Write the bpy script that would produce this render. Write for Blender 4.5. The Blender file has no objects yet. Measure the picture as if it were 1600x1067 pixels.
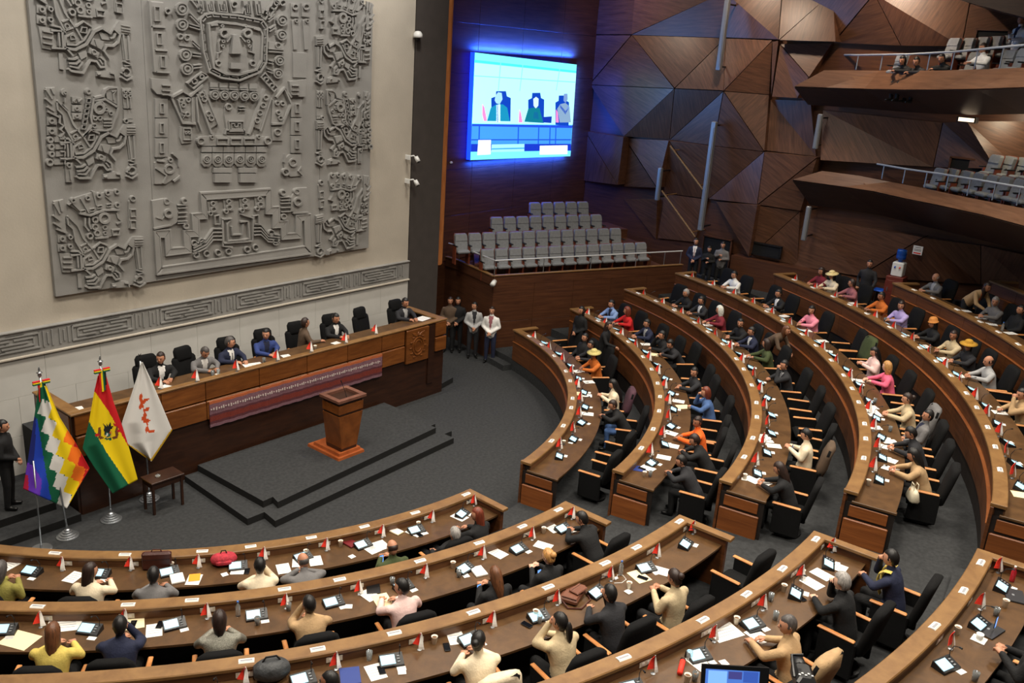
import bpy, bmesh, math, random
from mathutils import Vector, Matrix
random.seed(7)
S = bpy.context.scene
COL = S.collection
PI = math.pi
R_ = math.radians

# ------------------------------------------------------------------ camera
FPX = 1391.0
CAM = Vector((-12.08, -18.754, 9.312))
CR = Vector((0.63428, -0.77016, 0.06744))
CU = Vector((0.19711, 0.24544, 0.94916))
CF = Vector((0.74755, 0.58874, -0.30749))
cd = bpy.data.cameras.new('camera')
cam = bpy.data.objects.new('camera', cd)
COL.objects.link(cam)
cd.sensor_width = 36.0
cd.lens = 36.0 * FPX / 1600.0
cd.clip_end = 200
cam.matrix_world = Matrix(((CR.x, CU.x, -CF.x, CAM.x), (CR.y, CU.y, -CF.y, CAM.y), (CR.z, CU.z, -CF.z, CAM.z), (0, 0, 0, 1)))
S.camera = cam
S.view_settings.view_transform = 'Standard'
S.view_settings.look = 'None'
S.view_settings.gamma = 1.0
S.view_settings.use_curve_mapping = False
S.view_settings.exposure = 0.22

# ------------------------------------------------------------------ light
W = bpy.data.worlds.new('world')
S.world = W
W.use_nodes = True
W.node_tree.nodes['Background'].inputs[0].default_value = (1.0, 0.93, 0.85, 1)
W.node_tree.nodes['Background'].inputs[1].default_value = 0.06


def area(name, loc, target, size, power, color=(1, 0.92, 0.8), size_y=None, spread=180):
    l = bpy.data.lights.new(name, 'AREA')
    l.energy = power
    l.color = color
    l.size = size
    if size_y:
        l.shape = 'RECTANGLE'
        l.size_y = size_y
    l.spread = R_(spread)
    o = bpy.data.objects.new(name, l)
    COL.objects.link(o)
    o.location = loc
    o.rotation_euler = (Vector(target) - Vector(loc)).to_track_quat('-Z', 'Y').to_euler()
    return o


# rows of ceiling downlights over the chamber
for i, (x, y, p) in enumerate(((-9, -7, 330), (-3, -6, 330), (3, -6.5, 300), (9, -7.5, 240), (-8, -13, 420), (-1.5, -13, 420),
                               (5, -13, 380), (11, -12, 200), (-5, -18, 420), (2, -19, 400), (8.5, -18, 300))):
    area('ceiling_downlight_glow', (x, y, 13.4), (x, y, 0), 1.6, p * .84, (1, 0.91, 0.78), spread=130)
# wall washers above the stone relief
for x in (-7, -3, 1, 5):
    area('wall_washer_glow', (x, -2.2, 13.0), (x + .2, 0, 5.0), 1.2, 100, (1, 0.95, 0.88), size_y=.4, spread=140)
# spots above the faceted timber wall
for y, p in ((-1.0, 30), (-5.5, 55), (-10, 80)):
    area('timber_wall_spot_glow', (14.3, y, 13.0), (17, y, 9.0), .5, p, (1, 0.8, 0.6), spread=110)
# blue light added for the screen's glow; fixtures under the balcony soffits come last
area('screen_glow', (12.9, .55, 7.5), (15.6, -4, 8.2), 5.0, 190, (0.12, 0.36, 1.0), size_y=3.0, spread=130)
# added lights around the screen's rim that make the blue halo, no real lamps
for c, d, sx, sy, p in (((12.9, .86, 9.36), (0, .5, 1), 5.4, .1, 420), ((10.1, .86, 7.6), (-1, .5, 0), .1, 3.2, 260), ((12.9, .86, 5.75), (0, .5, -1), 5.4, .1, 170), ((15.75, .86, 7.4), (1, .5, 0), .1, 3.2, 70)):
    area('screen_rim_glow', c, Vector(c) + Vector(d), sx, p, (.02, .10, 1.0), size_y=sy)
area('balcony_lamp_glow', (15.6, -13.6, 8.6), (17, -13.2, 7.4), .3, 22, (1, 0.85, 0.6))
area('balcony_lamp_glow', (15.3, -12.4, 12.0), (16.0, -12.4, 9), .5, 60, (1, 0.88, 0.7))


# ------------------------------------------------------------------ geometry helpers
def ray(px, py):
    return CR * ((px - 800) / FPX) - CU * ((py - 533.5) / FPX) + CF


def at(px, py, z):
    """point of the horizontal plane z seen at a photo pixel"""
    d = ray(px, py)
    return CAM + d * ((z - CAM.z) / d.z)


def at_y(px, py, y):
    d = ray(px, py)
    return CAM + d * ((y - CAM.y) / d.y)


def at_x(px, py, x):
    d = ray(px, py)
    return CAM + d * ((x - CAM.x) / d.x)


def at_cyl(px, py, r):
    d = ray(px, py)
    a = d.x ** 2 + d.y ** 2
    b = 2 * (CAM.x * d.x + CAM.y * d.y)
    c = CAM.x ** 2 + CAM.y ** 2 - r * r
    return CAM + d * ((-b + math.sqrt(b * b - 4 * a * c)) / (2 * a))


def at_bal(px, py, r, gap=.02):
    p = at_cyl(px, py, r)
    return at_x(px, py, WX - gap) if p.x > WX - gap else p


def pol(r, deg, z=0.0):
    return Vector((r * math.cos(R_(deg)), r * math.sin(R_(deg)), z))


class MB:
    """collects boxes, bars, tubes, prisms; build() links them as ONE mesh object"""

    def __init__(s):
        s.v, s.f, s.m = [], [], []

    def add(s, vs, fs, mi=0):
        b = len(s.v)
        s.v += [tuple(p) for p in vs]
        s.f += [tuple(i + b for i in f) for f in fs]
        s.m += [mi] * len(fs)
        return s

    def hexa(s, p, mi=0):
        return s.add(p, [(0, 3, 2, 1), (4, 5, 6, 7), (0, 1, 5, 4), (1, 2, 6, 5), (2, 3, 7, 6), (3, 0, 4, 7)], mi)

    def box(s, c, d, mi=0, rz=0, bev=0.0, rx=0):
        x, y, z = d[0] / 2, d[1] / 2, d[2] / 2
        M = Matrix.Translation(c) @ Matrix.Rotation(rz, 4, 'Z') @ Matrix.Rotation(rx, 4, 'X')
        if bev <= 0:
            p = [(-x, -y, -z), (x, -y, -z), (x, y, -z), (-x, y, -z), (-x, -y, z), (x, -y, z), (x, y, z), (-x, y, z)]
            return s.hexa([M @ Vector(q) for q in p], mi)
        b = min(bev, x * .9, y * .9, z * .9)
        rings = []
        for zz, ins in ((-z, b), (-z + b, 0), (z - b, 0), (z, b)):
            X, Y = x - ins, y - ins
            c2 = b * .6
            rings.append([(-X + c2, -Y, zz), (X - c2, -Y, zz), (X, -Y + c2, zz), (X, Y - c2, zz), (X - c2, Y, zz), (-X + c2, Y, zz), (-X, Y - c2, zz), (-X, -Y + c2, zz)])
        return s.loft([[M @ Vector(q) for q in r] for r in rings], mi)

    def loft(s, rings, mi=0, cap=True, closed=True):
        n = len(rings[0])
        vs = [p for r in rings for p in r]
        fs = []
        for i in range(len(rings) - 1):
            for j in range(n if closed else n - 1):
                a, b = i * n + j, i * n + (j + 1) % n
                fs.append((a, b, b + n, a + n))
        if cap:
            fs.append(tuple(range(n - 1, -1, -1)))
            fs.append(tuple(range((len(rings) - 1) * n, len(rings) * n)))
        return s.add(vs, fs, mi)

    def tube(s, pts, rad, n=8, mi=0, flat=1.0):
        pts = [Vector(p) for p in pts]
        if not isinstance(rad, (list, tuple)):
            rad = [rad] * len(pts)
        rings = []
        for i, p in enumerate(pts):
            t = (pts[min(i + 1, len(pts) - 1)] - pts[max(i - 1, 0)]).normalized()
            up = Vector((0, 0, 1)) if abs(t.z) < .95 else Vector((0, 1, 0))
            a = t.cross(up).normalized()
            b = a.cross(t).normalized()
            rings.append([p + (a * math.cos(k * 2 * PI / n) + b * math.sin(k * 2 * PI / n) * flat) * rad[i] for k in range(n)])
        return s.loft(rings, mi)

    def lathe(s, prof, n=16, c=(0, 0, 0), mi=0):
        c = Vector(c)
        return s.loft([[c + Vector((max(r, 1e-4) * math.cos(k * 2 * PI / n), max(r, 1e-4) * math.sin(k * 2 * PI / n), z)) for k in range(n)] for r, z in prof], mi)

    def prism(s, poly, z0, z1, mi=0):
        n = len(poly)
        a = sum(poly[i][0] * poly[(i + 1) % n][1] - poly[(i + 1) % n][0] * poly[i][1] for i in range(n))
        if a < 0:
            poly = poly[::-1]
        return s.loft([[Vector((p[0], p[1], z0)) for p in poly], [Vector((p[0], p[1], z1)) for p in poly]], mi)

    def arc(s, prof, a0, a1, step=1.5, mi=0, warp=None):
        """sweep a closed (radius, z) profile about the hall's centre between two angles"""
        n = max(1, int(math.ceil(abs(a1 - a0) / step)))
        rings = []
        for i in range(n + 1):
            a = a0 + (a1 - a0) * i / n
            rings.append([pol(r, a, z) for r, z in prof])
        return s.loft(rings, mi)

    def build(s, name, mats, parent=None, smooth=False, loc=None, rz=0):
        me = bpy.data.meshes.new(name)
        me.from_pydata(s.v, [], s.f)
        if not isinstance(mats, (list, tuple)):
            mats = [mats]
        for m in mats:
            me.materials.append(m)
        me.polygons.foreach_set('material_index', s.m)
        bm = bmesh.new()
        bm.from_mesh(me)
        bmesh.ops.recalc_face_normals(bm, faces=bm.faces)
        bm.to_mesh(me)
        bm.free()
        if smooth:
            me.polygons.foreach_set('use_smooth', [True] * len(me.polygons))
        me.update()
        return link(name, me, parent, loc, rz)


def link(name, me, parent=None, loc=None, rz=0):
    o = bpy.data.objects.new(name, me)
    COL.objects.link(o)
    if parent:
        o.parent = parent
    if loc is not None:
        o.location = loc
    o.rotation_euler[2] = rz
    return o


def tag(o, label=None, cat=None, group=None, kind=None):
    for k, v in (('label', label), ('category', cat), ('group', group), ('kind', kind)):
        if v:
            o[k] = v
    return o


def empty(name, loc, rz=0, label=None, cat=None, group=None):
    o = bpy.data.objects.new(name, None)
    COL.objects.link(o)
    o.location = loc
    o.rotation_euler = (0, 0, rz)
    o.empty_display_size = .1
    return tag(o, label, cat, group)


def kids(o):
    return KIDS.get(o.name, [])


KIDS = {}


def register(o):
    """remember the parts of a finished prototype so that copies need no scene search"""
    KIDS[o.name] = [c for c in COL.objects if c.parent == o]
    for c in KIDS[o.name]:
        KIDS[c.name] = [g for g in COL.objects if g.parent == c]
    return o


def copy_tree(o, parent=None):
    c = o.copy()
    COL.objects.link(c)
    c.parent = parent
    for ch in kids(o):
        copy_tree(ch, c)
    return c


class Stamp:
    """first use returns the prototype itself, later uses copies of it and its parts"""

    def __init__(s, proto):
        s.p, s.used = register(proto), False

    def put(s, loc, rz, label, cat, group=None):
        o = s.p if not s.used else copy_tree(s.p)
        s.used = True
        o.location = loc
        o.rotation_euler = (0, 0, rz)
        tag(o, label, cat, group)
        return o


ORD = ['zeroth', 'first', 'second', 'third', 'fourth', 'fifth', 'sixth', 'seventh', 'eighth', 'ninth', 'tenth', 'eleventh', 'twelfth',
       'thirteenth', 'fourteenth', 'fifteenth', 'sixteenth', 'seventeenth', 'eighteenth']


# ------------------------------------------------------------------ materials
def lin(c):
    return tuple((v / 255 / 12.92 if v / 255 <= .04045 else ((v / 255 + .055) / 1.055) ** 2.4) for v in c) + (1.0,)


MATS = {}


def mat(name, col, rough=.6, metal=0.0, noise=0.0, nscale=8.0, bump=0.0, bscale=60.0, emit=0.0, coat=0.0, trans=0.0, spec=.5):
    if name in MATS:
        return MATS[name]
    m = bpy.data.materials.new(name)
    m.use_nodes = True
    nt = m.node_tree
    b = nt.nodes['Principled BSDF']
    c = lin(col)
    b.inputs['Base Color'].default_value = c
    b.inputs['Roughness'].default_value = rough
    b.inputs['Metallic'].default_value = metal
    b.inputs['Coat Weight'].default_value = coat
    b.inputs['Specular IOR Level'].default_value = spec
    b.inputs['Transmission Weight'].default_value = trans
    if emit:
        b.inputs['Emission Color'].default_value = c
        b.inputs['Emission Strength'].default_value = emit
    tc = nt.nodes.new('ShaderNodeTexCoord')
    if noise:
        n = nt.nodes.new('ShaderNodeTexNoise')
        n.inputs['Scale'].default_value = nscale
        n.inputs['Detail'].default_value = 4
        nt.links.new(tc.outputs['Object'], n.inputs['Vector'])
        r = nt.nodes.new('ShaderNodeValToRGB')
        r.color_ramp.elements[0].position = .3
        r.color_ramp.elements[1].position = .7
        r.color_ramp.elements[0].color = tuple(v * (1 - noise) for v in c[:3]) + (1,)
        r.color_ramp.elements[1].color = tuple(min(1, v * (1 + noise)) for v in c[:3]) + (1,)
        nt.links.new(n.outputs['Fac'], r.inputs['Fac'])
        nt.links.new(r.outputs['Color'], b.inputs['Base Color'])
    if bump:
        n2 = nt.nodes.new('ShaderNodeTexNoise')
        n2.inputs['Scale'].default_value = bscale
        n2.inputs['Detail'].default_value = 3
        nt.links.new(tc.outputs['Object'], n2.inputs['Vector'])
        bp = nt.nodes.new('ShaderNodeBump')
        bp.inputs['Strength'].default_value = bump
        bp.inputs['Distance'].default_value = .02
        nt.links.new(n2.outputs['Fac'], bp.inputs['Height'])
        nt.links.new(bp.outputs['Normal'], b.inputs['Normal'])
    MATS[name] = m
    return m


def wood(name, c1, c2, scale=(1.2, 1.2, 22), rough=.45, turn=False, coat=.06, vary=.12):
    """fine straight grain; turn=True lays the grain at a different angle on each panel"""
    if name in MATS:
        return MATS[name]
    m = bpy.data.materials.new(name)
    m.use_nodes = True
    nt = m.node_tree
    b = nt.nodes['Principled BSDF']
    b.inputs['Roughness'].default_value = rough
    b.inputs['Coat Weight'].default_value = coat
    b.inputs['Coat Roughness'].default_value = .35
    tc = nt.nodes.new('ShaderNodeTexCoord')
    src = tc.outputs['Object']
    oi = nt.nodes.new('ShaderNodeObjectInfo')
    if turn:
        rot = nt.nodes.new('ShaderNodeVectorRotate')
        rot.rotation_type = 'X_AXIS'
        mul = nt.nodes.new('ShaderNodeMath')
        mul.operation = 'MULTIPLY'
        mul.inputs[1].default_value = 3.1
        nt.links.new(oi.outputs['Random'], mul.inputs[0])
        nt.links.new(mul.outputs[0], rot.inputs['Angle'])
        nt.links.new(src, rot.inputs['Vector'])
        src = rot.outputs[0]
    mp = nt.nodes.new('ShaderNodeMapping')
    mp.inputs['Scale'].default_value = scale
    nt.links.new(src, mp.inputs['Vector'])
    n = nt.nodes.new('ShaderNodeTexNoise')
    n.inputs['Scale'].default_value = 1.0
    n.inputs['Detail'].default_value = 6
    n.inputs['Roughness'].default_value = .65
    n.inputs['Distortion'].default_value = .4
    nt.links.new(mp.outputs[0], n.inputs['Vector'])
    r = nt.nodes.new('ShaderNodeValToRGB')
    r.color_ramp.elements[0].position = .32
    r.color_ramp.elements[1].position = .68
    r.color_ramp.elements[0].color = lin(c1)
    r.color_ramp.elements[1].color = lin(c2)
    nt.links.new(n.outputs['Fac'], r.inputs['Fac'])
    hs = nt.nodes.new('ShaderNodeHueSaturation')
    mr = nt.nodes.new('ShaderNodeMapRange')
    mr.inputs['To Min'].default_value = 1 - vary
    mr.inputs['To Max'].default_value = 1 + vary
    nt.links.new(oi.outputs['Random'], mr.inputs['Value'])
    nt.links.new(mr.outputs[0], hs.inputs['Value'])
    nt.links.new(r.outputs['Color'], hs.inputs['Color'])
    nt.links.new(hs.outputs['Color'], b.inputs['Base Color'])
    bp = nt.nodes.new('ShaderNodeBump')
    bp.inputs['Strength'].default_value = .12
    bp.inputs['Distance'].default_value = .01
    nt.links.new(n.outputs['Fac'], bp.inputs['Height'])
    nt.links.new(bp.outputs['Normal'], b.inputs['Normal'])
    MATS[name] = m
    return m


M_front = wood('desk_front_wood', (76, 43, 21), (114, 67, 34))
M_ledge = wood('desk_ledge_wood', (112, 78, 42), (140, 104, 60), scale=(3, 3, 20), vary=.05)
M_top = wood('desk_top_wood', (72, 50, 29), (98, 70, 42), scale=(4, 4, 20), rough=.35, vary=.05)
M_end = wood('desk_end_wood', (112, 60, 24), (146, 84, 38))
M_plinth = mat('plinth_dark', (30, 22, 18), .6, noise=.2)
M_arm = wood('armrest_wood', (186, 118, 62), (214, 148, 88), scale=(6, 6, 20), vary=.06)
M_carpet = mat('carpet_grey', (58, 59, 60), .95, noise=.18, nscale=14, bump=.35, bscale=220, spec=.1)
M_carpet_edge = mat('carpet_edge_black', (14, 14, 14), .9)
M_black = mat('black_fabric', (13, 13, 14), .9, noise=.25, nscale=30, bump=.2, bscale=150, spec=.25)
M_plaster = mat('plaster_beige', (190, 181, 166), .85, noise=.07, nscale=1.2, bump=.15, bscale=20)
M_plaster2 = mat('plaster_pale', (206, 203, 196), .8, noise=.05, nscale=2)
M_stone = mat('relief_stone', (146, 144, 140), .85, noise=.10, nscale=1.6, bump=.12, bscale=30)
M_wallwood = wood('wall_timber', (66, 37, 22), (94, 57, 35), scale=(1.0, 1.0, 14), rough=.45, vary=.03)
M_facet = wood('facet_timber', (72, 46, 32), (108, 73, 52), scale=(2.5, 1.2, 16), rough=.42, turn=True, vary=.12)
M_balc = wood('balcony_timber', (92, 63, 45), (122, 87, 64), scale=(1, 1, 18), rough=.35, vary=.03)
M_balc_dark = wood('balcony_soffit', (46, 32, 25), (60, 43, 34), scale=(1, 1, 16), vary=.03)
M_pier = mat('pier_dark_grey', (70, 64, 60), .7, noise=.1, nscale=3)
M_rost = wood('rostrum_wood', (96, 52, 20), (134, 80, 36), scale=(1.5, 1.5, 10), rough=.35)
M_rost_dark = wood('rostrum_dark_wood', (40, 22, 14), (58, 33, 20), scale=(1.5, 1.5, 10), rough=.4)
M_lect = wood('lectern_wood', (104, 56, 20), (140, 80, 34), scale=(4, 4, 3), rough=.3)
M_lect_base = wood('lectern_base_wood', (136, 68, 32), (164, 88, 46), scale=(4, 4, 3), rough=.3)
M_steel = mat('brushed_steel', (176, 180, 184), .35, metal=.9)
M_alu = mat('aluminium_grey', (150, 154, 158), .45, metal=.6)
M_white = mat('white_paper', (236, 234, 228), .7)
M_cream = mat('cream_paper', (238, 224, 182), .7)
M_plast = mat('white_plastic', (226, 226, 222), .4)
M_dkplast = mat('black_plastic', (20, 20, 22), .4)
M_screen = mat('console_screen', (158, 204, 224), .3, emit=.8)
M_red = mat('flag_red', (238, 56, 36), .7)
M_flagwhite = mat('flag_white', (236, 232, 226), .7)
M_seatgrey = mat('seat_grey_fabric', (128, 130, 132), .9, noise=.1, nscale=12, bump=.2, bscale=120)
M_seatwood = wood('seat_shell_wood', (104, 48, 30), (132, 66, 42), scale=(5, 5, 10))
M_opening = mat('dark_opening', (8, 8, 9), .9)
M_glass = mat('clear_glass', (235, 240, 240), .05, trans=.85)
M_juice = mat('orange_juice', (240, 150, 30), .2)
M_cup = mat('paper_cup', (232, 224, 206), .6)

# ------------------------------------------------------------------ hall layout (metres, centre of the desk arcs at the origin)
RAD = [0, 8.80, 10.87, 12.97, 15.05, 17.20, 19.12, 21.20]
LED = [0, 1.312, 1.783, 2.263, 2.678, 3.109, 3.600, 4.060]      # ledge top of each row
FLR = [0] + [z - .95 for z in LED[1:]]                          # tier floor of each row
WX = 17.0                                                       # right timber wall
WY = 1.1                                                        # wall behind the screen
GA = Vector((8.55, -1.60, 0))                                   # corner of the side gallery
GD = Vector((math.cos(R_(-22.5)), math.sin(R_(-22.5)), 0))      # along its front
GN = Vector((-GD.y, GD.x, 0))                                   # into it
GH = 2.75


def struct(o, label, cat):
    return tag(o, label, cat, kind='structure')


# floor of the pit
m = MB()
m.prism([(-19, -26), (WX, -26), (WX, WY), (-19, WY)], -.3, 0)
struct(m.build('floor', M_carpet), 'dark grey carpeted floor of the open pit before the rostrum', 'floor')


# stepped tiers that carry the desk rows
def gal_ang(r):
    """angle at which the circle r meets the gallery front"""
    b = GA.x * GD.x + GA.y * GD.y
    c = GA.x ** 2 + GA.y ** 2 - r * r
    t = -b + math.sqrt(max(0, b * b - c))
    p = GA + GD * t
    return math.degrees(math.atan2(p.y, p.x))


for k in range(1, 8):
    r0 = RAD[k] + (.02 if k > 1 else -.02)
    r1 = RAD[k + 1] + .10 if k < 7 else 25.0
    m = MB()
    n = 96
    rings = []
    for i in range(n + 1):
        row = []
        for r in (r0, r1):
            ae = gal_ang(r) - .2 if r < 16.5 else -14
            a = -172 + (ae + 172) * i / n
            rr = min(r, (WX - .01) / max(.01, math.cos(R_(a))) if math.cos(R_(a)) > 0 else 99)
            row.append((rr, a))
        (ra, aa), (rb, ab) = row
        rings.append([pol(ra, aa, 0.0), pol(rb, ab, 0.0), pol(rb, ab, FLR[k]), pol(ra, aa, FLR[k])])
    m.loft(rings)
    for f in range(len(m.f)):
        pass
    o = m.build('floor_tier', [M_carpet])
    struct(o, '%s carpeted tier under the curved desk rows, counted from the pit' % ORD[k], 'floor')

# half steps in the aisle between the two banks and beside the gallery
for k in range(1, 7):
    lo = FLR[k - 1] if k > 1 else 0.0
    hgt = (FLR[k] - lo) / 2
    m = MB()
    m.arc([(RAD[k] - .33, lo), (RAD[k] - .03, lo), (RAD[k] - .03, lo + hgt), (RAD[k] - .33, lo + hgt)], -90 + k * .9, -81.6 + .0 * k, 1)
    struct(m.build('aisle_step', M_carpet, None), 'carpeted half step in the aisle leading up to the %s tier' % ORD[k], 'step')
    if k < 5:
        m = MB()
        m.arc([(RAD[k] - .33, lo), (RAD[k] - .03, lo), (RAD[k] - .03, lo + hgt), (RAD[k] - .33, lo + hgt)], -18.0, gal_ang(RAD[k] - .3) - .6, 1)
        struct(m.build('aisle_step', M_carpet, None), 'carpeted half step beside the gallery front, up to the %s tier' % ORD[k], 'step')

# ------------------------------------------------------------------ walls
m = MB()
m.box((-6.3, .25, 8.2), (25.4, .5, 11.6))
wl = m.build('wall_left', M_plaster)
struct(wl, 'beige plaster wall that carries the big stone relief', 'wall')
# pale lower wall of large blocks under the frieze
zb = 2.62
for j in range(3):
    for i in range(14):
        m = MB()
        w = 1.2
        x0 = -10.3 + i * w + (.6 if j % 2 else 0)
        x1 = min(x0 + w - .005, 6.4)
        if x1 - x0 < .1:
            continue
        h = zb / 3
        m.box(((x0 + x1) / 2, -.02, h * j + h / 2), (x1 - x0, .05, h - .005), bev=.002)
        m.build('wall_block', M_plaster2, wl)
m = MB()
m.box((-6.3, .06, 1.25), (25.4, .12, 2.5))
m.build('wall_base', mat('joint_grey', (176, 172, 164), .9), wl)

m = MB()
m.box((7.05, .1, 7.0), (1.25, .3, 14.0))
struct(m.build('wall_pier', M_pier), 'dark grey pier at the right end of the relief wall', 'wall')
m = MB()
m.box((7.77, .12, 7.8), (.17, .3, 9.9), bev=.02)
m.box((7.93, .2, 7.8), (.10, .3, 9.9), bev=.02)
struct(m.build('trim_1', wood('trim_wood', (150, 88, 44), (182, 116, 64), scale=(6, 6, 1.5))), 'orange brown timber strip on the edge of the grey pier', 'trim')

m = MB()
m.box(((7.8 + WX) / 2 + .2, WY + .2, 7.0), (WX - 7.4, .4, 14.0))
wb = m.build('wall_back', M_wallwood)
struct(wb, 'dark brown timber wall behind the video screen and gallery seats', 'wall')
# boards of that wall: long horizontal veneer sheets
for j in range(7):
    for i in range(4):
        m = MB()
        z0 = 2.6 + j * 1.5
        x0 = 8.05 + i * 2.24
        m.box((x0 + 1.115, WY - .01, z0 + .75), (2.228, .05, 1.492), bev=.004)
        m.build('veneer_panel', M_wallwood, wb)

m = MB()
m.box((WX + .2, -12.5, 7.0), (.4, 28.4, 14.0))
wr = m.build('wall_right', M_wallwood)
struct(wr, 'tall brown timber wall of folded triangular panels behind the desks', 'wall')
m = MB()
m.box((-1.0, -12.5, 13.9), (37, 29, .2))
struct(m.build('ceiling', mat('ceiling_dark', (92, 80, 70), .9)), 'dark ceiling over the chamber', 'ceiling')

# ------------------------------------------------------------------ folded triangular panels of the right wall
def Z3(x, y):
    return (900 + x / 2.54, y / 2.54)


def Z4(x, y):
    return (1200 + x / 2.32, y / 2.32)


def facet(zf, *vs):
    m = MB()
    fr, bk = [], []
    for x, y, h in vs:
        px, py = zf(x, y)
        p = at_x(px, py, WX - h - .03)
        fr.append(p)
        bk.append(Vector((WX - .002, p.y, p.z)))
    m.loft([bk, fr])
    return m.build('timber_panel', M_facet, wr)


FAC = [
    ((0, -30, .05), (235, -30, .25), (220, 136, .3), (-20, 136, .05)),
    ((235, -30, .25), (590, -30, .5), (220, 136, .3)), ((590, -30, .5), (590, 150, .15), (222, 138, .3)),
    ((0, 140, .05), (218, 140, .3), (52, 333, .08)),
    ((222, 140, .3), (388, 350, .9), (56, 335, .1)),
    ((58, 338, .1), (388, 353, .9), (190, 541, .3)), ((389, 354, .9), (370, 553, .2), (192, 541, .3)),
    ((224, 140, .3), (590, 152, .15), (391, 348, .9)), ((592, 154, .15), (585, 358, .9), (393, 350, .9)),
    ((592, 152, .1), (778, 160, .3), (587, 358, .9)), ((779, 163, .3), (766, 374, .2), (589, 360, .9)),
    ((392, 353, .9), (583, 362, .9), (372, 553, .2)), ((583, 365, .9), (545, 577, .5), (373, 555, .2)),
    ((586, 365, .9), (744, 600, .5), (548, 578, .5)), ((588, 363, .9), (766, 377, .2), (747, 598, .5)),
    ((38, 520, .05), (188, 545, .6), (165, 733, .6)), ((36, 523, .05), (163, 733, .6), (28, 716, .05)),
    ((195, 548, .1), (367, 558, .65), (322, 745, .7)), ((192, 550, .05), (319, 745, .6), (190, 740, .05)),
    ((371, 560, .6), (744, 603, .5), (527, 788, .1)), ((369, 562, .6), (524, 788, .1), (348, 766, .1)),
    ((747, 603, .5), (718, 810, .5), (528, 789, .1)), ((749, 603, .5), (955, 625, .35), (721, 810, .5)),
    ((719, 815, .75), (685, 1017, .5), (556, 800, .1)), ((725, 812, .5), (955, 630, .6), (890, 836, .3)),
    ((724, 817, .5), (888, 838, .2), (690, 1017, .2)), ((888, 841, .2), (878, 1050, .05), (692, 1019, .2)),
    ((352, 769, .1), (520, 792, .1), (470, 960, .05), (325, 945, .05)), ((190, 790, .03), (322, 790, .2), (316, 948, .03)),
    ((820, -30, .1), (1016, -30, .1), (805, 158, .6)), ((1018, -30, .1), (1030, 165, .6), (808, 159, .6)),
    ((812, 175, .2), (1016, 172, .1), (925, 305, .5)), ((810, 178, .2), (922, 307, .5), (878, 389, .5), (778, 383, .5)),
    ((592, -30, .5), (816, -30, .1), (803, 156, .3), (594, 148, .15)), ((780, 166, .3), (803, 162, .3), (774, 380, .4)),
    ((770, 395, .05), (930, 400, .25), (952, 620, .05), (750, 596, .3)),
]
for t in FAC:
    facet(Z3, *t)
for t in [((240, 155, .1), (385, -20, .7), (480, 165, .15)), ((388, -20, .7), (735, -20, .1), (700, 168, .35), (483, 165, .15)),
          ((738, -10, .3), (930, 60, .1), (930, 170, .1), (703, 168, .35)), ((110, -20, .1), (380, -20, .7), (238, 150, .1)),
          ((635, 445, .05), (718, 440, .6), (822, 612, .5), (600, 605, .05)), ((721, 440, .6), (940, 440, .1), (940, 640, .1), (825, 612, .5)),
          ((150, 790, .05), (560, 860, .5), (330, 1000, .08), (20, 950, .05)), ((563, 862, .5), (770, 890, .1), (770, 1030, .1), (335, 1002, .08)),
          ((200, 400, .05), (632, 445, .05), (597, 605, .05), (190, 580, .4)), ((773, 890, .1), (960, 930, .3), (960, 1060, .1), (773, 1030, .1))]:
    facet(Z4, *t)

# light bars fixed to that wall
for i, (a, b, w) in enumerate((((1138, 0), (1122, 110), .16), ((1116, 190), (1095, 360), .16), ((1032, 262), (1027, 313), .14),
                               ((1281, 178), (1275, 233), .14), ((1263, 322), (1257, 376), .14))):
    p, q = at_x(a[0], a[1], WX - 1.05), at_x(b[0], b[1], WX - 1.05)
    if i >= 3:
        p, q = at_x(a[0], a[1], WX - .75), at_x(b[0], b[1], WX - .75)
    m = MB()
    zc = (p.z + q.z) / 2
    yc = (p.y + q.y) / 2
    root = empty('light_bar', (p.x, yc, q.z), 0, ['long grey light bar high on the folded timber wall', 'long grey light bar hanging above the doorway',
                 'short grey light bar left of the doorway bar', 'short grey light bar under the upper balcony tip', 'short grey light bar under the lower balcony tip'][i], 'light bar')
    h = p.z - q.z
    m.box((0, 0, h / 2), (w, w, h), bev=.02)
    m.build('housing', M_alu, root)
    for e in (.12, h - .12):
        m = MB()
        m.box((.35, 0, e), (.7, .04, .05))
        m.build('bracket', M_dkplast, root)
    m = MB()
    m.box((-w / 2 - .005, 0, h / 2), (.02, w * .5, h * .9))
    m.build('lens_strip', M_alu, root)

# slim handrails that slant along the wall
for a, b, lab in (((1047, 228), (1098, 296), 'upper slanting brown handrail on the folded timber wall'), ((1034, 298), (1086, 370), 'lower slanting brown handrail on the folded timber wall')):
    p, q = at_x(a[0], a[1], WX - .95), at_x(b[0], b[1], WX - .95)
    m = MB()
    m.tube([p, q], .035, 6)
    o = m.build('handrail', M_ledge)
    tag(o, lab, 'handrail')
    for f in (.1, .9):
        m = MB()
        c = p.lerp(q, f)
        m.tube([c, c + Vector((.95, 0, 0))], .02, 6)
        m.build('bracket', M_ledge, o)

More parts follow.
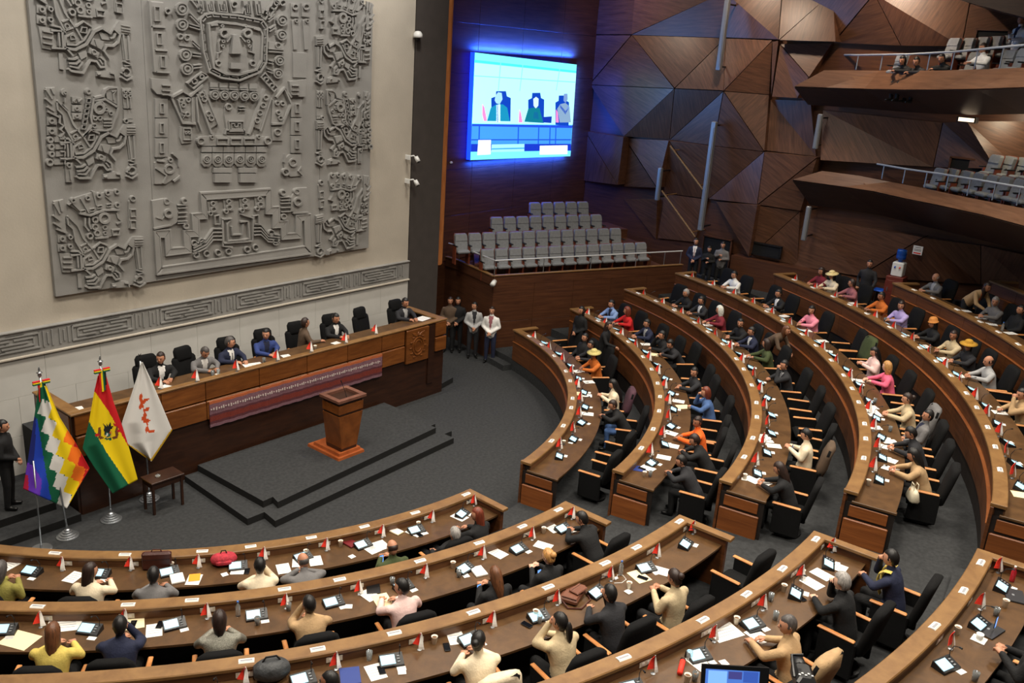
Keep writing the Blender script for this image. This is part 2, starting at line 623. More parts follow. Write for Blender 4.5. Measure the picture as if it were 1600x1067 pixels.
# doorway and dark vent openings in the wall
for (x0, y0, x1, y1), X, nm, lab, cat in (((1101, 367, 1136, 436), WX - .12, 'door_1', 'dark open doorway in the timber wall behind three standing people', 'door'),
                              ((1174, 377, 1219, 404), WX - .3, 'wall_monitor', 'black rectangular monitor low on the timber wall right of the doorway', 'monitor'),
                              ((1487, 245, 1553, 278), WX - .3, 'door_2', 'dark low opening behind the lower balcony seats', 'door'),
                              ((1527, 46, 1590, 72), WX - .3, 'door_3', 'dark low opening behind the upper balcony seats', 'door')):
    a, b = at_x(x0, y0, X), at_x(x1, y1, X)
    m = MB()
    yc, zc, w, h = (a.y + b.y) / 2, (a.z + b.z) / 2, abs(a.y - b.y), abs(a.z - b.z)
    m.box((X, yc, zc), (.08, w, h))
    o = m.build(nm, M_opening)
    tag(o, lab, cat, kind=None if nm == 'wall_monitor' else 'structure')
    for dy, dz, sy, sz in ((-w / 2, 0, .05, h), (w / 2, 0, .05, h), (0, h / 2, w + .05, .05)) + (((0, -h / 2, w + .05, .05),) if nm == 'wall_monitor' else ()):
        m = MB()
        m.box((X - .03, yc + dy, zc + dz), (.1, sy, sz))
        m.build('frame', M_dkplast if nm == 'wall_monitor' else M_wallwood, o)

# low wainscot along the foot of the right wall
m = MB()
m.box((WX - .33, -9.2, 2.55), (.5, 7.0, 1.25))
struct(m.build('trim_2', M_wallwood), 'low timber wainscot at the foot of the right wall', 'trim')

# ------------------------------------------------------------------ side gallery with theatre seats
def gp(al, off, z=0.0):
    return GA + GD * al + GN * off + Vector((0, 0, z))


poly = [gp(0, 0), gp(7.35, 0), gp(7.6, 3.2), Vector((16.9, WY, 0)), Vector((9.25, WY, 0)), Vector((9.2, .45, 0))]
m = MB()
m.prism([(p.x, p.y) for p in poly], 0, 2.42)
gal = m.build('gallery_base', M_wallwood)
struct(gal, 'brown timber base of the side gallery under the grey seats', 'gallery')
# parapet rim
for i in range(-2, 1):
    pts = [Vector((9.25, WY - .04, 0)), Vector((9.2, .45, 0)), gp(0, 0), gp(7.35, 0)]
    a, b = pts[i + 2], pts[i + 3]
    d = (b - a)
    m = MB()
    rz = math.atan2(d.y, d.x)
    c = (a + b) / 2
    m.box((c.x, c.y, 2.57), (d.length, .08, .30), rz=rz)
    m.build('parapet', M_wallwood, gal)
    m = MB()
    m.box((c.x, c.y, 2.735), (d.length + .06, .13, .035), rz=rz, bev=.008)
    m.build('parapet_cap', M_ledge, gal)
# veneer sheets on its front
for j in range(2):
    for i in range(5):
        m = MB()
        c = gp(.735 + i * 1.47, -.02, .62 + j * 1.22)
        m.box(c, (1.462, .03, 1.21), rz=math.atan2(GD.y, GD.x), bev=.004)
        m.build('veneer_panel', M_wallwood, gal)
for j in range(4):
    off = .35 + j * .8
    m = MB()
    z = 2.42 + [0, .36, .70, 1.02][j]
    if j:
        lo = [0, -.1, 1.1, 3.0][j]
        pl = [gp(lo, off), gp(6.9, off), gp(6.9, 4.1), gp(max(lo, 1.8), 3.9), gp(max(lo, .8), 3.1)]
        pl = [p if p.y < WY - .02 else Vector((p.x, WY - .02, 0)) for p in pl]
        m.prism([(p.x, p.y) for p in pl], 2.42, z)
        struct(m.build('floor_tier', M_wallwood), '%s step of the side gallery seating, from its parapet' % ORD[j + 1], 'floor')

# theatre seat prototype
t = empty('theatre_seat', (0, 0, 0))
m = MB()
m.box((0, .02, .42), (.43, .44, .12), bev=.04)
m.build('seat', M_seatgrey, t, smooth=False)
m = MB()
m.loft([[Vector((x * w, y + (z - .4) * -.22, z)) for x, y in ((-1, -.05), (1, -.05), (1, .045), (-1, .045))] for z, w in ((.40, .2), (.44, .215), (.66, .215), (.90, .205), (.95, .18))])
b_ = m.build('backrest', M_seatgrey, t)
m = MB()
m.loft([[Vector((x * w, y + (z - .4) * -.22, z)) for x, y in ((-1, .04), (1, .04), (1, .062), (-1, .062))] for z, w in ((.74, .2), (.76, .21), (.90, .20), (.925, .18))])
m.build('head_pad', M_seatgrey, b_)
m = MB()
m.loft([[Vector((x * w, y + (z - .4) * -.22, z)) for x, y in ((-1, -.075), (1, -.075), (1, -.05), (-1, -.05))] for z, w in ((.3, .2), (.44, .225), (.9, .215), (.96, .19))])
m.build('back_shell', M_seatwood, b_)
for sx in (-1, 1):
    m = MB()
    m.box((sx * .235, .03, .60), (.045, .36, .035), bev=.01)
    m.build('armrest', M_dkplast, t)
    m = MB()
    m.box((sx * .235, -.02, .29), (.03, .22, .58))
    m.build('leg', M_seatwood, t)
TS = Stamp(t)
grz = math.atan2(-GN.y, -GN.x) - PI / 2
for j, (n, a0, z) in enumerate(((13, .15, 2.42), (13, -.42, 2.78), (9, 1.25, 3.12), (5, 3.15, 3.44))):
    for i in range(n):
        p = gp(a0 + i * .497, .72 + j * .8, z)
        TS.put(p, grz, 'grey theatre seat, %s from the left in the %s gallery row below the screen' % (ORD[i + 1], ['front', 'second', 'third', 'top'][j]), 'seat', 'grey seats of the side gallery')

# gallery rail
t = empty('gallery_rail', gp(0, 0, GH), 0, 'slim pale metal rail along the front of the side gallery', 'railing')
def rel(p):
    return p - t.location
for a, b in ((at(692.5, 374.5, 3.25), at(734, 384, 3.25)),):
    pass
rp = [Vector((9.25, WY - .1, 3.2)), Vector((9.2, .45, 3.2)), gp(.05, .05, 3.2), gp(7.35, .05, 3.2)]
m = MB()
m.tube([rel(p) for p in rp], .022, 6)
m.build('handrail', mat('rail_pale', (206, 208, 208), .4), t)
for p in [gp(a, .05, 2.74) for a in (.05, 1.8, 3.6, 5.4, 6.6, 7.3)] + [Vector((9.2, .45, 2.74))]:
    m = MB()
    m.tube([rel(p), rel(p + Vector((0, 0, .45)))], .014, 6)
    m.build('post', M_steel, t)

# ------------------------------------------------------------------ video screen
# corner points lie on the wall plane; the picture is what the screen shows
SC = [at_y(742, 82, WY - .30), at_y(901, 101, WY - .30), at_y(891, 244, WY - .30), at_y(735, 250, WY - .30)]


def sp(u, v, d=0.0):
    """u right, v down in the 1011x1067 close-up of the picture -> point on the screen"""
    a, b, c, e = (72, 68), (962, 186), (900, 980), (28, 1010)
    # inverse bilinear by a few newton steps
    s_, t_ = .5, .5
    for _ in range(12):
        x = (1 - s_) * (1 - t_) * a[0] + s_ * (1 - t_) * b[0] + s_ * t_ * c[0] + (1 - s_) * t_ * e[0]
        y = (1 - s_) * (1 - t_) * a[1] + s_ * (1 - t_) * b[1] + s_ * t_ * c[1] + (1 - s_) * t_ * e[1]
        dxs = (1 - t_) * (b[0] - a[0]) + t_ * (c[0] - e[0])
        dys = (1 - t_) * (b[1] - a[1]) + t_ * (c[1] - e[1])
        dxt = (1 - s_) * (e[0] - a[0]) + s_ * (c[0] - b[0])
        dyt = (1 - s_) * (e[1] - a[1]) + s_ * (c[1] - b[1])
        D = dxs * dyt - dxt * dys
        ex, ey = u - x, v - y
        s_ += (ex * dyt - dxt * ey) / D
        t_ += (dxs * ey - dys * ex) / D
    p = SC[0] * ((1 - s_) * (1 - t_)) + SC[1] * (s_ * (1 - t_)) + SC[2] * (s_ * t_) + SC[3] * ((1 - s_) * t_)
    return p + Vector((0, -d, 0))


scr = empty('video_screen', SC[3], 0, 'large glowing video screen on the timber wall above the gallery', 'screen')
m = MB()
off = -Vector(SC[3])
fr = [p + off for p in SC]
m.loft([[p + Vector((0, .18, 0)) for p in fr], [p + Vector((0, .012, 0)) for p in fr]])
m.build('cabinet', [mat('screen_cabinet', (6, 30, 220), .5, emit=7.0)], scr)  # blue emission added to the cabinet sides to tint the wall around it
for bx in (.8, 2.8, 4.8):
    m = MB()
    m.box((bx, .25, 1.6), (.12, .2, 2.2))
    m.build('wall_bracket', M_dkplast, scr)
PIC = []
SCOL = {}


def pic(col, pts, d):
    PIC.append((col, [sp(x, y, d) + off for x, y in pts]))


SB = [(72, 68), (962, 186), (900, 980), (28, 1010)]
pic((120, 235, 240), SB, .002)
pic((70, 215, 235), [(70, 130), (958, 238), (957, 256), (69, 152)], .004)
pic((170, 240, 238), [(69, 155), (957, 258), (924, 700), (44, 680)], .004)
pic((120, 225, 232), [(64, 262), (950, 330), (949, 338), (64, 270)], .005)
for x0, x1 in ((275, 250), (462, 430), (800, 760)):
    y0 = 74 + (x0 - 72) * .1326
    pic((120, 225, 232), [(x0, y0), (x0 + 7, y0), (x1 + 5, 400), (x1, 400)], .005)
pic((30, 70, 200), [(44, 685), (922, 706), (918, 730), (42, 705)], .005)
pic((60, 140, 225), [(42, 705), (918, 730), (906, 880), (34, 870)], .004)
for x in (95, 415, 595, 700, 755):
    pic((25, 80, 200), [(x, 706), (x + 10, 706), (x + 4, 870), (x - 6, 870)], .005)
pic((25, 70, 190), [(36, 822), (910, 828), (909, 838), (35, 832)], .005)
pic((20, 50, 180), [(34, 865), (907, 870), (905, 935), (30, 935)], .005)
pic((110, 220, 240), [(30, 935), (905, 930), (900, 980), (28, 1010)], .005)
pic((225, 240, 240), [(90, 830), (190, 830), (186, 960), (80, 966)], .006)
pic((150, 225, 240), [(195, 870), (470, 868), (468, 935), (190, 940)], .006)
pic((60, 150, 225), [(195, 905), (470, 900), (468, 912), (190, 917)], .007)
pic((225, 240, 240), [(608, 885), (872, 882), (870, 962), (606, 966)], .006)
for cx, y0, w in ((275, 400, 80), (577, 418, 72), (820, 445, 66)):
    pic((10, 60, 170), [(cx - w, y0 + 60), (cx - w * .55, y0 + 45), (cx - w * .5, y0), (cx + w * .5, y0), (cx + w * .6, y0 + 45), (cx + w, y0 + 60), (cx + w * .95, y0 + 265), (cx - w, y0 + 255)], .006)
for pts, c in (([(160, 660), (190, 545), (235, 515), (290, 515), (325, 545), (345, 665)], (20, 130, 170)), ([(236, 520), (268, 515), (266, 670), (234, 668)], (230, 240, 240)),
               ([(240, 520), (250, 520), (250, 670), (238, 670)], (10, 50, 120)), ([(228, 440), (250, 408), (280, 415), (286, 470), (262, 515), (235, 505), (222, 480)], (150, 200, 215)),
               ([(470, 670), (505, 555), (560, 545), (605, 550), (640, 680)], (10, 110, 130)), ([(550, 470), (575, 452), (598, 470), (595, 530), (572, 555), (552, 530)], (190, 215, 225)),
               ([(555, 585), (590, 585), (600, 650), (550, 640)], (20, 50, 140)), ([(635, 630), (720, 625), (715, 684), (640, 678)], (15, 50, 160)),
               ([(770, 560), (800, 520), (850, 510), (890, 540), (905, 680), (795, 680)], (120, 150, 180)), ([(835, 430), (870, 430), (872, 480), (852, 510), (832, 490)], (110, 140, 190)),
               ([(800, 525), (850, 580), (880, 530), (885, 555), (850, 610), (795, 545)], (20, 60, 150)),
               ([(125, 510), (140, 540), (160, 660), (135, 660), (122, 600)], (250, 130, 190)), ([(428, 560), (440, 590), (455, 675), (420, 675)], (250, 130, 190)),
               ([(760, 565), (775, 590), (785, 680), (758, 678)], (250, 130, 190))):
    pic(c, pts, .008)
mats, idx = [], {}
m = MB()
for c, pts in PIC:
    if c not in idx:
        idx[c] = len(mats)
        mats.append(mat('screen_%d_%d_%d' % c, c, .4, emit=1.2))
    m.add(pts, [tuple(range(len(pts)))], idx[c])
me = bpy.data.meshes.new('picture')
me.from_pydata(m.v, [], m.f)
for q in mats:
    me.materials.append(q)
me.polygons.foreach_set('material_index', m.m)
link('picture', me, scr)

# ------------------------------------------------------------------ balconies on the right
def balcony(nm, tip, top, bot, RB, lab, lab2):
    """tip: front edge; top: upper edge of the sloped parapet; bot: lower edge of the soffit; all as photo points"""
    P1 = [at_bal(x, y, RB, .95) for x, y in tip]
    P2 = [at_bal(x, y, RB + .45, .80) for x, y in top]
    P3 = [at_bal(x, y, RB + 1.5, .25) for x, y in bot]
    n = min(len(P1), len(P2), len(P3))
    t = empty(nm, (WX, P1[0].y, P1[0].z), 0, lab, 'balcony')
    L = Vector(t.location)
    ins = Vector((.06, .0, -.06))
    m = MB()
    m.loft([[P1[i] - L, P2[i] - L, P2[i] - L + Vector((0, 0, -.08)), P1[i] - L + Vector((.1, 0, -.05))] for i in range(n)])
    m.build('parapet_slope', M_balc, t)
    m = MB()
    m.loft([[P1[i] - L + Vector((.01, 0, -.04)), P3[i] - L, P3[i] - L + Vector((0, 0, .3)), P1[i] - L + Vector((.12, 0, -.02))] for i in range(n)])
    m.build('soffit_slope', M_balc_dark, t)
    m = MB()
    ring = []
    for i in range(n):
        a = P2[i] - L
        zf = P2[i].z - .25 - L.z
        b = Vector((WX - .05 - L.x, a.y, zf))
        b0 = Vector((a.x, a.y, zf))
        ring.append([b0, b, b + Vector((0, 0, -.25)), b0 + Vector((0, 0, -.25))])
    m.loft(ring)
    m.build('deck', M_carpet, t)
    return t, P1, P2


q = 4.1026
low_tip = [(1220 + x / q, 200 + y / q) for x, y in ((75, 330), (400, 375), (600, 405), (800, 450), (1000, 490), (1300, 555), (1559, 625), (1700, 665))]
low_top = [(1220 + x / q, 200 + y / q) for x, y in ((265, 275), (500, 305), (700, 345), (900, 382), (1100, 425), (1350, 475), (1559, 515), (1700, 545))]
low_bot = [(1220 + x / q, 200 + y / q) for x, y in ((190, 495), (400, 520), (650, 560), (900, 625), (1050, 660), (1350, 735), (1600, 800), (1750, 840))]
q2 = 4.2105
up_tip = [(1220 + x / q2, y / q2) for x, y in ((90, 567), (300, 575), (550, 583), (800, 588), (1050, 588), (1300, 583), (1600, 572), (1750, 566))]
up_top = [(1220 + x / q2, y / q2) for x, y in ((285, 462), (450, 463), (650, 465), (850, 465), (1080, 463), (1330, 455), (1600, 445), (1750, 440))]
up_bot = [(1220 + x / q2, y / q2) for x, y in ((180, 690), (350, 700), (580, 715), (800, 735), (1050, 750), (1250, 755), (1600, 750), (1750, 745))]
bl, L1, L2 = balcony('lower_balcony', low_tip, low_top, low_bot, 18.9, 'lower curved brown balcony jutting from the timber wall', '')
bu, U1, U2 = balcony('upper_balcony', up_tip, up_top, up_bot, 18.4, 'upper curved brown balcony jutting from the timber wall', '')
# ceiling overhang seen in the top right corner
m = MB()
c0 = [at_x(x, y, WX - 3.2) for x, y in ((1470, -60), (1500, 0), (1600, 27), (1760, 60))]
m.loft([[p, p + Vector((3.1, 0, .0)), p + Vector((3.1, 0, 1.2)), p + Vector((0, 0, 1.2))] for p in c0])
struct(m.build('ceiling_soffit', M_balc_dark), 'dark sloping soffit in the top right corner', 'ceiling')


def rail(nm, pts, RB, base, lab, posts):
    P = [at_cyl(x, y, RB) for x, y in pts]
    t = empty(nm, P[0] + Vector((0, 0, -.6)), 0, lab, 'railing')
    L = Vector(t.location)
    m = MB()
    m.tube([p - L for p in P], .03, 6)
    m.build('handrail', mat('rail_grey', (168, 174, 180), .4), t)
    for x, y0, y1 in posts:
        a, b = at_cyl(x, y0, RB), at_cyl(x, y1, RB)
        m = MB()
        m.tube([a - L, Vector((a.x, a.y, b.z)) - L], .018, 6)
        m.build('post', M_alu, t)


zz = lambda x, y: (1220 + x / q, 200 + y / q)
rail('balcony_rail', [zz(*p) for p in ((618, 230), (800, 262), (1000, 290), (1250, 330), (1559, 382), (1700, 408))], 19.4, 0,
     'grey metal rail on the lower balcony', [(zz(x, 0)[0], zz(0, a)[1], zz(0, b)[1]) for x, a, b in ((665, 235, 330), (800, 262, 358), (940, 282, 385), (1078, 302, 408), (1218, 325, 440), (1380, 352, 470), (1540, 380, 505))])
zz2 = lambda x, y: (1220 + x / q2, y / q2)
rail('balcony_rail', [zz2(*p) for p in ((338, 360), (520, 362), (850, 357), (1150, 340), (1400, 315), (1600, 297), (1750, 285))], 18.9, 0,
     'grey metal rail on the upper balcony', [(zz2(x, 0)[0], zz2(0, a)[1], zz2(0, b)[1]) for x, a, b in ((365, 362, 460), (512, 362, 460), (672, 360, 462), (830, 358, 462), (985, 350, 462), (1145, 342, 460), (1300, 325, 455), (1470, 308, 452))])
# balcony seats
for lev, spots in (('lower', [(985, 380), (1060, 385), (1150, 400), (1235, 415), (1320, 432), (1400, 445), (1490, 462), (1560, 478)]), ('lower back', [(1340, 300), (1425, 310), (1510, 320), (1600, 330)])):
    for i, (x, y) in enumerate(spots):
        px, py = zz(x, y)
        p = at_bal(px, py, 20.3 if lev == 'lower' else 21.2, .95)
        p.z -= .40
        a = math.atan2(p.y, p.x)
        TS.put(p, a + PI / 2, 'grey theatre seat, %s from the left in the %s row of the lower balcony' % (ORD[i + 1], 'front' if lev == 'lower' else 'back'), 'seat', 'grey seats of the lower balcony')
for lev, spots in (('front', [(775, 430), (1250, 425), (1480, 415), (1570, 405)]), ('back', [(1115, 330), (1210, 330), (1300, 325), (1385, 320), (1470, 315), (1555, 310)])):
    for i, (x, y) in enumerate(spots):
        px, py = zz2(x, y)
        p = at_bal(px, py, 19.8 if lev == 'front' else 20.7, .95)
        p.z -= .62
        a = math.atan2(p.y, p.x)
        TS.put(p, a + PI / 2, 'grey theatre seat, %s from the left in the %s row of the upper balcony' % (ORD[i + 1], lev), 'seat', 'grey seats of the upper balcony')
# lamp box under the upper balcony
p = at_x(1512, 187, WX - 1.2)
m = MB()
m.box(p, (.3, .5, .16), bev=.01)
o = m.build('soffit_lamp', M_dkplast)
tag(o, 'square ceiling lamp under the upper balcony', 'lamp')
m = MB()
m.box(p + Vector((-.16, 0, 0)), (.03, .4, .1))
m.build('diffuser', mat('lamp_diffuser', (255, 226, 190), .5, emit=2.0), o)

# ------------------------------------------------------------------ curved desk rows
R_END = {1: (-80.9, -18.1), 2: (-81.4, -18.3), 3: (-81.7, -18.5), 4: (-81.1, -18.8), 5: (-80.9, -27.0), 6: (-64.0, -37.0), 7: (-50.0, -41.0)}
L_END = {1: (-150.0, -92.6), 2: (-143.0, -91.0), 3: (-138.0, -89.7), 4: (-114.0, -88.3), 5: (-101.0, -87.0)}
M_socket = mat('socket_plate', (214, 208, 190), .5)
M_inner = wood('desk_inner_wood', (88, 56, 32), (112, 74, 44), scale=(3, 3, 20), vary=.04)
SEATS = {}


def spread_(a0, a1, n):
    return [a0 + (a1 - a0) * i / (n - 1) for i in range(n)]


SEATS['R1'] = spread_(-74.3, -24.0, 9)
SEATS['R2'] = spread_(-75.6, -22.0, 11)
SEATS['R3'] = spread_(-77.0, -22.0, 13)
SEATS['R4'] = spread_(-76.6, -21.5, 15)
SEATS['R5'] = spread_(-76.2, -30.0, 15)
SEATS['R6'] = spread_(-61.0, -40.0, 8)
SEATS['L1'] = [-95.4 - i * 6.45 for i in range(8)]
SEATS['L2'] = [-93.2 - i * 5.45 for i in range(9)]
SEATS['L3'] = [-91.3 - i * 4.6 for i in range(8)]
SEATS['L4'] = [-89.7 - i * 4.1 for i in range(5)]
SEATS['L5'] = [-88.4 - i * 3.85 for i in range(3)]


def ring_prof(r0, r1, z0, z1):
    return [(r0, z0), (r1, z0), (r1, z1), (r0, z1)]


def desk_row(bank, k):
    R, L, F = RAD[k], LED[k], FLR[k]
    lo = FLR[k - 1] if k > 1 else 0.0
    a0, a1 = (R_END if bank == 'R' else L_END)[k]
    t = empty('curved_desk', (0, 0, F), 0,
              ('%s curved brown wooden desk row of the right bank, counted from the pit' if bank == 'R' else '%s curved brown wooden desk row of the near bank, counted from the pit') % ORD[k], 'desk', 'curved desk rows')
    S0 = -F

    def arc(nm, r0, r1, z0, z1, b0, b1, mt, step=1.2):
        m = MB()
        m.arc(ring_prof(r0, r1, z0 + S0, z1 + S0), b0, b1, step)
        return m.build(nm, mt, t)
    arc('plinth', R + .0, R + .10, lo, F + .02, a0, a1, M_plinth)
    arc('core', R + .02, R + .14, F, L - .06, a0, a1, M_plinth)
    m = MB()
    m.arc([(R - .05, L - .05 + S0), (R - .035, L - .06 + S0), (R + .165, L - .06 + S0), (R + .18, L - .05 + S0), (R + .18, L - .012 + S0), (R + .168, L + S0), (R - .038, L + S0), (R - .05, L - .012 + S0)], a0, a1, 1.0)
    m.build('ledge', M_ledge, t)
    arc('ledge_inner_face', R + .14, R + .165, L - .18, L - .06, a0, a1, M_inner)
    ds = 1 / R * 57.3
    t0 = a0 + (.0 if bank == 'R' else .1 * ds)
    m = MB()
    m.arc(ring_prof(R + .15, R + .80, L - .21 + S0, L - .175 + S0), t0, a1, 1.0)
    m.build('desktop', M_top, t)
    arc('modesty_panel', R + .30, R + .33, F, L - .21, a0 + .3, a1 - .3, M_plinth)
    # front panels, upper fascia and lower raised panels
    n = max(1, int(round((a1 - a0) / ds / 1.12))) if bank == 'R' else 3
    for i in range(n):
        b0 = a0 + (a1 - a0) * i / n
        b1 = a0 + (a1 - a0) * (i + 1) / n
        g = .006 * ds
        arc('fascia_panel', R - .012, R + .02, L - .36, L - .06, b0 + g, b1 - g, M_front, 1.0)
        m = MB()
        zl = max(F - .02, lo + .02)
        m.arc([(R - .03, zl + S0), (R + .02, zl + S0), (R + .02, L - .385 + S0), (R - .035, L - .385 + S0), (R - .05, L - .40 + S0)], b0 + g, b1 - g, 1.0)
        m.build('front_panel', M_front, t)
    m = MB()
    m.arc([(R - .05, L - .40 + S0), (R + .02, L - .40 + S0), (R + .02, L - .37 + S0), (R - .058, L - .375 + S0), (R - .066, L - .385 + S0)], a0, a1, 1.0)
    m.build('dado_strip', M_end, t)  # paler wood stands for the highlight along the lower panels' top edge
    # ends
    for a, side in ((a0, -1), (a1, 1)):
        if (bank == 'L' and side == -1) or k == 7 and side == -1 or k == 6 and side == -1:
            continue
        u = pol(1, a)
        v = Vector((-u.y, u.x, 0)) * side       # outwards along the arc
        rz = R_(a)

        def ebox(nm, s0, s1, e0, e1, z0, z1, mt, bev=0.0):
            m = MB()
            c = u * (R + (s0 + s1) / 2) + v * ((e0 + e1) / 2)
            m.box((c.x, c.y, (z0 + z1) / 2 + S0), (s1 - s0, abs(e1 - e0), z1 - z0), rz=rz, bev=bev)
            return m.build(nm, mt, t)
        if bank == 'R' and side == -1:
            # open end with two framed panels
            ebox('end_panel', -.03, .80, 0, .03, lo, L - .21, M_plinth)
            ebox('desktop_edge', .10, .82, -.02, .05, L - .215, L - .17, M_top, .006)
            ebox('ledge_end', -.06, .18, -.02, .05, L - .06, L + .002, M_ledge, .006)
            ebox('end_upper_panel', .08, .70, .03, .05, L - .46, L - .25, M_end, .008)
            ebox('end_lower_panel', .02, .74, .03, .075, L - 1.0, L - .50, M_end, .015)
            ebox('end_trim', -.05, .0, .0, .06, L - 1.0, L - .06, M_front, .006)
        else:
            # raised rim that closes the desktop
            ln = .95 if bank == 'L' else .80
            ebox('end_panel', -.02, .86, -.05, .03, lo, L - .05, M_front)
            ebox('end_rim', -.05, ln, -.10, .05, L - .055, L + .001, M_ledge, .008)
            ebox('end_upper_panel', .08, .72, .03, .05, L - .46, L - .12, M_front, .008)
            ebox('end_lower_panel', .02, .74, .03, .07, L - 1.0, L - .50, M_front, .015)
    # power sockets on the inner face of the ledge
    if bank == 'L' or k in (1, 2):
        for a in SEATS.get('%s%d' % (bank, k), []):
            for da in (1.0, 1.35) if bank == 'L' else ():
                a2 = a + da / 2.1 * 6.0 * 8.8 / R * .55
                c = pol(R + .168, a2, L - .115 + S0)
                m = MB()
                m.box(c, (.008, .115, .075), rz=R_(a2), bev=.003)
                s_ = m.build('socket_plate', M_socket, t)
                m = MB()
                m.box(pol(R + .173, a2, L - .115 + S0), (.006, .04, .035), rz=R_(a2))
                m.build('socket', M_plast, s_)
    return t


for k in range(1, 8):
    desk_row('R', k)
for k in range(1, 6):
    desk_row('L', k)

# ------------------------------------------------------------------ stone relief on the left wall
PY = -.10      # face of the slab


class Relief:
    """raised ridges, slabs and rings on the wall; traced points are turned into wall metres"""

    def __init__(s, zf, scale=1.0):
        s.zf, s.m = zf, MB()

    def w(s, x, y, h):
        h *= .8
        px, py = s.zf(x, y)
        p = at_y(px, py, PY)
        return Vector((p.x, PY - h, p.z))

    def slab(s, pts, h, b=0.0):
        n = len(pts)
        f0 = [s.w(x, y, b) for x, y in pts]
        c = sum(f0, Vector()) / n
        f1 = [p + (c - p) * .03 + Vector((0, -(h - b) * .8, 0)) for p in f0]
        s.m.loft([f0, f1])

    def line(s, pts, wd, h, b=0.0, closed=False):
        """ridge of width wd metres along the traced points"""
        P = [s.w(x, y, 0) for x, y in pts]
        if closed:
            P = P + [P[0]]
        rings = []
        n = len(P)
        for i, p in enumerate(P):
            if closed:
                t = P[1] - P[n - 2] if i in (0, n - 1) else P[i + 1] - P[i - 1]
            else:
                t = P[min(i + 1, n - 1)] - P[max(i - 1, 0)]
            t = Vector((t.x, 0, t.z)).normalized()
            q = Vector((-t.z, 0, t.x)) * wd / 2
            rings.append([Vector((p.x, PY - b * .8, p.z)) + q, Vector((p.x, PY - b * .8, p.z)) - q, Vector((p.x, PY - h * .8, p.z)) - q * .7, Vector((p.x, PY - h * .8, p.z)) + q * .7])
        s.m.loft(rings)

    def ring(s, x, y, r, wd, h, b=0.0, n=14, ry=None):
        s.line([(x + r * math.cos(i * 2 * PI / n), y + (ry or r) * math.sin(i * 2 * PI / n)) for i in range(n)], wd, h, b, True)

    def disc(s, x, y, r, h, b=0.0, n=14):
        s.slab([(x + r * math.cos(i * 2 * PI / n), y + r * math.sin(i * 2 * PI / n)) for i in range(n)], h, b)

    def rect(s, x0, y0, x1, y1, h, b=0.0):
        s.slab([(x0, y0), (x1, y0), (x1, y1), (x0, y1)], h, b)


tl, br = at_y(87, 463, PY), at_y(575, 388, PY)
trc = at_y(584, 8, PY)
px0, px1, pz0, pz1 = tl.x, (br.x + trc.x) / 2, (tl.z + br.z) / 2, trc.z
rp_ = empty('relief_panel', ((px0 + px1) / 2, 0, pz0), 0, 'huge grey stone relief panel with staff bearers and a frontal face on the left wall', 'relief')
ROFF = -Vector(rp_.location)


def put(rl, nm, label=None):
    rl.m.v = [tuple(Vector(p) + ROFF) for p in rl.m.v]
    o = rl.m.build(nm, M_stone, rp_)
    if label:
        o['label'] = label
    return o


# backing slabs with fine joints
xs = [px0, px0 + (px1 - px0) * .262, px0 + (px1 - px0) * .80, px1]
for i in range(3):
    m = MB()
    m.box(((xs[i] + xs[i + 1]) / 2 + ROFF.x, PY / 2, (pz1 - pz0) / 2), (xs[i + 1] - xs[i] - .006, -PY, pz1 - pz0), bev=.006)
    m.build('backing_slab', M_stone, rp_)

# --- winged bearer with a bird's head (middle row) ---
B = Relief(lambda x, y: (60 + x / 6.669, 130 + y / 6.669))
H1, H2 = .05, .10


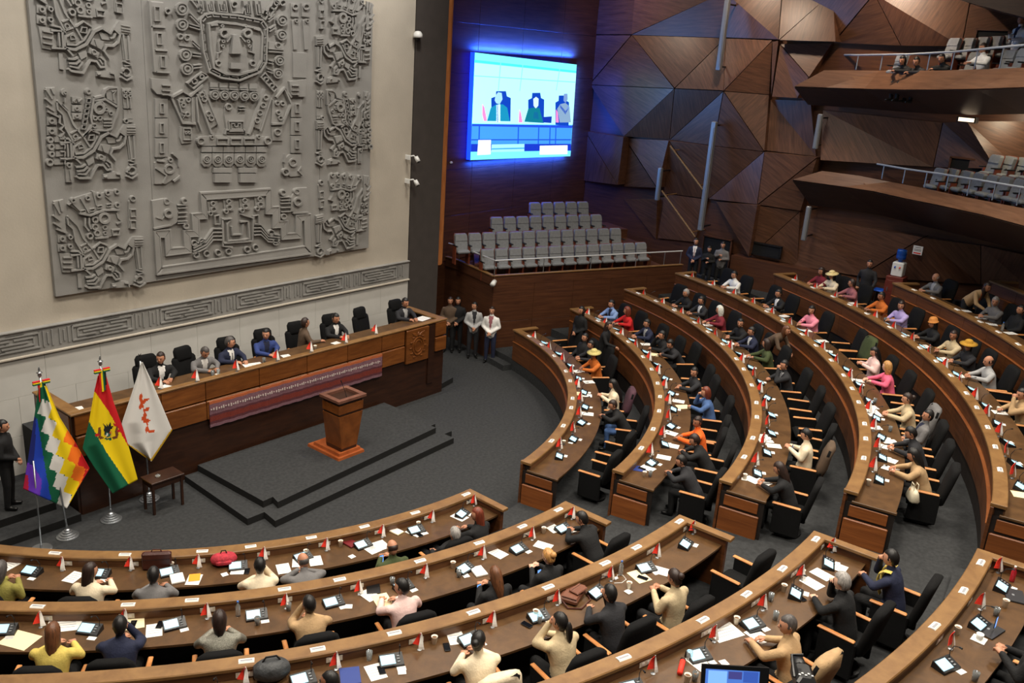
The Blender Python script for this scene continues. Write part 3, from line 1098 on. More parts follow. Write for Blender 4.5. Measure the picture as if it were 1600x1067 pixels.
def bearer_body(B):
    # staff
    B.slab([(905, 545), (1000, 545), (1000, 790), (935, 790)], H1)
    B.line([(925, 545), (955, 790), (990, 780), (975, 545)], .05, H2)
    B.line([(935, 800), (1010, 830), (935, 850)], .05, H2)
    B.ring(960, 905, 38, .05, H2)
    B.line([(905, 960), (960, 985), (1025, 945)], .05, H2)
    B.line([(915, 930), (925, 905)], .05, H2)
    # hand and arm
    B.slab([(830, 490), (880, 420), (1000, 425), (1000, 530), (900, 545)], H2)
    for y in (455, 485, 510):
        B.line([(900, y), (990, y)], .02, H2 + .025, H2)
    B.line([(730, 520), (800, 555), (830, 500), (895, 545), (880, 620), (830, 670), (760, 680), (735, 735), (790, 800)], .06, H2)
    B.line([(795, 600), (830, 590), (850, 545)], .045, H2)
    B.slab([(690, 560), (780, 560), (800, 620), (720, 625)], H1)
    # wing and back
    B.slab([(170, 190), (185, 165), (290, 285), (450, 545), (520, 690), (340, 770), (345, 600), (240, 420), (235, 320)], H1)
    B.line([(180, 175), (290, 290), (350, 430), (455, 560)], .05, H2)
    B.line([(175, 200), (185, 270), (240, 325), (265, 460), (345, 600), (345, 770)], .05, H2)
    B.line([(320, 520), (390, 480)], .04, H2)
    B.line([(345, 600), (430, 560)], .04, H2)
    B.ring(370, 555, 22, .03, H2)
    # collar with two panels
    B.line([(340, 770), (450, 770), (560, 700), (640, 560), (720, 510)], .07, H2)
    B.line([(365, 735), (460, 725), (540, 660), (600, 545)], .04, H2)
    B.line([(450, 550), (520, 660)], .05, H2)
    B.line([(455, 545), (530, 480), (620, 520)], .05, H2)
    B.line([(365, 720), (360, 660), (430, 610)], .04, H2)
    B.line([(405, 680), (400, 640), (435, 630), (455, 665)], .035, H2, closed=True)
    B.line([(505, 590), (515, 540), (565, 535), (560, 590)], .035, H2, closed=True)
    # tail bracket
    B.line([(210, 570), (300, 575), (350, 640)], .05, H2)
    B.line([(210, 620), (320, 610), (330, 780), (215, 790)], .06, H2)
    B.line([(285, 630), (295, 760)], .045, H2)
    # skirt and legs
    B.slab([(620, 625), (735, 640), (710, 730), (600, 690)], H2)
    B.line([(640, 640), (660, 700)], .03, H2 + .03, H2)
    B.slab([(590, 720), (690, 760), (670, 815), (580, 780)], H2)
    B.ring(632, 765, 22, .03, H2 + .03, H2)
    B.slab([(480, 800), (560, 760), (575, 815), (510, 860)], H1 + .02)
    B.line([(360, 770), (430, 835)], .05, H2)
    B.line([(375, 870), (440, 865), (480, 840)], .05, H2)
    B.line([(385, 915), (460, 905), (500, 865)], .05, H2)
    B.line([(390, 940), (480, 945), (525, 880)], .045, H2)
    B.line([(380, 965), (410, 985), (530, 985), (570, 900), (600, 850), (660, 850), (700, 900), (750, 890), (745, 830), (700, 800)], .06, H2)
    B.line([(690, 830), (720, 870)], .04, H2)
    B.slab([(660, 950), (780, 915), (845, 930), (860, 990), (660, 995)], H1 + .03)
    B.line([(665, 975), (700, 965)], .04, H2 + .03)
    B.line([(790, 940), (830, 945), (840, 985)], .035, H2 + .03)


bearer_body(B)
# wing feathers, tail discs
for a, b in (((65, 60), (130, 160)), ((120, 50), (150, 110)), ((60, 155), (130, 215)), ((80, 240), (150, 285)), ((85, 290), (200, 350))):
    B.line([a, b], .05, H2)
B.slab([(65, 45), (165, 40), (190, 330), (90, 300)], H1)
for y in (345, 450):
    B.slab([(75, y), (180, y + 5), (185, y + 85), (80, y + 90)], H1 + .01)
    B.ring(125, y + 45, 24, .04, H2)
B.line([(210, 330), (205, 410), (245, 440), (215, 480), (250, 510), (210, 560)], .05, H2)
for x, y, r in ((110, 585, 32), (120, 660, 32), (125, 735, 30), (105, 820, 38)):
    B.disc(x, y, r, H1)
    B.ring(x, y, r * .8, .045, H2)
    B.slab([(x + 45, y - 25), (250, y - 20), (250, y + 25), (x + 45, y + 28)], H1)
    B.line([(215, y - 25), (260, y - 25), (260, y + 20)], .035, H2)
B.slab([(265, 820), (345, 820), (350, 1030), (275, 1030)], H1 + .02)
B.line([(310, 900), (320, 1000)], .035, H2 + .02)
B.ring(300, 850, 20, .03, H2 + .02)
# crest, head and beak
B.disc(258, 90, 36, H1 + .02)
B.ring(265, 95, 14, .03, H2)
B.line([(260, 150), (262, 195)], .04, H2)
B.line([(225, 215), (295, 280)], .04, H2)
B.disc(508, 85, 38, H1 + .02)
B.ring(508, 85, 22, .04, H2)
B.slab([(485, 120), (550, 120), (540, 160), (480, 160)], H1)
B.slab([(335, 140), (450, 150), (440, 210), (340, 205)], H1 + .02)
B.line([(350, 190), (380, 150), (400, 190), (440, 160)], .035, H2)
for y in (225, 305):
    B.slab([(335, y), (445, y), (440, y + 70), (340, y + 70)], H1 + .02)
    B.ring(385, y + 35, 18, .03, H2)
B.slab([(555, 150), (650, 130), (800, 230), (795, 330), (750, 480), (540, 480), (530, 350)], H1)
B.line([(560, 150), (530, 350), (545, 430), (460, 550)], .06, H2)
for i in range(6):
    x, y = 512 - i * 10, 180 + i * 55
    B.line([(x - 22, y - 22), (x + 18, y - 22), (x + 14, y + 20), (x - 26, y + 20)], .025, H2, closed=True)
B.line([(570, 150), (660, 130), (680, 70), (720, 45), (810, 45), (815, 230), (800, 240), (680, 165), (570, 180)], .06, H2)
B.slab([(685, 75), (725, 50), (805, 50), (805, 220), (700, 160)], H1 + .02)
B.line([(745, 85), (790, 75), (760, 110), (765, 170)], .04, H2 + .02)
B.ring(617, 258, 48, .08, H2 + .02)
B.line([(575, 190), (650, 190), (690, 235)], .04, H2)
B.ring(692, 270, 16, .03, H2)
B.ring(740, 310, 18, .03, H2)
for x, y in ((575, 360), (625, 360), (570, 440)):
    B.ring(x, y, 20, .035, H2)
for y in (375, 410, 440):
    B.line([(660, y), (750, y)], .035, H2)
B.line([(815, 240), (800, 330), (770, 400), (745, 470), (700, 490), (545, 485)], .05, H2)
# staff head
B.slab([(860, 50), (960, 50), (970, 260), (880, 265)], H1)
for x, y in ((890, 85), (935, 85), (890, 130), (940, 130)):
    B.ring(x, y, 15, .03, H2)
B.line([(905, 150), (915, 260)], .03, H2)
B.line([(940, 150), (945, 260)], .03, H2)
B.slab([(880, 275), (975, 275), (980, 370), (880, 370)], H1 - .01)
B.ring(900, 390, 20, .03, H2)
B.slab([(925, 375), (980, 375), (980, 405), (925, 405)], H1)
birdm = [tuple(v) for v in B.m.v], list(B.m.f)
put(B, 'bearer_figure', 'carved running bearer with a bird head, left column middle')

# --- crowned bearer (bottom row) ---
C = Relief(lambda x, y: (70 + x / 6.277, 290 + y / 6.277))


class Sub:
    """body of the first bearer drawn at the place of the crowned one"""

    def __init__(s, c, fx, fy):
        s.c, s.fx, s.fy = c, fx, fy

    def q(s, pts):
        return [(s.fx(x, y), s.fy(x, y)) for x, y in pts]

    def slab(s, pts, h, b=0.0):
        s.c.slab(s.q(pts), h, b)

    def line(s, pts, wd, h, b=0.0, closed=False):
        s.c.line(s.q(pts), wd, h, b, closed)

    def ring(s, x, y, r, wd, h, b=0.0):
        (a, d), = s.q([(x, y)])
        s.c.ring(a, d, r * .9, wd, h, b)


bearer_body(Sub(C, lambda x, y: 360 + (x - 345) * .905 - (y - 600) * .0, lambda x, y: 660 + (y - 600) * .875 + (x - 345) * -.02))
C.slab([(75, 150), (175, 130), (205, 460), (110, 430)], H1)
for a, b in (((80, 170), (135, 270)), ((130, 145), (155, 245)), ((70, 285), (135, 335)), ((80, 360), (150, 405)), ((105, 420), (205, 460))):
    C.line([a, b], .05, H2)
for y in (480, 570):
    C.slab([(115, y), (200, y), (205, y + 75), (120, y + 75)], H1)
    C.ring(160, y + 38, 20, .035, H2)
    C.ring(238, y + 20, 18, .03, H2)
C.slab([(130, 660), (260, 660), (290, 850), (165, 850)], H1)
for y in (700, 750, 800):
    C.line([(165, y), (255, y)], .035, H2)
C.slab([(310, 860), (345, 860), (360, 1000), (320, 1000)], H1)
C.slab([(210, 180), (240, 130), (330, 100), (480, 55), (540, 80), (600, 40), (720, 40), (745, 120), (720, 235), (560, 235), (430, 290), (340, 285), (320, 255)], H1 + .01)
C.line([(325, 265), (430, 285), (560, 235), (715, 230)], .06, H2 + .02)
C.line([(335, 120), (415, 260)], .04, H2 + .01)
C.line([(215, 185), (250, 160), (330, 240)], .04, H2 + .01)
for x0, y0 in ((335, 240), (425, 225), (500, 195), (590, 180)):
    C.line([(x0, y0), (x0 + 45, y0 - 8), (x0 + 45, y0 + 18), (x0, y0 + 25)], .025, H2 + .01, closed=True)
for x, y in ((262, 140), (405, 115), (515, 90), (600, 65), (690, 55), (695, 185)):
    C.ring(x, y, 20, .04, H2 + .02)
C.line([(455, 50), (490, 190)], .03, H2)
C.line([(580, 100), (640, 150)], .03, H2)
C.slab([(500, 250), (690, 250), (700, 300), (730, 350), (690, 380), (720, 420), (700, 480), (640, 500), (480, 500), (470, 400)], H1)
C.ring(568, 312, 46, .08, H2 + .02)
C.line([(690, 260), (705, 310), (740, 345), (690, 370)], .05, H2)
C.line([(645, 430), (720, 425), (715, 475), (655, 480)], .05, H2, closed=True)
C.ring(575, 405, 20, .035, H2)
C.ring(578, 460, 16, .03, H2)
C.line([(380, 310), (380, 390), (420, 440)], .05, H2)
C.line([(420, 310), (420, 370), (440, 420)], .05, H2)
for x, y in ((480, 330), (480, 400), (430, 490), (500, 460)):
    C.ring(x, y, 26, .04, H2)
C.line([(480, 510), (610, 500)], .05, H2)
C.slab([(810, 150), (850, 95), (890, 150), (880, 420), (815, 420)], H1)
C.ring(850, 125, 25, .03, H2)
for y0, y1 in ((230, 300), (340, 415)):
    C.line([(825, y0), (880, y0), (885, y1), (830, y1)], .035, H2, closed=True)
crownm = [tuple(v) for v in C.m.v], list(C.m.f)
put(C, 'bearer_figure', 'carved running bearer with a plumed crown, left column bottom')


def clone(src, fx, dz, label):
    m = MB()
    m.add([(fx(v[0]), v[1], v[2] + dz) for v in src[0]], src[1])
    m.v = [tuple(Vector(p) + ROFF) for p in m.v]
    o = m.build('bearer_figure', M_stone, rp_)
    o['label'] = label


pitch = at_y(140, 205, PY).z - at_y(148, 372, PY).z
ident = lambda x: x
mid = px0 + (px1 - px0) * .53
mir = lambda x: px1 + .06 - (x - px0)
clone(crownm, ident, 2 * pitch, 'carved running bearer with a plumed crown, left column top')
clone(birdm, mir, 0.02, 'carved running bearer with a bird head, right column middle')
clone(crownm, mir, 0.02, 'carved running bearer with a plumed crown, right column bottom')
clone(crownm, mir, 2 * pitch + .02, 'carved running bearer with a plumed crown, right column top')

# --- central figure: rayed head ---
D = Relief(lambda x, y: (225 + x / 6.154, y / 6.154))
D.slab([(600, 220), (690, 205), (880, 225), (1080, 265), (1110, 300), (1110, 580), (1070, 660), (900, 720), (760, 710), (660, 660), (620, 520)], H1 + .03)
face = [(600, 230), (690, 210), (880, 230), (1090, 275), (1115, 330), (1105, 580), (1060, 665), (890, 715), (760, 705), (650, 650), (620, 480)]
D.line(face, .07, H2 + .04, closed=True)
outer = [(520, 190), (560, 140), (620, 125), (880, 145), (1120, 190), (1165, 260), (1155, 600), (1100, 690), (900, 770), (720, 745), (610, 690), (555, 500), (535, 300)]
D.line(outer, .06, H2 + .02, closed=True)
for i in range(len(outer)):
    a, b = outer[i], outer[(i + 1) % len(outer)]
    n = max(1, int(math.dist(a, b) / 75))
    for j in range(n):
        f0, f1 = (j + .15) / n, (j + .85) / n
        cx, cy = 850, 450
        p = [(a[0] + (b[0] - a[0]) * f, a[1] + (b[1] - a[1]) * f) for f in (f0, f1)]
        q = [(x + (cx - x) * .07, y + (cy - y) * .09) for x, y in p]
        D.line([p[0], q[0], q[1]], .03, H2 + .015)
for ex in (740, 965):
    D.ring(ex, 315, 36, .07, H2 + .09)
    D.ring(ex - 12, 248, 12, .03, H2 + .05)
D.slab([(815, 330), (870, 330), (915, 515), (800, 515)], H2 + .12)
D.slab([(795, 600), (920, 605), (915, 660), (795, 655)], H2 + .10)
D.line([(615, 240), (680, 235)], .05, H2 + .06)
D.line([(1025, 270), (1085, 290)], .05, H2 + .06)
D.line([(770, 400), (805, 350)], .04, H2 + .06)
D.line([(905, 350), (945, 400)], .04, H2 + .06)
for sx, xs_ in ((-1, (735, 730, 690)), (1, (975, 988, 1020))):
    D.ring(xs_[0], 395, 12, .03, H2 + .06)
    D.ring(xs_[1], 440, 12, .03, H2 + .06)
    D.line([(xs_[0] - 30 * -sx, 370), (xs_[0] + 45 * sx, 400), (xs_[0] + 40 * sx, 490)], .035, H2 + .06)
    D.line([(xs_[1] - 10, 490), (xs_[1] + 50 * sx, 510), (xs_[1] + 50 * sx, 560)], .035, H2 + .06)
    D.ring(xs_[2], 605, 24, .04, H2 + .06)
# ray discs around the head
for x, y, r in ((350, 85, 62), (352, 235, 58), (385, 525, 58), (400, 660, 58), (1315, 195, 55), (1310, 335, 52), (1290, 580, 48), (1275, 705, 48)):
    D.disc(x, y, r, H1 + .01)
    D.ring(x, y, r * .42, .045, H2 + .01)
    D.ring(x, y, r * .9, .04, H2)
for (a, b) in (((430, 140), (520, 230)), ((420, 240), (520, 270)), ((455, 400), (520, 460)), ((450, 520), (530, 530)), ((460, 640), (540, 630)),
               ((1180, 200), (1240, 150)), ((1190, 290), (1250, 250)), ((1180, 480), (1330, 490)), ((1180, 590), (1230, 600)), ((1170, 670), (1220, 690))):
    for d in (-14, 14):
        D.line([(a[0], a[1] + d), (b[0], b[1] + d)], .035, H2)
D.ring(400, 360, 26, .04, H2)
D.ring(335, 350, 24, .04, H2)
D.slab([(310, 320), (450, 330), (490, 460), (330, 440)], H1)
D.slab([(1190, 400), (1340, 410), (1330, 510), (1190, 510)], H1)
D.ring(1275, 435, 24, .04, H2)
# plume blocks above
for p in ([(440, 0), (540, 130)], [(480, 0), (560, 120)]):
    D.line(p, .05, H2)
for x0, x1 in ((490, 560), (580, 660), (690, 785), (940, 1020), (1050, 1120)):
    y1 = 110 if x0 < 900 else 140
    D.line([(x0, 5), (x0 + 20, y1), (x1, y1 + 5), (x1 - 15, 10)], .045, H2)
    D.line([(x0 + 30, 40), (x0 + 40, y1 - 15), (x1 - 20, y1 - 12), (x1 - 30, 40)], .03, H2)
D.line([(800, 0), (830, 120), (930, 125), (960, 30)], .045, H2)
D.ring(855, 40, 28, .04, H2)
for x0, y0 in ((1140, 90), (1190, 60), (1230, 0)):
    D.line([(x0, y0), (x0 + 50, y0 + 30), (x0 + 10, y0 + 100), (x0 - 30, y0 + 70)], .04, H2, closed=True)
D.ring(1260, 25, 26, .04, H2)
D.ring(1320, 25, 26, .04, H2)
# lower ray wedges
D.line([(400, 800), (540, 690), (600, 730), (460, 850)], .05, H2, closed=True)
D.ring(470, 780, 24, .035, H2)
D.ring(540, 735, 20, .035, H2)
D.line([(1110, 740), (1150, 700), (1270, 840), (1235, 880)], .05, H2, closed=True)
D.ring(1160, 760, 20, .035, H2)
D.ring(1215, 820, 20, .035, H2)
put(D, 'rayed_head', 'carved frontal face framed by meander band and rays')

# necklace, arms, torso, skirt, feet
E_ = Relief(lambda x, y: (225 + x / 5.927, 120 + y / 5.927))
for x, y in ((640, 165), (730, 170), (820, 172), (915, 175), (1005, 180)):
    E_.disc(x, y, 44, H1 + .02)
    E_.ring(x, y, 20, .04, H2 + .02)
    E_.ring(x, y, 40, .035, H2)
    E_.rect(x - 38, y - 115, x + 36, y - 70, H1)
    E_.line([(x - 38, y - 58), (x + 36, y - 56)], .03, H2)
for sgn, pts in ((1, [(235, 190), (345, 130), (415, 175), (530, 75)]), (-1, [(1350, 190), (1290, 100), (1210, 190)])):
    E_.line(pts, .07, H2)
E_.line([(240, 190), (345, 425), (465, 430)], .07, H2)
E_.line([(300, 210), (350, 380)], .04, H2)
E_.slab([(310, 190), (465, 185), (470, 430), (345, 420)], H1)
for x, y in ((330, 215), (395, 210), (350, 260), (350, 345), (390, 345)):
    E_.ring(x, y, 18, .035, H2)
E_.line([(430, 190), (435, 420)], .04, H2)
E_.line([(470, 185), (490, 420), (520, 500)], .05, H2)
E_.line([(480, 160), (610, 520), (640, 540)], .07, H2)
E_.slab([(490, 140), (545, 125), (670, 440), (610, 480)], H1 + .02)
for x, y in ((520, 165), (540, 205), (580, 340), (605, 380)):
    E_.ring(x, y, 22, .035, H2 + .02)
E_.line([(545, 125), (675, 445)], .05, H2)
E_.slab([(320, 460), (430, 460), (450, 560), (430, 610), (340, 620), (320, 560)], H1)
E_.line([(350, 475), (420, 475), (425, 580), (355, 580)], .04, H2, closed=True)
for x in (375, 405):
    E_.ring(x, 515, 10, .025, H2)
E_.line([(1100, 110), (985, 470), (960, 530)], .07, H2)
E_.slab([(1100, 150), (1160, 170), (1060, 490), (990, 460)], H1 + .02)
for x, y in ((1110, 190), (1085, 260), (1055, 330), (1030, 400)):
    E_.ring(x, y, 22, .035, H2 + .02)
E_.line([(1165, 190), (1065, 500)], .05, H2)
E_.slab([(1180, 210), (1300, 250), (1280, 430), (1170, 430)], H1)
E_.line([(1290, 110), (1350, 250), (1270, 430), (1170, 435)], .07, H2)
for x, y in ((1220, 240), (1270, 245), (1230, 330), (1250, 380)):
    E_.ring(x, y, 18, .035, H2)
E_.slab([(1170, 460), (1270, 460), (1280, 590), (1180, 590)], H1)
E_.ring(1225, 510, 28, .04, H2)
# chest emblem
E_.slab([(740, 270), (800, 250), (860, 350), (920, 270), (930, 370), (915, 530), (760, 530), (735, 360)], H1)
E_.ring(770, 275, 26, .045, H2)
for y in (275, 300):
    E_.line([(865, y), (925, y)], .03, H2)
E_.line([(770, 410), (905, 410), (905, 500), (775, 500)], .04, H2, closed=True)
E_.line([(795, 430), (880, 430), (880, 480), (795, 480)], .035, H2, closed=True)
E_.ring(838, 445, 16, .03, H2)
E_.line([(740, 530), (745, 490), (920, 490), (930, 530)], .04, H2)
# belt and skirt
E_.slab([(480, 550), (630, 545), (1040, 545), (1160, 555), (1155, 630), (490, 640)], H1 + .02)
for x in (660, 785, 910):
    E_.line([(x, 568), (x + 95, 568), (x + 95, 622), (x, 622)], .04, H2 + .03, closed=True)
for x in (500, 1120):
    E_.ring(x + 10, 590, 30, .045, H2 + .02)
E_.ring(612, 555, 14, .03, H2 + .02)
E_.ring(1045, 552, 14, .03, H2 + .02)
for i in range(6):
    x = 520 + i * 102
    E_.rect(x, 645, x + 98, 695, H1 + .02)
    E_.slab([(x, 705), (x + 98, 705), (x + 98, 800), (x + 70, 830), (x + 25, 830), (x, 800)], H1 + .01)
    E_.ring(x + 48, 760, 30, .035, H2)
    E_.ring(x + 48, 760, 12, .03, H2)
for x in (630, 865):
    E_.rect(x, 840, x + 172, 885, H1 + .03)
    E_.rect(x + 8, 893, x + 165, 975, H1 + .05)
put(E_, 'deity_torso', 'carved torso with disc necklace, belt and skirt')

# two staffs
for side in (0, 1):
    T_ = Relief(lambda x, y: (225 + x / 6.154, y / 6.154))
    if side == 0:
        T_.slab([(35, 5), (180, 20), (215, 480), (235, 700), (90, 690), (50, 250)], H1)
        T_.line([(40, 10), (55, 250), (90, 690)], .06, H2)
        for x, y, w, h in ((85, 65, 50, 135), (110, 320, 45, 105), (145, 540, 42, 105)):
            T_.line([(x, y), (x + w, y + 2), (x + w + 6, y + h), (x + 6, y + h)], .04, H2, closed=True)
        for y, xa, xb in ((255, 50, 190), (480, 95, 215), (690, 110, 240)):
            T_.line([(xa, y), (xb, y + 8)], .035, H2)
        T_.slab([(50, 750), (220, 760), (240, 800), (235, 910), (110, 905), (60, 850)], H1 + .04)
        for y in (815, 865, 905):
            T_.line([(150, y), (240, y + 5)], .03, H2 + .05)
        for i in range(3):
            y = 945 + i * 190
            T_.slab([(95, y), (220, y), (222, y + 185), (97, y + 185)], H1 + .01)
            T_.line([(140, y + 50), (175, y + 50), (177, y + 140), (142, y + 140)], .04, H2 + .01, closed=True)
        T_.slab([(90, 1560), (230, 1500), (330, 1600), (320, 1690), (200, 1770), (90, 1770)], H1)
        T_.ring(230, 1620, 40, .06, H2)
        T_.ring(240, 1535, 18, .035, H2)
        T_.line([(260, 1470), (315, 1520), (320, 1600)], .05, H2)
        T_.line([(100, 1610), (200, 1680), (170, 1760)], .05, H2)
        T_.line([(270, 1740), (335, 1690)], .06, H2)
        T_.line([(110, 1540), (190, 1550)], .05, H2)
        T_.ring(215, 105, 25, .04, H2)
    else:
        for x in (1440, 1545):
            T_.ring(x, 65, 26, .04, H2)
            T_.slab([(x - 40, 30), (x + 45, 30), (x + 40, 165), (x - 35, 160)], H1)
            T_.slab([(x - 30, 190), (x + 35, 190), (x + 25, 480), (x - 10, 480)], H1)
            T_.ring(x + 10, 200, 14, .03, H2)
        T_.slab([(1420, 500), (1560, 505), (1555, 750), (1425, 745)], H1)
        T_.slab([(1380, 780), (1545, 760), (1540, 930), (1400, 930)], H1 + .04)
        for y in (820, 865, 905):
            T_.line([(1400, y), (1470, y)], .03, H2 + .05)
        for i in range(3):
            y = 960 + i * 172
            T_.slab([(1400, y), (1510, y), (1512, y + 166), (1402, y + 166)], H1 + .01)
            T_.line([(1440, y + 40), (1475, y + 40), (1475, y + 120), (1440, y + 120)], .04, H2 + .01, closed=True)
        T_.slab([(1330, 1540), (1390, 1480), (1500, 1480), (1510, 1690), (1400, 1700), (1340, 1640)], H1)
        T_.ring(1420, 1560, 34, .055, H2)
        T_.line([(1345, 1480), (1335, 1560)], .05, H2)
        T_.ring(1350, 1650, 30, .05, H2)
        T_.line([(1500, 1600), (1470, 1640), (1510, 1680)], .05, H2)
    put(T_, 'carved_staff')

# stepped base with puma heads
G = Relief(lambda x, y: (225 + x / 6.154, 285 + y / 6.154))
step = [(90, 460), (240, 450), (250, 630), (380, 620), (370, 460), (460, 460), (450, 300), (550, 290), (530, 100), (1205, 60), (1215, 235), (1285, 230),
        (1290, 370), (1370, 365), (1360, 490), (1450, 485), (1450, 315), (1590, 300), (1600, 680), (110, 880)]
inner = [(140, 525), (190, 525), (200, 700), (440, 670), (430, 520), (520, 515), (515, 350), (595, 345), (585, 160), (1160, 120), (1160, 300), (1225, 300),
         (1225, 435), (1305, 430), (1310, 545), (1500, 530), (1500, 365), (1530, 360), (1535, 610), (160, 810)]
G.line(step, .06, .09, closed=True)
for i in range(len(step)):
    a, b, c_, d = step[i], step[(i + 1) % len(step)], inner[(i + 1) % len(step)], inner[i]
    G.slab([a, b, c_, d], .075)
G.line(inner, .04, .09, closed=True)
# twin heads on the shoulders
for pts, eye, rs in (([(60, 170), (180, 150), (290, 200), (320, 270), (310, 380), (250, 420), (80, 440)], (215, 292), ((205, 180), (378, 175), (392, 415))),
                     ([(1560, 45), (1450, 50), (1400, 150), (1395, 280), (1570, 290)], (1460, 180), ((1325, 95), (1455, 85), (1330, 325)))):
    G.slab(pts, H1 + .02)
    G.ring(eye[0], eye[1], 34, .07, H2 + .04)
    for x, y in rs:
        G.disc(x, y, 34, H1)
        G.ring(x, y, 24, .045, H2)
for y in (215, 245, 290, 330, 370, 390):
    G.line([(310, y), (405, y - 5)], .03, H2)
for y in (140, 170, 200, 240, 280):
    G.line([(1305, y), (1395, y - 5)], .03, H2)
G.line([(80, 440), (240, 405)], .06, H2)
G.line([(100, 330), (160, 350), (190, 310)], .035, H2)
G.line([(1420, 290), (1565, 285)], .06, H2)
# inner beasts
for x, y in ((640, 240), (790, 220), (945, 210), (1090, 195)):
    G.slab([(x - 40, y - 60), (x + 60, y - 70), (x + 70, y + 50), (x - 20, y + 70)], H1 - .01)
    G.ring(x + 10, y - 40, 20, .035, H2)
    G.ring(x + 15, y + 15, 24, .04, H2)
    G.ring(x - 15, y + 55, 18, .03, H2)
G.line([(735, 350), (830, 345), (785, 395), (790, 560), (960, 545), (1000, 530), (985, 370), (910, 375)], .05, H2)
G.line([(745, 580), (1030, 560), (1035, 340), (920, 300)], .05, H2)
G.line([(740, 350), (745, 610), (840, 620)], .05, H2)
G.line([(830, 420), (835, 500), (930, 495), (935, 400)], .05, H2)
for x in (665, 1040):
    G.line([(x, 320), (x + 5, 400), (x + 50, 395), (x + 45, 310)], .035, H2, closed=True)
for i in range(4):
    d = i * 36
    G.line([(735, 440 + d), (650, 440 + d), (580, 540 + d * .8), (460, 600 + d * .8)], .04, H2)
    G.line([(1040, 400 + d * .95), (1110, 400 + d * .9), (1180, 490 + d * .7), (1290, 500 + d * .7)], .04, H2)
for x, y in ((470, 580), (540, 560), (490, 690), (590, 680), (700, 670), (800, 660), (980, 640), (1060, 620), (1210, 480), (1250, 570)):
    G.ring(x, y, 26, .035, H2)
put(G, 'stepped_base', 'carved stepped pyramid base with animal heads')

# ------------------------------------------------------------------ meander frieze below the relief
fz0, fz1 = (at_y(0, 566, -.05).z + at_y(636, 437, -.05).z) / 2, (at_y(0, 521, -.05).z + at_y(636, 407, -.05).z) / 2
fr = empty('trim_3', (0, 0, fz0))
struct(fr, 'grey stone frieze band with a meander pattern along the left wall', 'trim')
hh = fz1 - fz0
m = MB()
m.box((-2.0, -.035, hh / 2), (16.8, .07, hh))
m.build('band', M_stone, fr)
m = MB()
m.box((-2.0, -.06, .02), (16.8, .12, .05), bev=.012)
m.build('lower_moulding', M_plaster, fr)
m = MB()
m.box((-2.0, -.055, hh - .02), (16.8, .11, .045), bev=.012)
m.build('upper_moulding', M_stone, fr)
u = 2.05
for i in range(8):
    x0 = 6.25 - (i + 1) * u
    m = MB()
    a, b = .17, hh - .12
    H = b - a

    def bar(xa, ya, xb, yb, w=.035):
        cx, cy = (xa + xb) / 2, (ya + yb) / 2
        m.box((x0 + cx, -.073 - .0015 * s_ - (.003 if abs(xb - xa) > abs(yb - ya) else 0), a + cy), (abs(xb - xa) + w, .05, abs(yb - ya) + w))
    for s_ in (0, 1):
        X = (lambda x: x) if s_ == 0 else (lambda x: u - .08 - x)
        Y = (lambda y: y) if s_ == 0 else (lambda y: H - y)
        bar(X(.04), Y(0), X(.04), Y(H))
        bar(X(.13), Y(.05), X(.13), Y(H - .05))
        bar(X(.22), Y(0), X(.22), Y(H))
        bar(X(.31), Y(H), X(1.35), Y(H))
        bar(X(.31), Y(0), X(.31), Y(H))
        bar(X(.31), Y(0), X(.95), Y(0))
        bar(X(.42), Y(H * .75), X(1.05), Y(H * .75))
        bar(X(.42), Y(H * .25), X(.42), Y(H * .75))
        bar(X(.42), Y(H * .25), X(.8), Y(H * .25))
        bar(X(.55), Y(H * .5), X(.98), Y(H * .5))
    m.build('meander_block', M_stone, fr)

# ------------------------------------------------------------------ carpeted speaker's platform
def carpet_block(nm, poly, z0, z1, lab):
    m = MB()
    m.prism(poly, z0, z1, 1)
    m.m[-1] = 0
    m.m[-2] = 0
    return struct(m.build(nm, [M_carpet, M_carpet_edge]), lab, 'platform')


carpet_block('platform_step', [(-2.74, -2.66), (-2.86, -5.12), (-2.46, -5.12), (-2.52, -5.56), (3.05, -5.22), (3.05, -4.9), (3.32, -4.9), (3.32, -2.66)], 0, .15, 'lower carpeted step of the speaker platform')
carpet_block('platform_top', [(-2.42, -2.66), (-2.37, -4.96), (-2.12, -4.94), (-2.18, -5.19), (2.92, -4.72), (2.92, -4.55), (3.08, -4.55), (3.08, -2.66)], .15, .30, 'upper carpeted level of the speaker platform')
carpet_block('platform_step', [(-7.4, -2.78), (-5.05, -2.78), (-5.05, -1.0), (-7.4, -1.0)], 0, .16, 'dark carpeted step beside the flags at the left edge')
carpet_block('platform_step', [(-7.4, -2.3), (-5.3, -2.3), (-5.3, -1.0), (-7.4, -1.0)], .16, .32, 'second dark carpeted step beside the flags at the left edge')
carpet_block('platform_step', [(5.46, -2.45), (6.15, -2.3), (6.15, -.9), (5.46, -.9)], 0, .16, 'small dark step at the right end of the rostrum')
RF = 1.15      # floor behind the rostrum
carpet_block('rostrum_floor', [(-4.9, -2.0), (5.3, -2.0), (5.3, -.06), (-4.9, -.06)], 0, RF, 'raised floor behind the rostrum')

# ------------------------------------------------------------------ rostrum
RX0, RX1, RY, RT = -4.98, 5.40, -2.60, 2.19
ro = empty('rostrum', (.2, RY, 0), 0, 'long brown wooden rostrum below the stone relief', 'desk')
ol = Vector((.2, RY, 0))


def rbox(nm, x0, x1, y0, y1, z0, z1, mt, bev=0.0, par=None):
    m = MB()
    m.box(Vector(((x0 + x1) / 2, (y0 + y1) / 2, (z0 + z1) / 2)) - ol, (x1 - x0, y1 - y0, z1 - z0), bev=bev)
    return m.build(nm, mt, par or ro)


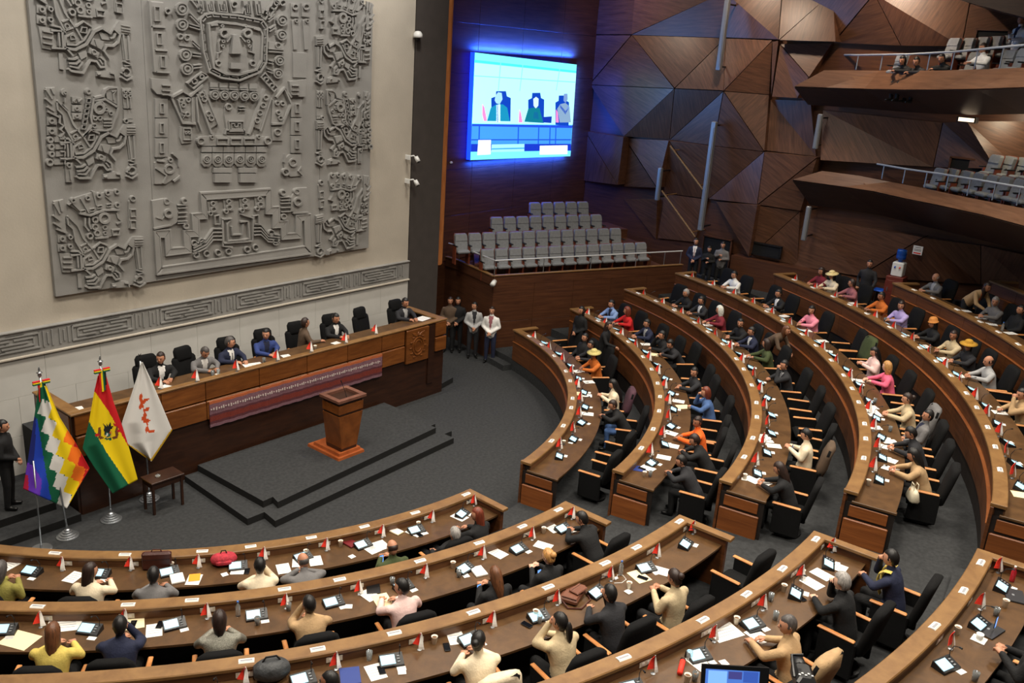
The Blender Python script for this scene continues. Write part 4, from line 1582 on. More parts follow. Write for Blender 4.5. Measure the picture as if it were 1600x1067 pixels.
rbox('base_front', RX0 + .05, RX1 - .02, RY + .03, RY + .1, 0, 1.3, M_rost_dark)
rbox('core', RX0 + .05, RX1 - .05, RY + .05, RY + .11, 1.2, RT - .05, M_rost_dark)
rbox('counter_ledge', RX0 - .03, RX1 + .03, RY - .03, RY + .14, RT - .045, RT, M_ledge, .01)
rbox('counter_top', RX0, RX1, RY + .12, RY + .68, RT - .085, RT - .05, M_top, .006)
rbox('counter_inner_face', RX0 + .05, RX1 - .05, RY + .115, RY + .135, RT - .06, RT - .04, M_inner)
rbox('end_ledge', RX0 - .03, RX0 + .22, RY + .13, -1.0, RT - .045, RT + .001, M_ledge, .01)
rbox('end_ledge', RX1 - .22, RX1 + .03, RY + .13, -1.0, RT - .045, RT + .001, M_ledge, .01)
rbox('end_panel', RX0, RX0 + .06, RY + .05, -1.0, 0, RT - .05, M_rost_dark)
rbox('end_panel', RX1 - .06, RX1, RY + .05, -1.0, 0, RT - .05, M_rost_dark)
rbox('end_raised_panel', RX0 - .02, RX0 + .02, RY + .1, -1.1, 1.28, 1.68, M_rost, .01)
rbox('end_raised_panel', RX0 - .02, RX0 + .02, RY + .1, -1.1, 1.73, 2.12, M_rost, .01)
xs = [RX0 + .04, -4.15, -3.15, -2.12, -.75, .6, 1.85, 3.0, 3.82]
for i in range(len(xs) - 1):
    rbox('upper_panel', xs[i] + .008, xs[i + 1] - .008, RY - .012, RY + .04, 1.73, RT - .06, M_rost, .008)
    rbox('lower_panel', xs[i] + .008, xs[i + 1] - .008, RY - .035, RY + .04, 1.27, 1.70, M_rost, .015)
rbox('upper_panel', 4.98, RX1, RY - .03, RY + .05, 1.74, RT - .06, M_rost, .01)
rbox('lower_panel', 4.98, RX1, RY - .05, RY + .05, 1.30, 1.70, M_rost, .015)
rbox('pier_strip', 4.74, 4.97, RY - .01, RY + .04, 0.4, RT - .06, M_rost_dark)
ep = rbox('emblem_panel', 3.86, 4.70, RY - .05, RY + .03, 1.17, RT - .07, M_rost, .015)
ep['label'] = 'carved wooden panel with an oval coat of arms'
# carved coat of arms: oval shield, laurel, bird
m = MB()
cx, cz = 4.28 - ol.x, 1.66
yy = -.05
n = 20
for rr, rw, hgt_ in ((.20, .03, .025), (.13, .02, .02)):
    rings = []
    for i in range(n + 1):
        a = i * 2 * PI / n
        d = Vector((math.cos(a), 0, math.sin(a) * 1.25))
        p = Vector((cx, yy, cz - .03))
        rings.append([p + d * (rr - rw / 2), p + d * (rr + rw / 2), p + d * (rr + rw / 3) + Vector((0, -hgt_, 0)), p + d * (rr - rw / 3) + Vector((0, -hgt_, 0))])
    m.loft(rings, cap=False)
m.build('shield_ring', M_rost, ep)
for s_ in (-1, 1):
    m = MB()
    m.loft([[Vector((cx + s_ * x, yy - d, z)) for x, z in pts] for d, pts in ((0, [(.02, 1.93), (.10, 2.00), (.24, 2.03), (.20, 1.96), (.08, 1.90)]), (.02, [(.03, 1.93), (.10, 1.99), (.22, 2.02), (.19, 1.97), (.08, 1.91)]))])
    m.build('bird_wing', M_rost, ep)
    for j in range(5):
        a = R_(-60 + j * 28)
        m = MB()
        p = Vector((cx + s_ * (.27 * math.cos(a)), yy - .008, cz - .03 + .33 * math.sin(a)))
        m.box(p, (.09, .025, .04), bev=.008)
        m.build('laurel_leaf', M_rost, ep)
m = MB()
m.lathe([(.0, 0), (.03, .02), (.035, .08), (.02, .13), (.0, .14)], 8, (cx, yy, 1.89))
m.build('bird_body', M_rost, ep, True)

# woven runner on the front of the rostrum
rn = empty('woven_runner', (.45, RY - .06, 1.08), 0, 'striped dark red woven textile hung along the rostrum front', 'textile')
M_weave = [mat('weave_rose', (150, 78, 74), .95, noise=.25, nscale=40, bump=.3, bscale=200), mat('weave_plum', (88, 42, 50), .95, noise=.3, nscale=50, bump=.3, bscale=200),
           mat('weave_rust', (118, 44, 34), .95, noise=.2, nscale=40, bump=.3, bscale=200), mat('weave_mauve', (124, 88, 98), .95, noise=.35, nscale=60, bump=.3, bscale=200),
           mat('weave_orange', (176, 92, 52), .9, noise=.1, nscale=40)]
for z0, z1, mi, nm in ((.54, .60, 4, 'bound_edge'), (.30, .54, 3, 'pattern_band'), (.25, .30, 1, 'dark_stripe'), (.13, .25, 2, 'rust_band'), (.07, .13, 1, 'dark_stripe'), (0, .07, 3, 'hem_band')):
    m = MB()
    rings = []
    nn = 60
    for i in range(nn + 1):
        x = -2.52 + 5.05 * i / nn
        y = .012 * math.sin(i * 1.7) + .008 * math.sin(i * .6)
        rings.append([Vector((x, y, z0)), Vector((x, y + .02, z0)), Vector((x, y + .02, z1)), Vector((x, y, z1))])
    m.loft(rings)
    m.build(nm, M_weave[mi], rn)
m = MB()
for i in range(82):
    x = -2.48 + i * .0605
    y = .012 * math.sin((x + 2.52) / 5.05 * 60 * 1.7) - .012
    h = .03 + .02 * ((i * 7) % 3)
    m.box((x, y, .42), (.03, .006, h))
tag(m.build('woven_motif', mat('weave_pale', (206, 190, 184), .95), rn), kind='stuff')

# ------------------------------------------------------------------ lectern
le = empty('lectern', (.34, -4.2, .30), 0, 'tapered wooden lectern with an open top on the carpeted platform', 'lectern')


def taper(nm, b0, b1, z0, z1, mt, bev=.0, par=None):
    m = MB()
    def rg(b, z):
        x0, x1, y0, y1 = b
        c = .012
        return [Vector((x0 + c, y0, z)), Vector((x1 - c, y0, z)), Vector((x1, y0 + c, z)), Vector((x1, y1 - c, z)), Vector((x1 - c, y1, z)), Vector((x0 + c, y1, z)), Vector((x0, y1 - c, z)), Vector((x0, y0 + c, z))]
    m.loft([rg(b0, z0), rg(b1, z1)])
    return m.build(nm, mt, par or le)


taper('base_plate', (-.42, .36, -.38, .74), (-.41, .35, -.37, .73), 0, .06, M_lect_base)
taper('base_step', (-.34, .30, -.31, .62), (-.33, .29, -.30, .61), .06, .13, M_lect_base)
taper('foot', (-.24, .22, -.25, .27), (-.25, .23, -.26, .28), .13, .22, M_rost_dark)
taper('lower_body', (-.24, .23, -.26, .28), (-.35, .35, -.31, .28), .20, 1.02, M_lect)
taper('body_groove', (-.33, .33, -.29, .26), (-.33, .33, -.29, .26), 1.02, 1.08, M_rost_dark)
taper('upper_body', (-.355, .355, -.31, .28), (-.36, .36, -.315, .285), 1.08, 1.28, M_lect)
taper('neck', (-.34, .34, -.295, .265), (-.345, .345, -.30, .27), 1.28, 1.37, M_rost_dark)
for x0, x1, y0, y1 in ((-.41, .41, -.36, -.25), (-.41, .41, .22, .33), (-.41, -.29, -.25, .22), (.29, .41, -.25, .22)):
    taper('top_frame', (x0, x1, y0, y1), (x0, x1, y0, y1), 1.37, 1.43, wood('lectern_rim', (96, 60, 48), (120, 80, 64), scale=(5, 5, 5)))
m = MB()
m.tube([(-.02, -.18, 1.36), (-.03, -.12, 1.52), (-.06, -.04, 1.72)], .007, 6)
mi_ = m.build('microphone', M_dkplast, le)
m = MB()
m.tube([(-.06, -.04, 1.72), (-.07, -.02, 1.77)], .014, 8)
m.build('mic_head', M_dkplast, mi_)

# ------------------------------------------------------------------ standing flags
def ZF(x, y):
    return 20 + x / 3.558, 560 + y / 3.558


def inside(p, poly):
    x, y = p
    r = False
    n = len(poly)
    for i in range(n):
        x1, y1 = poly[i]
        x2, y2 = poly[(i + 1) % n]
        if (y1 > y) != (y2 > y) and x < (x2 - x1) * (y - y1) / (y2 - y1) + x1:
            r = not r
    return r


def plerp(P, t):
    d = [0]
    for i in range(1, len(P)):
        d.append(d[-1] + math.dist(P[i], P[i - 1]))
    s_ = t * d[-1]
    for i in range(1, len(P)):
        if s_ <= d[i] or i == len(P) - 1:
            f = (s_ - d[i - 1]) / (d[i] - d[i - 1])
            return (P[i - 1][0] + (P[i][0] - P[i - 1][0]) * f, P[i - 1][1] + (P[i][1] - P[i - 1][1]) * f)


def cloth(nm, root, left, right, Y, layers, mats, folds, nu=56, nv=84):
    """hanging cloth: a fine grid between two traced edges; printed colours follow the cloth"""
    m = MB()
    pts, vs = [], []
    L0 = Vector(root.location)
    for j in range(nv + 1):
        a, b = plerp(left, j / nv), plerp(right, j / nv)
        for i in range(nu + 1):
            f = i / nu
            p = (a[0] + (b[0] - a[0]) * f, a[1] + (b[1] - a[1]) * f)
            pts.append(p)
            px, py = ZF(*p)
            dy = folds(p[0], p[1], f, j / nv)
            vs.append(at_y(px, py, Y + dy) - L0)
    fs, ms = [], []
    for j in range(nv):
        for i in range(nu):
            q = j * (nu + 1) + i
            fs.append((q, q + 1, q + nu + 2, q + nu + 1))
            c = ((pts[q][0] + pts[q + nu + 2][0]) / 2, (pts[q][1] + pts[q + nu + 2][1]) / 2)
            k = 0
            for mi, poly in layers:
                if inside(c, poly):
                    k = mi
            ms.append(k)
    m.v, m.f, m.m = [tuple(v) for v in vs], fs, ms
    o = m.build(nm, mats, root, True)
    md = o.modifiers.new('thickness', 'SOLIDIFY')
    md.thickness = .006
    return o


FM = {n: mat('cloth_' + n, c, .75, bump=.15, bscale=90) for n, c in dict(red=(206, 18, 28), yellow=(248, 214, 0), green=(0, 98, 66), white=(228, 226, 222), orange=(255, 122, 20),
      blue=(24, 66, 190), navy=(24, 36, 120), purple=(104, 50, 190), crimson=(180, 16, 60), gold=(222, 176, 44), leaf=(206, 76, 26), teal=(10, 96, 78), black=(22, 22, 24), brown=(120, 66, 28)).items()}


def pole(root, p0, p1, finial, ribbon):
    L0 = Vector(root.location)
    m = MB()
    m.tube([Vector(p0) - L0, Vector(p1) - L0], .018, 8)
    m.build('pole', M_steel, root, True)
    m = MB()
    c = Vector(p1) - L0
    if finial == 'ball':
        m.lathe([(0, -.02), (.03, 0), (.035, .03), (.02, .05), (.05, .065), (.05, .075), (.015, .085), (.02, .12), (.008, .17), (0, .19)], 12, c)
    else:
        m.lathe([(0, -.02), (.022, 0), (.022, .05), (.008, .07), (.008, .10), (0, .11)], 10, c)
        for s_ in (-1, 1):
            m.tube([c + Vector((0, 0, .09)), c + Vector((s_ * .03, 0, .14))], [.012, .006], 6)
    m.build('finial', M_steel if finial == 'ball' else M_dkplast, root, True)
    if ribbon:
        bow = c + Vector((0, -.04, -.10))
        for s_ in (-1, 1):
            for q, cn in ((-1, 'green'), (0, 'yellow'), (1, 'red')):
                m = MB()
                m.box(bow + Vector((s_ * .085, 0, q * .026)), (.13, .04, .027), bev=.006)
                m.build('bow_loop', FM[cn], root)
        for x, cn, dz in ((-.05, 'red', .36), (-.015, 'yellow', .42), (.02, 'green', .40), (.05, 'black', .30)):
            m = MB()
            m.box(bow + Vector((x, -.005, -dz / 2)), (.035, .012, dz))
            m.build('ribbon_tail', FM[cn], root)


def base(root, p, stepped=True):
    L0 = Vector(root.location)
    m = MB()
    prof = [(.0, 0), (.20, 0), (.20, .02), (.16, .03), (.16, .05), (.125, .06), (.125, .08), (.09, .09), (.09, .115), (.055, .125), (.055, .15), (.025, .17), (.02, .24), (0, .24)] if stepped else \
        [(.0, 0), (.19, 0), (.19, .018), (.17, .028), (.03, .035), (.022, .10), (0, .10)]
    m.lathe(prof, 24, Vector(p) - L0)
    m.build('base', M_steel, root)


# seven-colour patchwork flag
b1 = at(106, 838, 0)
tp = at_y(62, 588, -3.1)
w1 = empty('standing_flag', b1, 0, 'patchwork flag of coloured squares on a steel pole, leftmost flag', 'flag')
pole(w1, b1 + Vector((0, 0, .2)), tp, 'ball', True)
base(w1, b1)
lay = []
lay.append((1, [(113, 370), (135, 330), (160, 480), (185, 640), (215, 790), (150, 770), (60, 725), (85, 570)]))          # blue
lay.append((2, [(118, 320), (128, 330), (125, 480), (115, 600), (80, 590), (95, 480)]))                               # navy
lay.append((3, [(78, 575), (120, 600), (162, 680), (150, 775), (60, 730)]))                                          # purple
lay.append((4, [(66, 640), (86, 648), (88, 735), (50, 725)]))                                                       # crimson
for i in range(6):
    cx_, cy_ = 228 + (i - 2) * 21, 485 + (i - 2) * 102
    for j, mi, ox, oy in ((0, 5, 0, 0), (1, 6, 60, 26), (2, 7, 122, 55), (3, 8, 178, 86)):
        if (i, j) == (0, 2) or (i, j) == (0, 3):
            mi = 6
        x, y = cx_ + ox, cy_ + oy
        e1, e2 = (35, 17), (14, -40)
        lay.append((mi, [(x - e1[0] - e2[0], y - e1[1] - e2[1]), (x + e1[0] - e2[0], y + e1[1] - e2[1]), (x + e1[0] + e2[0], y + e1[1] + e2[1]), (x - e1[0] + e2[0], y - e1[1] + e2[1])]))
lay.append((6, [(175, 150), (205, 160), (275, 345), (235, 330)]))
cloth('flag_cloth', w1, [(145, 165), (120, 330), (95, 500), (58, 725)], [(185, 150), (262, 330), (350, 470), (428, 612), (375, 700), (300, 834)], -3.16, lay,
      [FM[k] for k in ('green', 'blue', 'navy', 'purple', 'crimson', 'white', 'yellow', 'orange', 'red')], lambda x, y, f, t: .07 * t * math.sin(f * 7 + t * 2) + .02 * math.sin(f * 15))
# red yellow green flag
b2 = at(174, 812, 0)
w2 = empty('standing_flag', b2, 0, 'red, yellow and green flag with a coat of arms on a steel pole', 'flag')
pole(w2, b2 + Vector((0, 0, .2)), at_y(157, 570, b2.y), 'ball', True)
base(w2, b2)
lay = [(1, [(440, 60), (540, 60), (590, 280), (660, 520), (632, 470), (530, 290), (455, 182)]), (2, [(380, 330), (425, 352), (520, 520), (648, 706), (560, 770), (380, 510)])]
for x, y, rx, ry, mi in ((482, 412, 9, 34, 5), (470, 425, 14, 8, 1), (578, 408, 9, 34, 5), (590, 400, 12, 8, 1), (490, 440, 16, 8, 5), (568, 440, 16, 8, 5), (530, 446, 20, 8, 2), (530, 418, 24, 26, 6), (530, 420, 15, 17, 3), (525, 424, 6, 8, 4), (540, 414, 5, 6, 1)):
    lay.append((mi, [(x + rx * math.cos(k * PI / 6), y + ry * math.sin(k * PI / 6)) for k in range(12)]))
lay.append((7, [(500, 360), (522, 380), (520, 355), (530, 372), (545, 352), (545, 380), (572, 362), (545, 395), (540, 412), (520, 410), (512, 390)]))
lay.append((1, [(560, 360), (590, 362), (588, 375), (566, 378)]))
lay.append((7, [(505, 392), (512, 372), (520, 398), (512, 430)]))
cloth('flag_cloth', w2, [(475, 95), (455, 180), (425, 350), (388, 500), (450, 600), (556, 752)], [(518, 90), (560, 240), (612, 385), (650, 510), (695, 674)], b2.y - .03, lay,
      [FM[k] for k in ('yellow', 'red', 'green', 'teal', 'white', 'brown', 'gold', 'black')], lambda x, y, f, t: .06 * t * math.sin(f * 6 + 1 + t * 2) + .02 * math.sin(f * 13))
# white flag with a leafy branch
b3 = at_y(219, 553, -2.86)
b3 = Vector((b3.x, b3.y, 0))
w3 = empty('standing_flag', b3, 0, 'white flag with an orange leafy branch and gold fringe, right of the tricolour', 'flag')
pole(w3, b3 + Vector((0, 0, .2)), at_y(219, 563, -2.86), 'fork', False)
base(w3, b3)
lay = [(1, [(636, 470), (768, 560), (768, 585), (625, 490)]), (1, [(766, 562), (880, 395), (895, 405), (775, 580)])]
for x, y, a in ((712, 215, 80), (738, 232, 20), (712, 265, 75), (742, 285, 30), (735, 320, 85), (745, 348, 15), (745, 392, 80), (770, 405, 10), (720, 240, 140), (728, 340, 130)):
    ca, sa = math.cos(R_(a)), math.sin(R_(a))
    lay.append((2, [(x + ca * u_ - sa * v_, y - sa * u_ - ca * v_) for u_, v_ in ((-22, 0), (-8, 9), (8, 9), (22, 0), (8, -9), (-8, -9))]))
lay.append((2, [(705, 200), (711, 198), (762, 410), (756, 412)]))
cloth('flag_cloth', w3, [(714, 22), (690, 110), (640, 262), (605, 365), (640, 480), (768, 572)], [(722, 20), (770, 120), (830, 262), (887, 400), (772, 574)], -2.92, lay,
      [FM[k] for k in ('white', 'gold', 'leaf')], lambda x, y, f, t: .06 * t * math.sin(f * 6 + 2) + .02 * math.sin(f * 12))
# bare stand beside them
b4 = at(65, 858, 0)
w4 = empty('flag_stand', b4, 0, 'bare steel flag stand with a flat disc base at the left edge', 'stand')
base(w4, b4, False)
m = MB()
m.tube([(0, 0, .05), at_y(52, 720, b4.y + .12) - b4], .016, 8)
m.build('pole', M_steel, w4, True)

# low dark side table
tb = empty('side_table', (-3.62, -3.34, 0), 0, 'low dark wooden side table behind the flags', 'table')
m = MB()
m.box((0, 0, .70), (.72, .44, .04), bev=.008)
m.build('tabletop', M_rost_dark, tb)
m = MB()
m.box((0, 0, .62), (.64, .36, .10))
m.build('apron', M_rost_dark, tb)
for sx in (-1, 1):
    for sy in (-1, 1):
        m = MB()
        m.box((sx * .31, sy * .17, .34), (.045, .045, .68))
        m.build('leg', M_rost_dark, tb)
m = MB()
m.lathe([(0, 0), (.05, 0), (.055, .02), (.05, .03), (0, .03)], 14, (0, 0, 0))
tag(m.build('glass_dish', M_glass, None, True, (-3.72, -3.34, .722)), 'small glass dish on the dark side table', 'dish')

# ------------------------------------------------------------------ cameras, sign, water cooler, handrails on walls
def cctv(p, lab, wall='y'):
    t = empty('security_camera', p, 0, lab, 'camera')
    m = MB()
    m.box((-.06, .05, .0), (.04, .20, .14), bev=.01)
    m.build('mount', M_plast, t)
    m = MB()
    m.tube([(-.05, 0, .03), (.04, -.10, .06), (.10, -.13, .0)], .022, 8)
    m.build('arm', M_plast, t, True)
    m = MB()
    m.tube([(.10, -.13, .03), (.12, -.22, -.10)], [.06, .065], 10)
    m.build('housing', M_plast, t, True)
    m = MB()
    m.tube([(.12, -.222, -.10), (.1215, -.232, -.112)], .05, 10)
    m.build('lens', M_dkplast, t)


cctv(at_y(641, 246, -.12), 'upper of two white security cameras on the edge of the grey pier')
cctv(at_y(640, 283, -.12), 'lower of two white security cameras on the edge of the grey pier')
p = at_y(653, 56, -.13)
t = empty('dome_camera', p, 0, 'white dome camera high on the grey pier', 'camera')
m = MB()
m.lathe([(0, .13), (.07, .12), (.12, .06), (.13, 0), (.13, -.05), (0, -.05)], 16)
m.build('housing', M_plast, t, True)
m = MB()
m.lathe([(0, -.12), (.05, -.11), (.09, -.05), (.09, -.04), (0, -.04)], 14)
m.build('dome', M_dkplast, t, True)
p = gp(-.02, -.08, 2.52)
t = empty('bullet_camera', p, 0, 'white camera on the corner of the side gallery parapet', 'camera')
m = MB()
m.tube([(.06, .02, .04), (-.14, -.06, -.02)], .075, 10)
m.build('housing', M_plast, t, True)
m = MB()
m.box((.06, .05, -.02), (.08, .1, .14), bev=.01)
m.build('mount', M_plast, t)
p = at_y(705, 254, WY - .06)
m = MB()
m.box(p, (.1, .06, .08), bev=.02)
tag(m.build('wall_sensor', M_plast), 'tiny white sensor on the timber wall below the screen', 'sensor')

# notice on the wall
p = at_x(1434, 391, WX - .75)
t = empty('wall_notice', (WX - .58, p.y, p.z), 0, 'small white notice with a red line on the timber wall', 'sign')
a_, b_ = at_x(1428, 383, WX - .58), at_x(1440, 399, WX - .58)
w_, h_ = abs(a_.y - b_.y), abs(a_.z - b_.z)
t.location = (WX - .58, (a_.y + b_.y) / 2, (a_.z + b_.z) / 2)
m = MB()
m.box((0, 0, 0), (.02, w_, h_))
m.build('board', M_white, t)
for i, (z, ww, mt) in enumerate(((.32, .6, M_dkplast), (.1, .7, M_dkplast), (-.05, .7, M_dkplast), (-.33, .75, M_red))):
    m = MB()
    m.box((-.012, 0, z * h_), (.006, w_ * ww, h_ * (.05 if i < 3 else .14)))
    m.build('printed_line', mt, t)

# water cooler on a wooden cabinet
p = at_x(1402, 431, 16.1)
PZ = p.z
cab = empty('wooden_cabinet', (p.x, p.y, FLR[6]), 0, 'reddish wooden cabinet under the water cooler by the right wall', 'cabinet')
ch = PZ - FLR[6]
m = MB()
m.box((0, 0, ch / 2), (.5, .5, ch), bev=.01)
m.build('body', wood('cabinet_wood', (92, 34, 26), (120, 50, 38)), cab)
m = MB()
m.box((-.255, 0, ch / 2 - .02), (.02, .42, ch * .8), bev=.006)
dd = m.build('door', wood('cabinet_wood', (92, 34, 26), (120, 50, 38)), cab)
m = MB()
m.box((-.275, .15, ch * .6), (.02, .02, .12))
m.build('handle', M_steel, dd)
wc = empty('water_cooler', (p.x, p.y, PZ), 0, 'white water cooler with a blue bottle on the wooden cabinet', 'water cooler')
m = MB()
m.box((0, 0, .22), (.33, .33, .44), bev=.03)
m.build('body', M_plast, wc)
for s_, mt in ((-1, M_red), (1, mat('tap_blue', (30, 80, 200)))):
    m = MB()
    m.tube([(-.16, s_ * .07, .30), (-.22, s_ * .07, .28)], .02, 8)
    m.build('tap', mt, wc)
m = MB()
m.lathe([(0, .44), (.06, .44), (.06, .50), (.14, .54), (.145, .62), (.135, .64), (.145, .66), (.145, .78), (.13, .82), (0, .83)], 18)
m.build('bottle', mat('bottle_blue', (30, 90, 190), .15, trans=.3), wc, True)
# blue chair behind the walking man
p = at_x(1377, 450, 16.15)
bc = empty('blue_chair', (p.x, p.y, FLR[6] - .47 + .0), 0, 'bright blue plastic chair beside the water cooler', 'chair')
bc.location.z = FLR[6] if math.hypot(p.x, p.y) > RAD[6] else FLR[5]
m = MB()
m.box((0, 0, .45), (.44, .44, .04), bev=.015)
m.build('seat', mat('chair_blue', (20, 90, 210), .4), bc)
m = MB()
m.loft([[Vector((x, y - (z - .45) * .2 - .2, z)) for x, y in ((-.21, -.015), (.21, -.015), (.21, .015), (-.21, .015))] for z in (.5, .7, .9)])
m.build('backrest', mat('chair_blue', (20, 90, 210), .4), bc)
for sx in (-1, 1):
    for sy in (-1, 1):
        m = MB()
        m.tube([(sx * .19, sy * .19, .44), (sx * .22, sy * .22, 0)], .014, 6)
        m.build('leg', M_steel, bc)

# ------------------------------------------------------------------ chairs
def make_chair(nm, tall):
    t = empty(nm, (0, 0, 0))
    m = MB()
    m.box((0, .02, .44 + (.08 if tall else 0)), (.56, .54, .13), bev=.05)
    m.build('seat', M_black, t)
    m = MB()
    top = 1.17
    prof = [(.46, .27), (.52, .305), (.80, .31), (1.02, .30), (top - .05, .265), (top, .20)]
    if tall:
        prof = [(.50, .28), (.56, .31), (.80, .32), (1.02, .315), (1.07, .28)]
    sec = ((-1, -.03), (-.8, -.065), (.8, -.065), (1, -.03), (1, .02), (.8, .055), (-.8, .055), (-1, .02))
    m.loft([[Vector((x * w, -.26 - (z - .5) * .22 + y, z)) for x, y in sec] for z, w in prof])
    b = m.build('backrest', M_black, t, True)
    if tall:
        m = MB()
        m.loft([[Vector((x * w, -.25 - (z - .5) * .22 + y, z)) for x, y in sec] for z, w in ((1.0, .20), (1.04, .235), (1.22, .235), (1.28, .19))])
        m.build('headrest', M_black, b, True)
    for sx in (-1, 1):
        m = MB()
        m.box((sx * .325, .03, .675), (.065, .50, .035), bev=.012)
        m.build('armrest', M_arm, t)
        m = MB()
        m.box((sx * .325, .0, .38), (.05, .50, .56), bev=.02)
        m.build('side_panel', M_black, t)
    m = MB()
    m.lathe([(.0, .03), (.26, .03), (.26, .06), (.05, .09), (.04, .12), (.04, .40), (0, .40)], 12)
    m.build('base', M_dkplast, t)
    return t


CH = Stamp(make_chair('delegate_chair', False))
RC = Stamp(make_chair('rostrum_chair', True))

# ------------------------------------------------------------------ people
def rotz(v, a):
    c, s_ = math.cos(a), math.sin(a)
    return Vector((v[0] * c - v[1] * s_, v[0] * s_ + v[1] * c, v[2]))


def capsule(m, p0, p1, r0, r1, n=10, flat=1.0):
    p0, p1 = Vector(p0), Vector(p1)
    t = (p1 - p0).normalized()
    pts, rad = [], []
    for k in range(3):
        a = (1 - k / 3) * PI / 2
        pts.append(p0 - t * r0 * math.sin(a) * .98)
        rad.append(max(.004, r0 * math.cos(a)))
    for f in (0, .25, .5, .75, 1):
        pts.append(p0.lerp(p1, f))
        rad.append(r0 + (r1 - r0) * f)
    for k in range(1, 4):
        a = k / 3 * PI / 2
        pts.append(p1 + t * r1 * math.sin(a) * .98)
        rad.append(max(.004, r1 * math.cos(a)))
    m.tube(pts, rad, n, 0, flat)


def hand(m, w, d, up, side, mi, curl=.5):
    """palm and five bent fingers; side = +1 right hand (thumb on the -x side)"""
    d = d.normalized()
    x = d.cross(up).normalized()
    z = x.cross(d).normalized()
    P = lambda a, b, c: w + x * a + d * b + z * c
    pal = [(.0, .026, .016), (.03, .034, .018), (.075, .040, .015), (.088, .036, .011)]
    m.loft([[P(-a, b, -c), P(a, b, -c), P(a, b, c), P(-a, b, c)] for b, a, c in pal], mi)
    for i, (fx, ln) in enumerate(((-.030, .066), (-.010, .076), (.010, .070), (.029, .056))):
        a0 = P(fx, .082, 0)
        k1, k2 = curl * .9, curl * 1.9
        d1 = d * math.cos(k1) - z * math.sin(k1)
        d2 = d * math.cos(k2) - z * math.sin(k2)
        a1 = a0 + d1 * ln * .5
        a2 = a1 + d2 * ln * .32
        a3 = a2 + (d2 - z * .3).normalized() * ln * .25
        m.tube([a0, a1, a2, a3], [.0095, .009, .008, .006], 6, mi)
    s_ = -side
    t0 = P(s_ * .03, .03, -.004)
    t1 = P(s_ * .058, .062, -.012)
    t2 = P(s_ * .056, .090, -.020)
    m.tube([t0, t1, t2], [.013, .011, .008], 6, mi)


def headmat(c, yaw, pitch):
    return Matrix.Translation(c) @ Matrix.Rotation(yaw, 4, 'Z') @ Matrix.Rotation(pitch, 4, 'X')


def head_shape(u):
    x, y, z = u
    j = 1 - .22 * max(0, -z) ** 1.3
    fx = .075 * j * (1 + .04 * math.sin(z * 3))
    fy = .095 * (1 - .10 * max(0, -z - .3)) + (.006 if y > 0 else 0)
    return Vector((x * fx, y * fy - .006 * z, z * .118))


def head(m, M):
    nl, nm = 12, 18
    rings = []
    for i in range(nl + 1):
        a = -PI / 2 + PI * i / nl
        r, z = max(.02, math.cos(a)), math.sin(a)
        ring = []
        for k in range(nm):
            b = 2 * PI * k / nm
            p = head_shape((r * math.sin(b), r * math.cos(b), z))
            if math.cos(b) > .85 and -.25 < z < .05:
                p.y -= .004
            ring.append(M @ (p * 1.06))
        rings.append(ring)
    m.loft(rings, 2)
    # nose, brow, lips, eyes, ears
    N = [[(-.009, .094, .022), (.009, .094, .022), (.006, .100, .024), (-.006, .100, .024)], [(-.016, .092, -.022), (.016, .092, -.022), (.011, .119, -.018), (-.011, .119, -.018)], [(-.013, .090, -.032), (.013, .090, -.032), (.008, .108, -.031), (-.008, .108, -.031)]]
    m.loft([[M @ Vector(q) for q in r] for r in N], 2)
    m.loft([[M @ Vector(q) for q in r] for r in ([(-.024, .084, -.052), (.024, .084, -.052), (.02, .094, -.050), (-.02, .094, -.050)], [(-.024, .084, -.066), (.024, .084, -.066), (.018, .092, -.068), (-.018, .092, -.068)])], 6)
    for s_ in (-1, 1):
        m.box(M @ Vector((s_ * .032, .088, .010)), (.024, .012, .011), 4)
        m.box(M @ Vector((s_ * .032, .090, .030)), (.034, .012, .007), 4)
        m.loft([[M @ Vector((s_ * (.073 + q), -.01 + b * .8, z)) for q, b in ((0, -.014), (.012, -.018), (.014, .008), (0, .014))] for z in (-.03, 0, .028)], 2)


POSES = {}


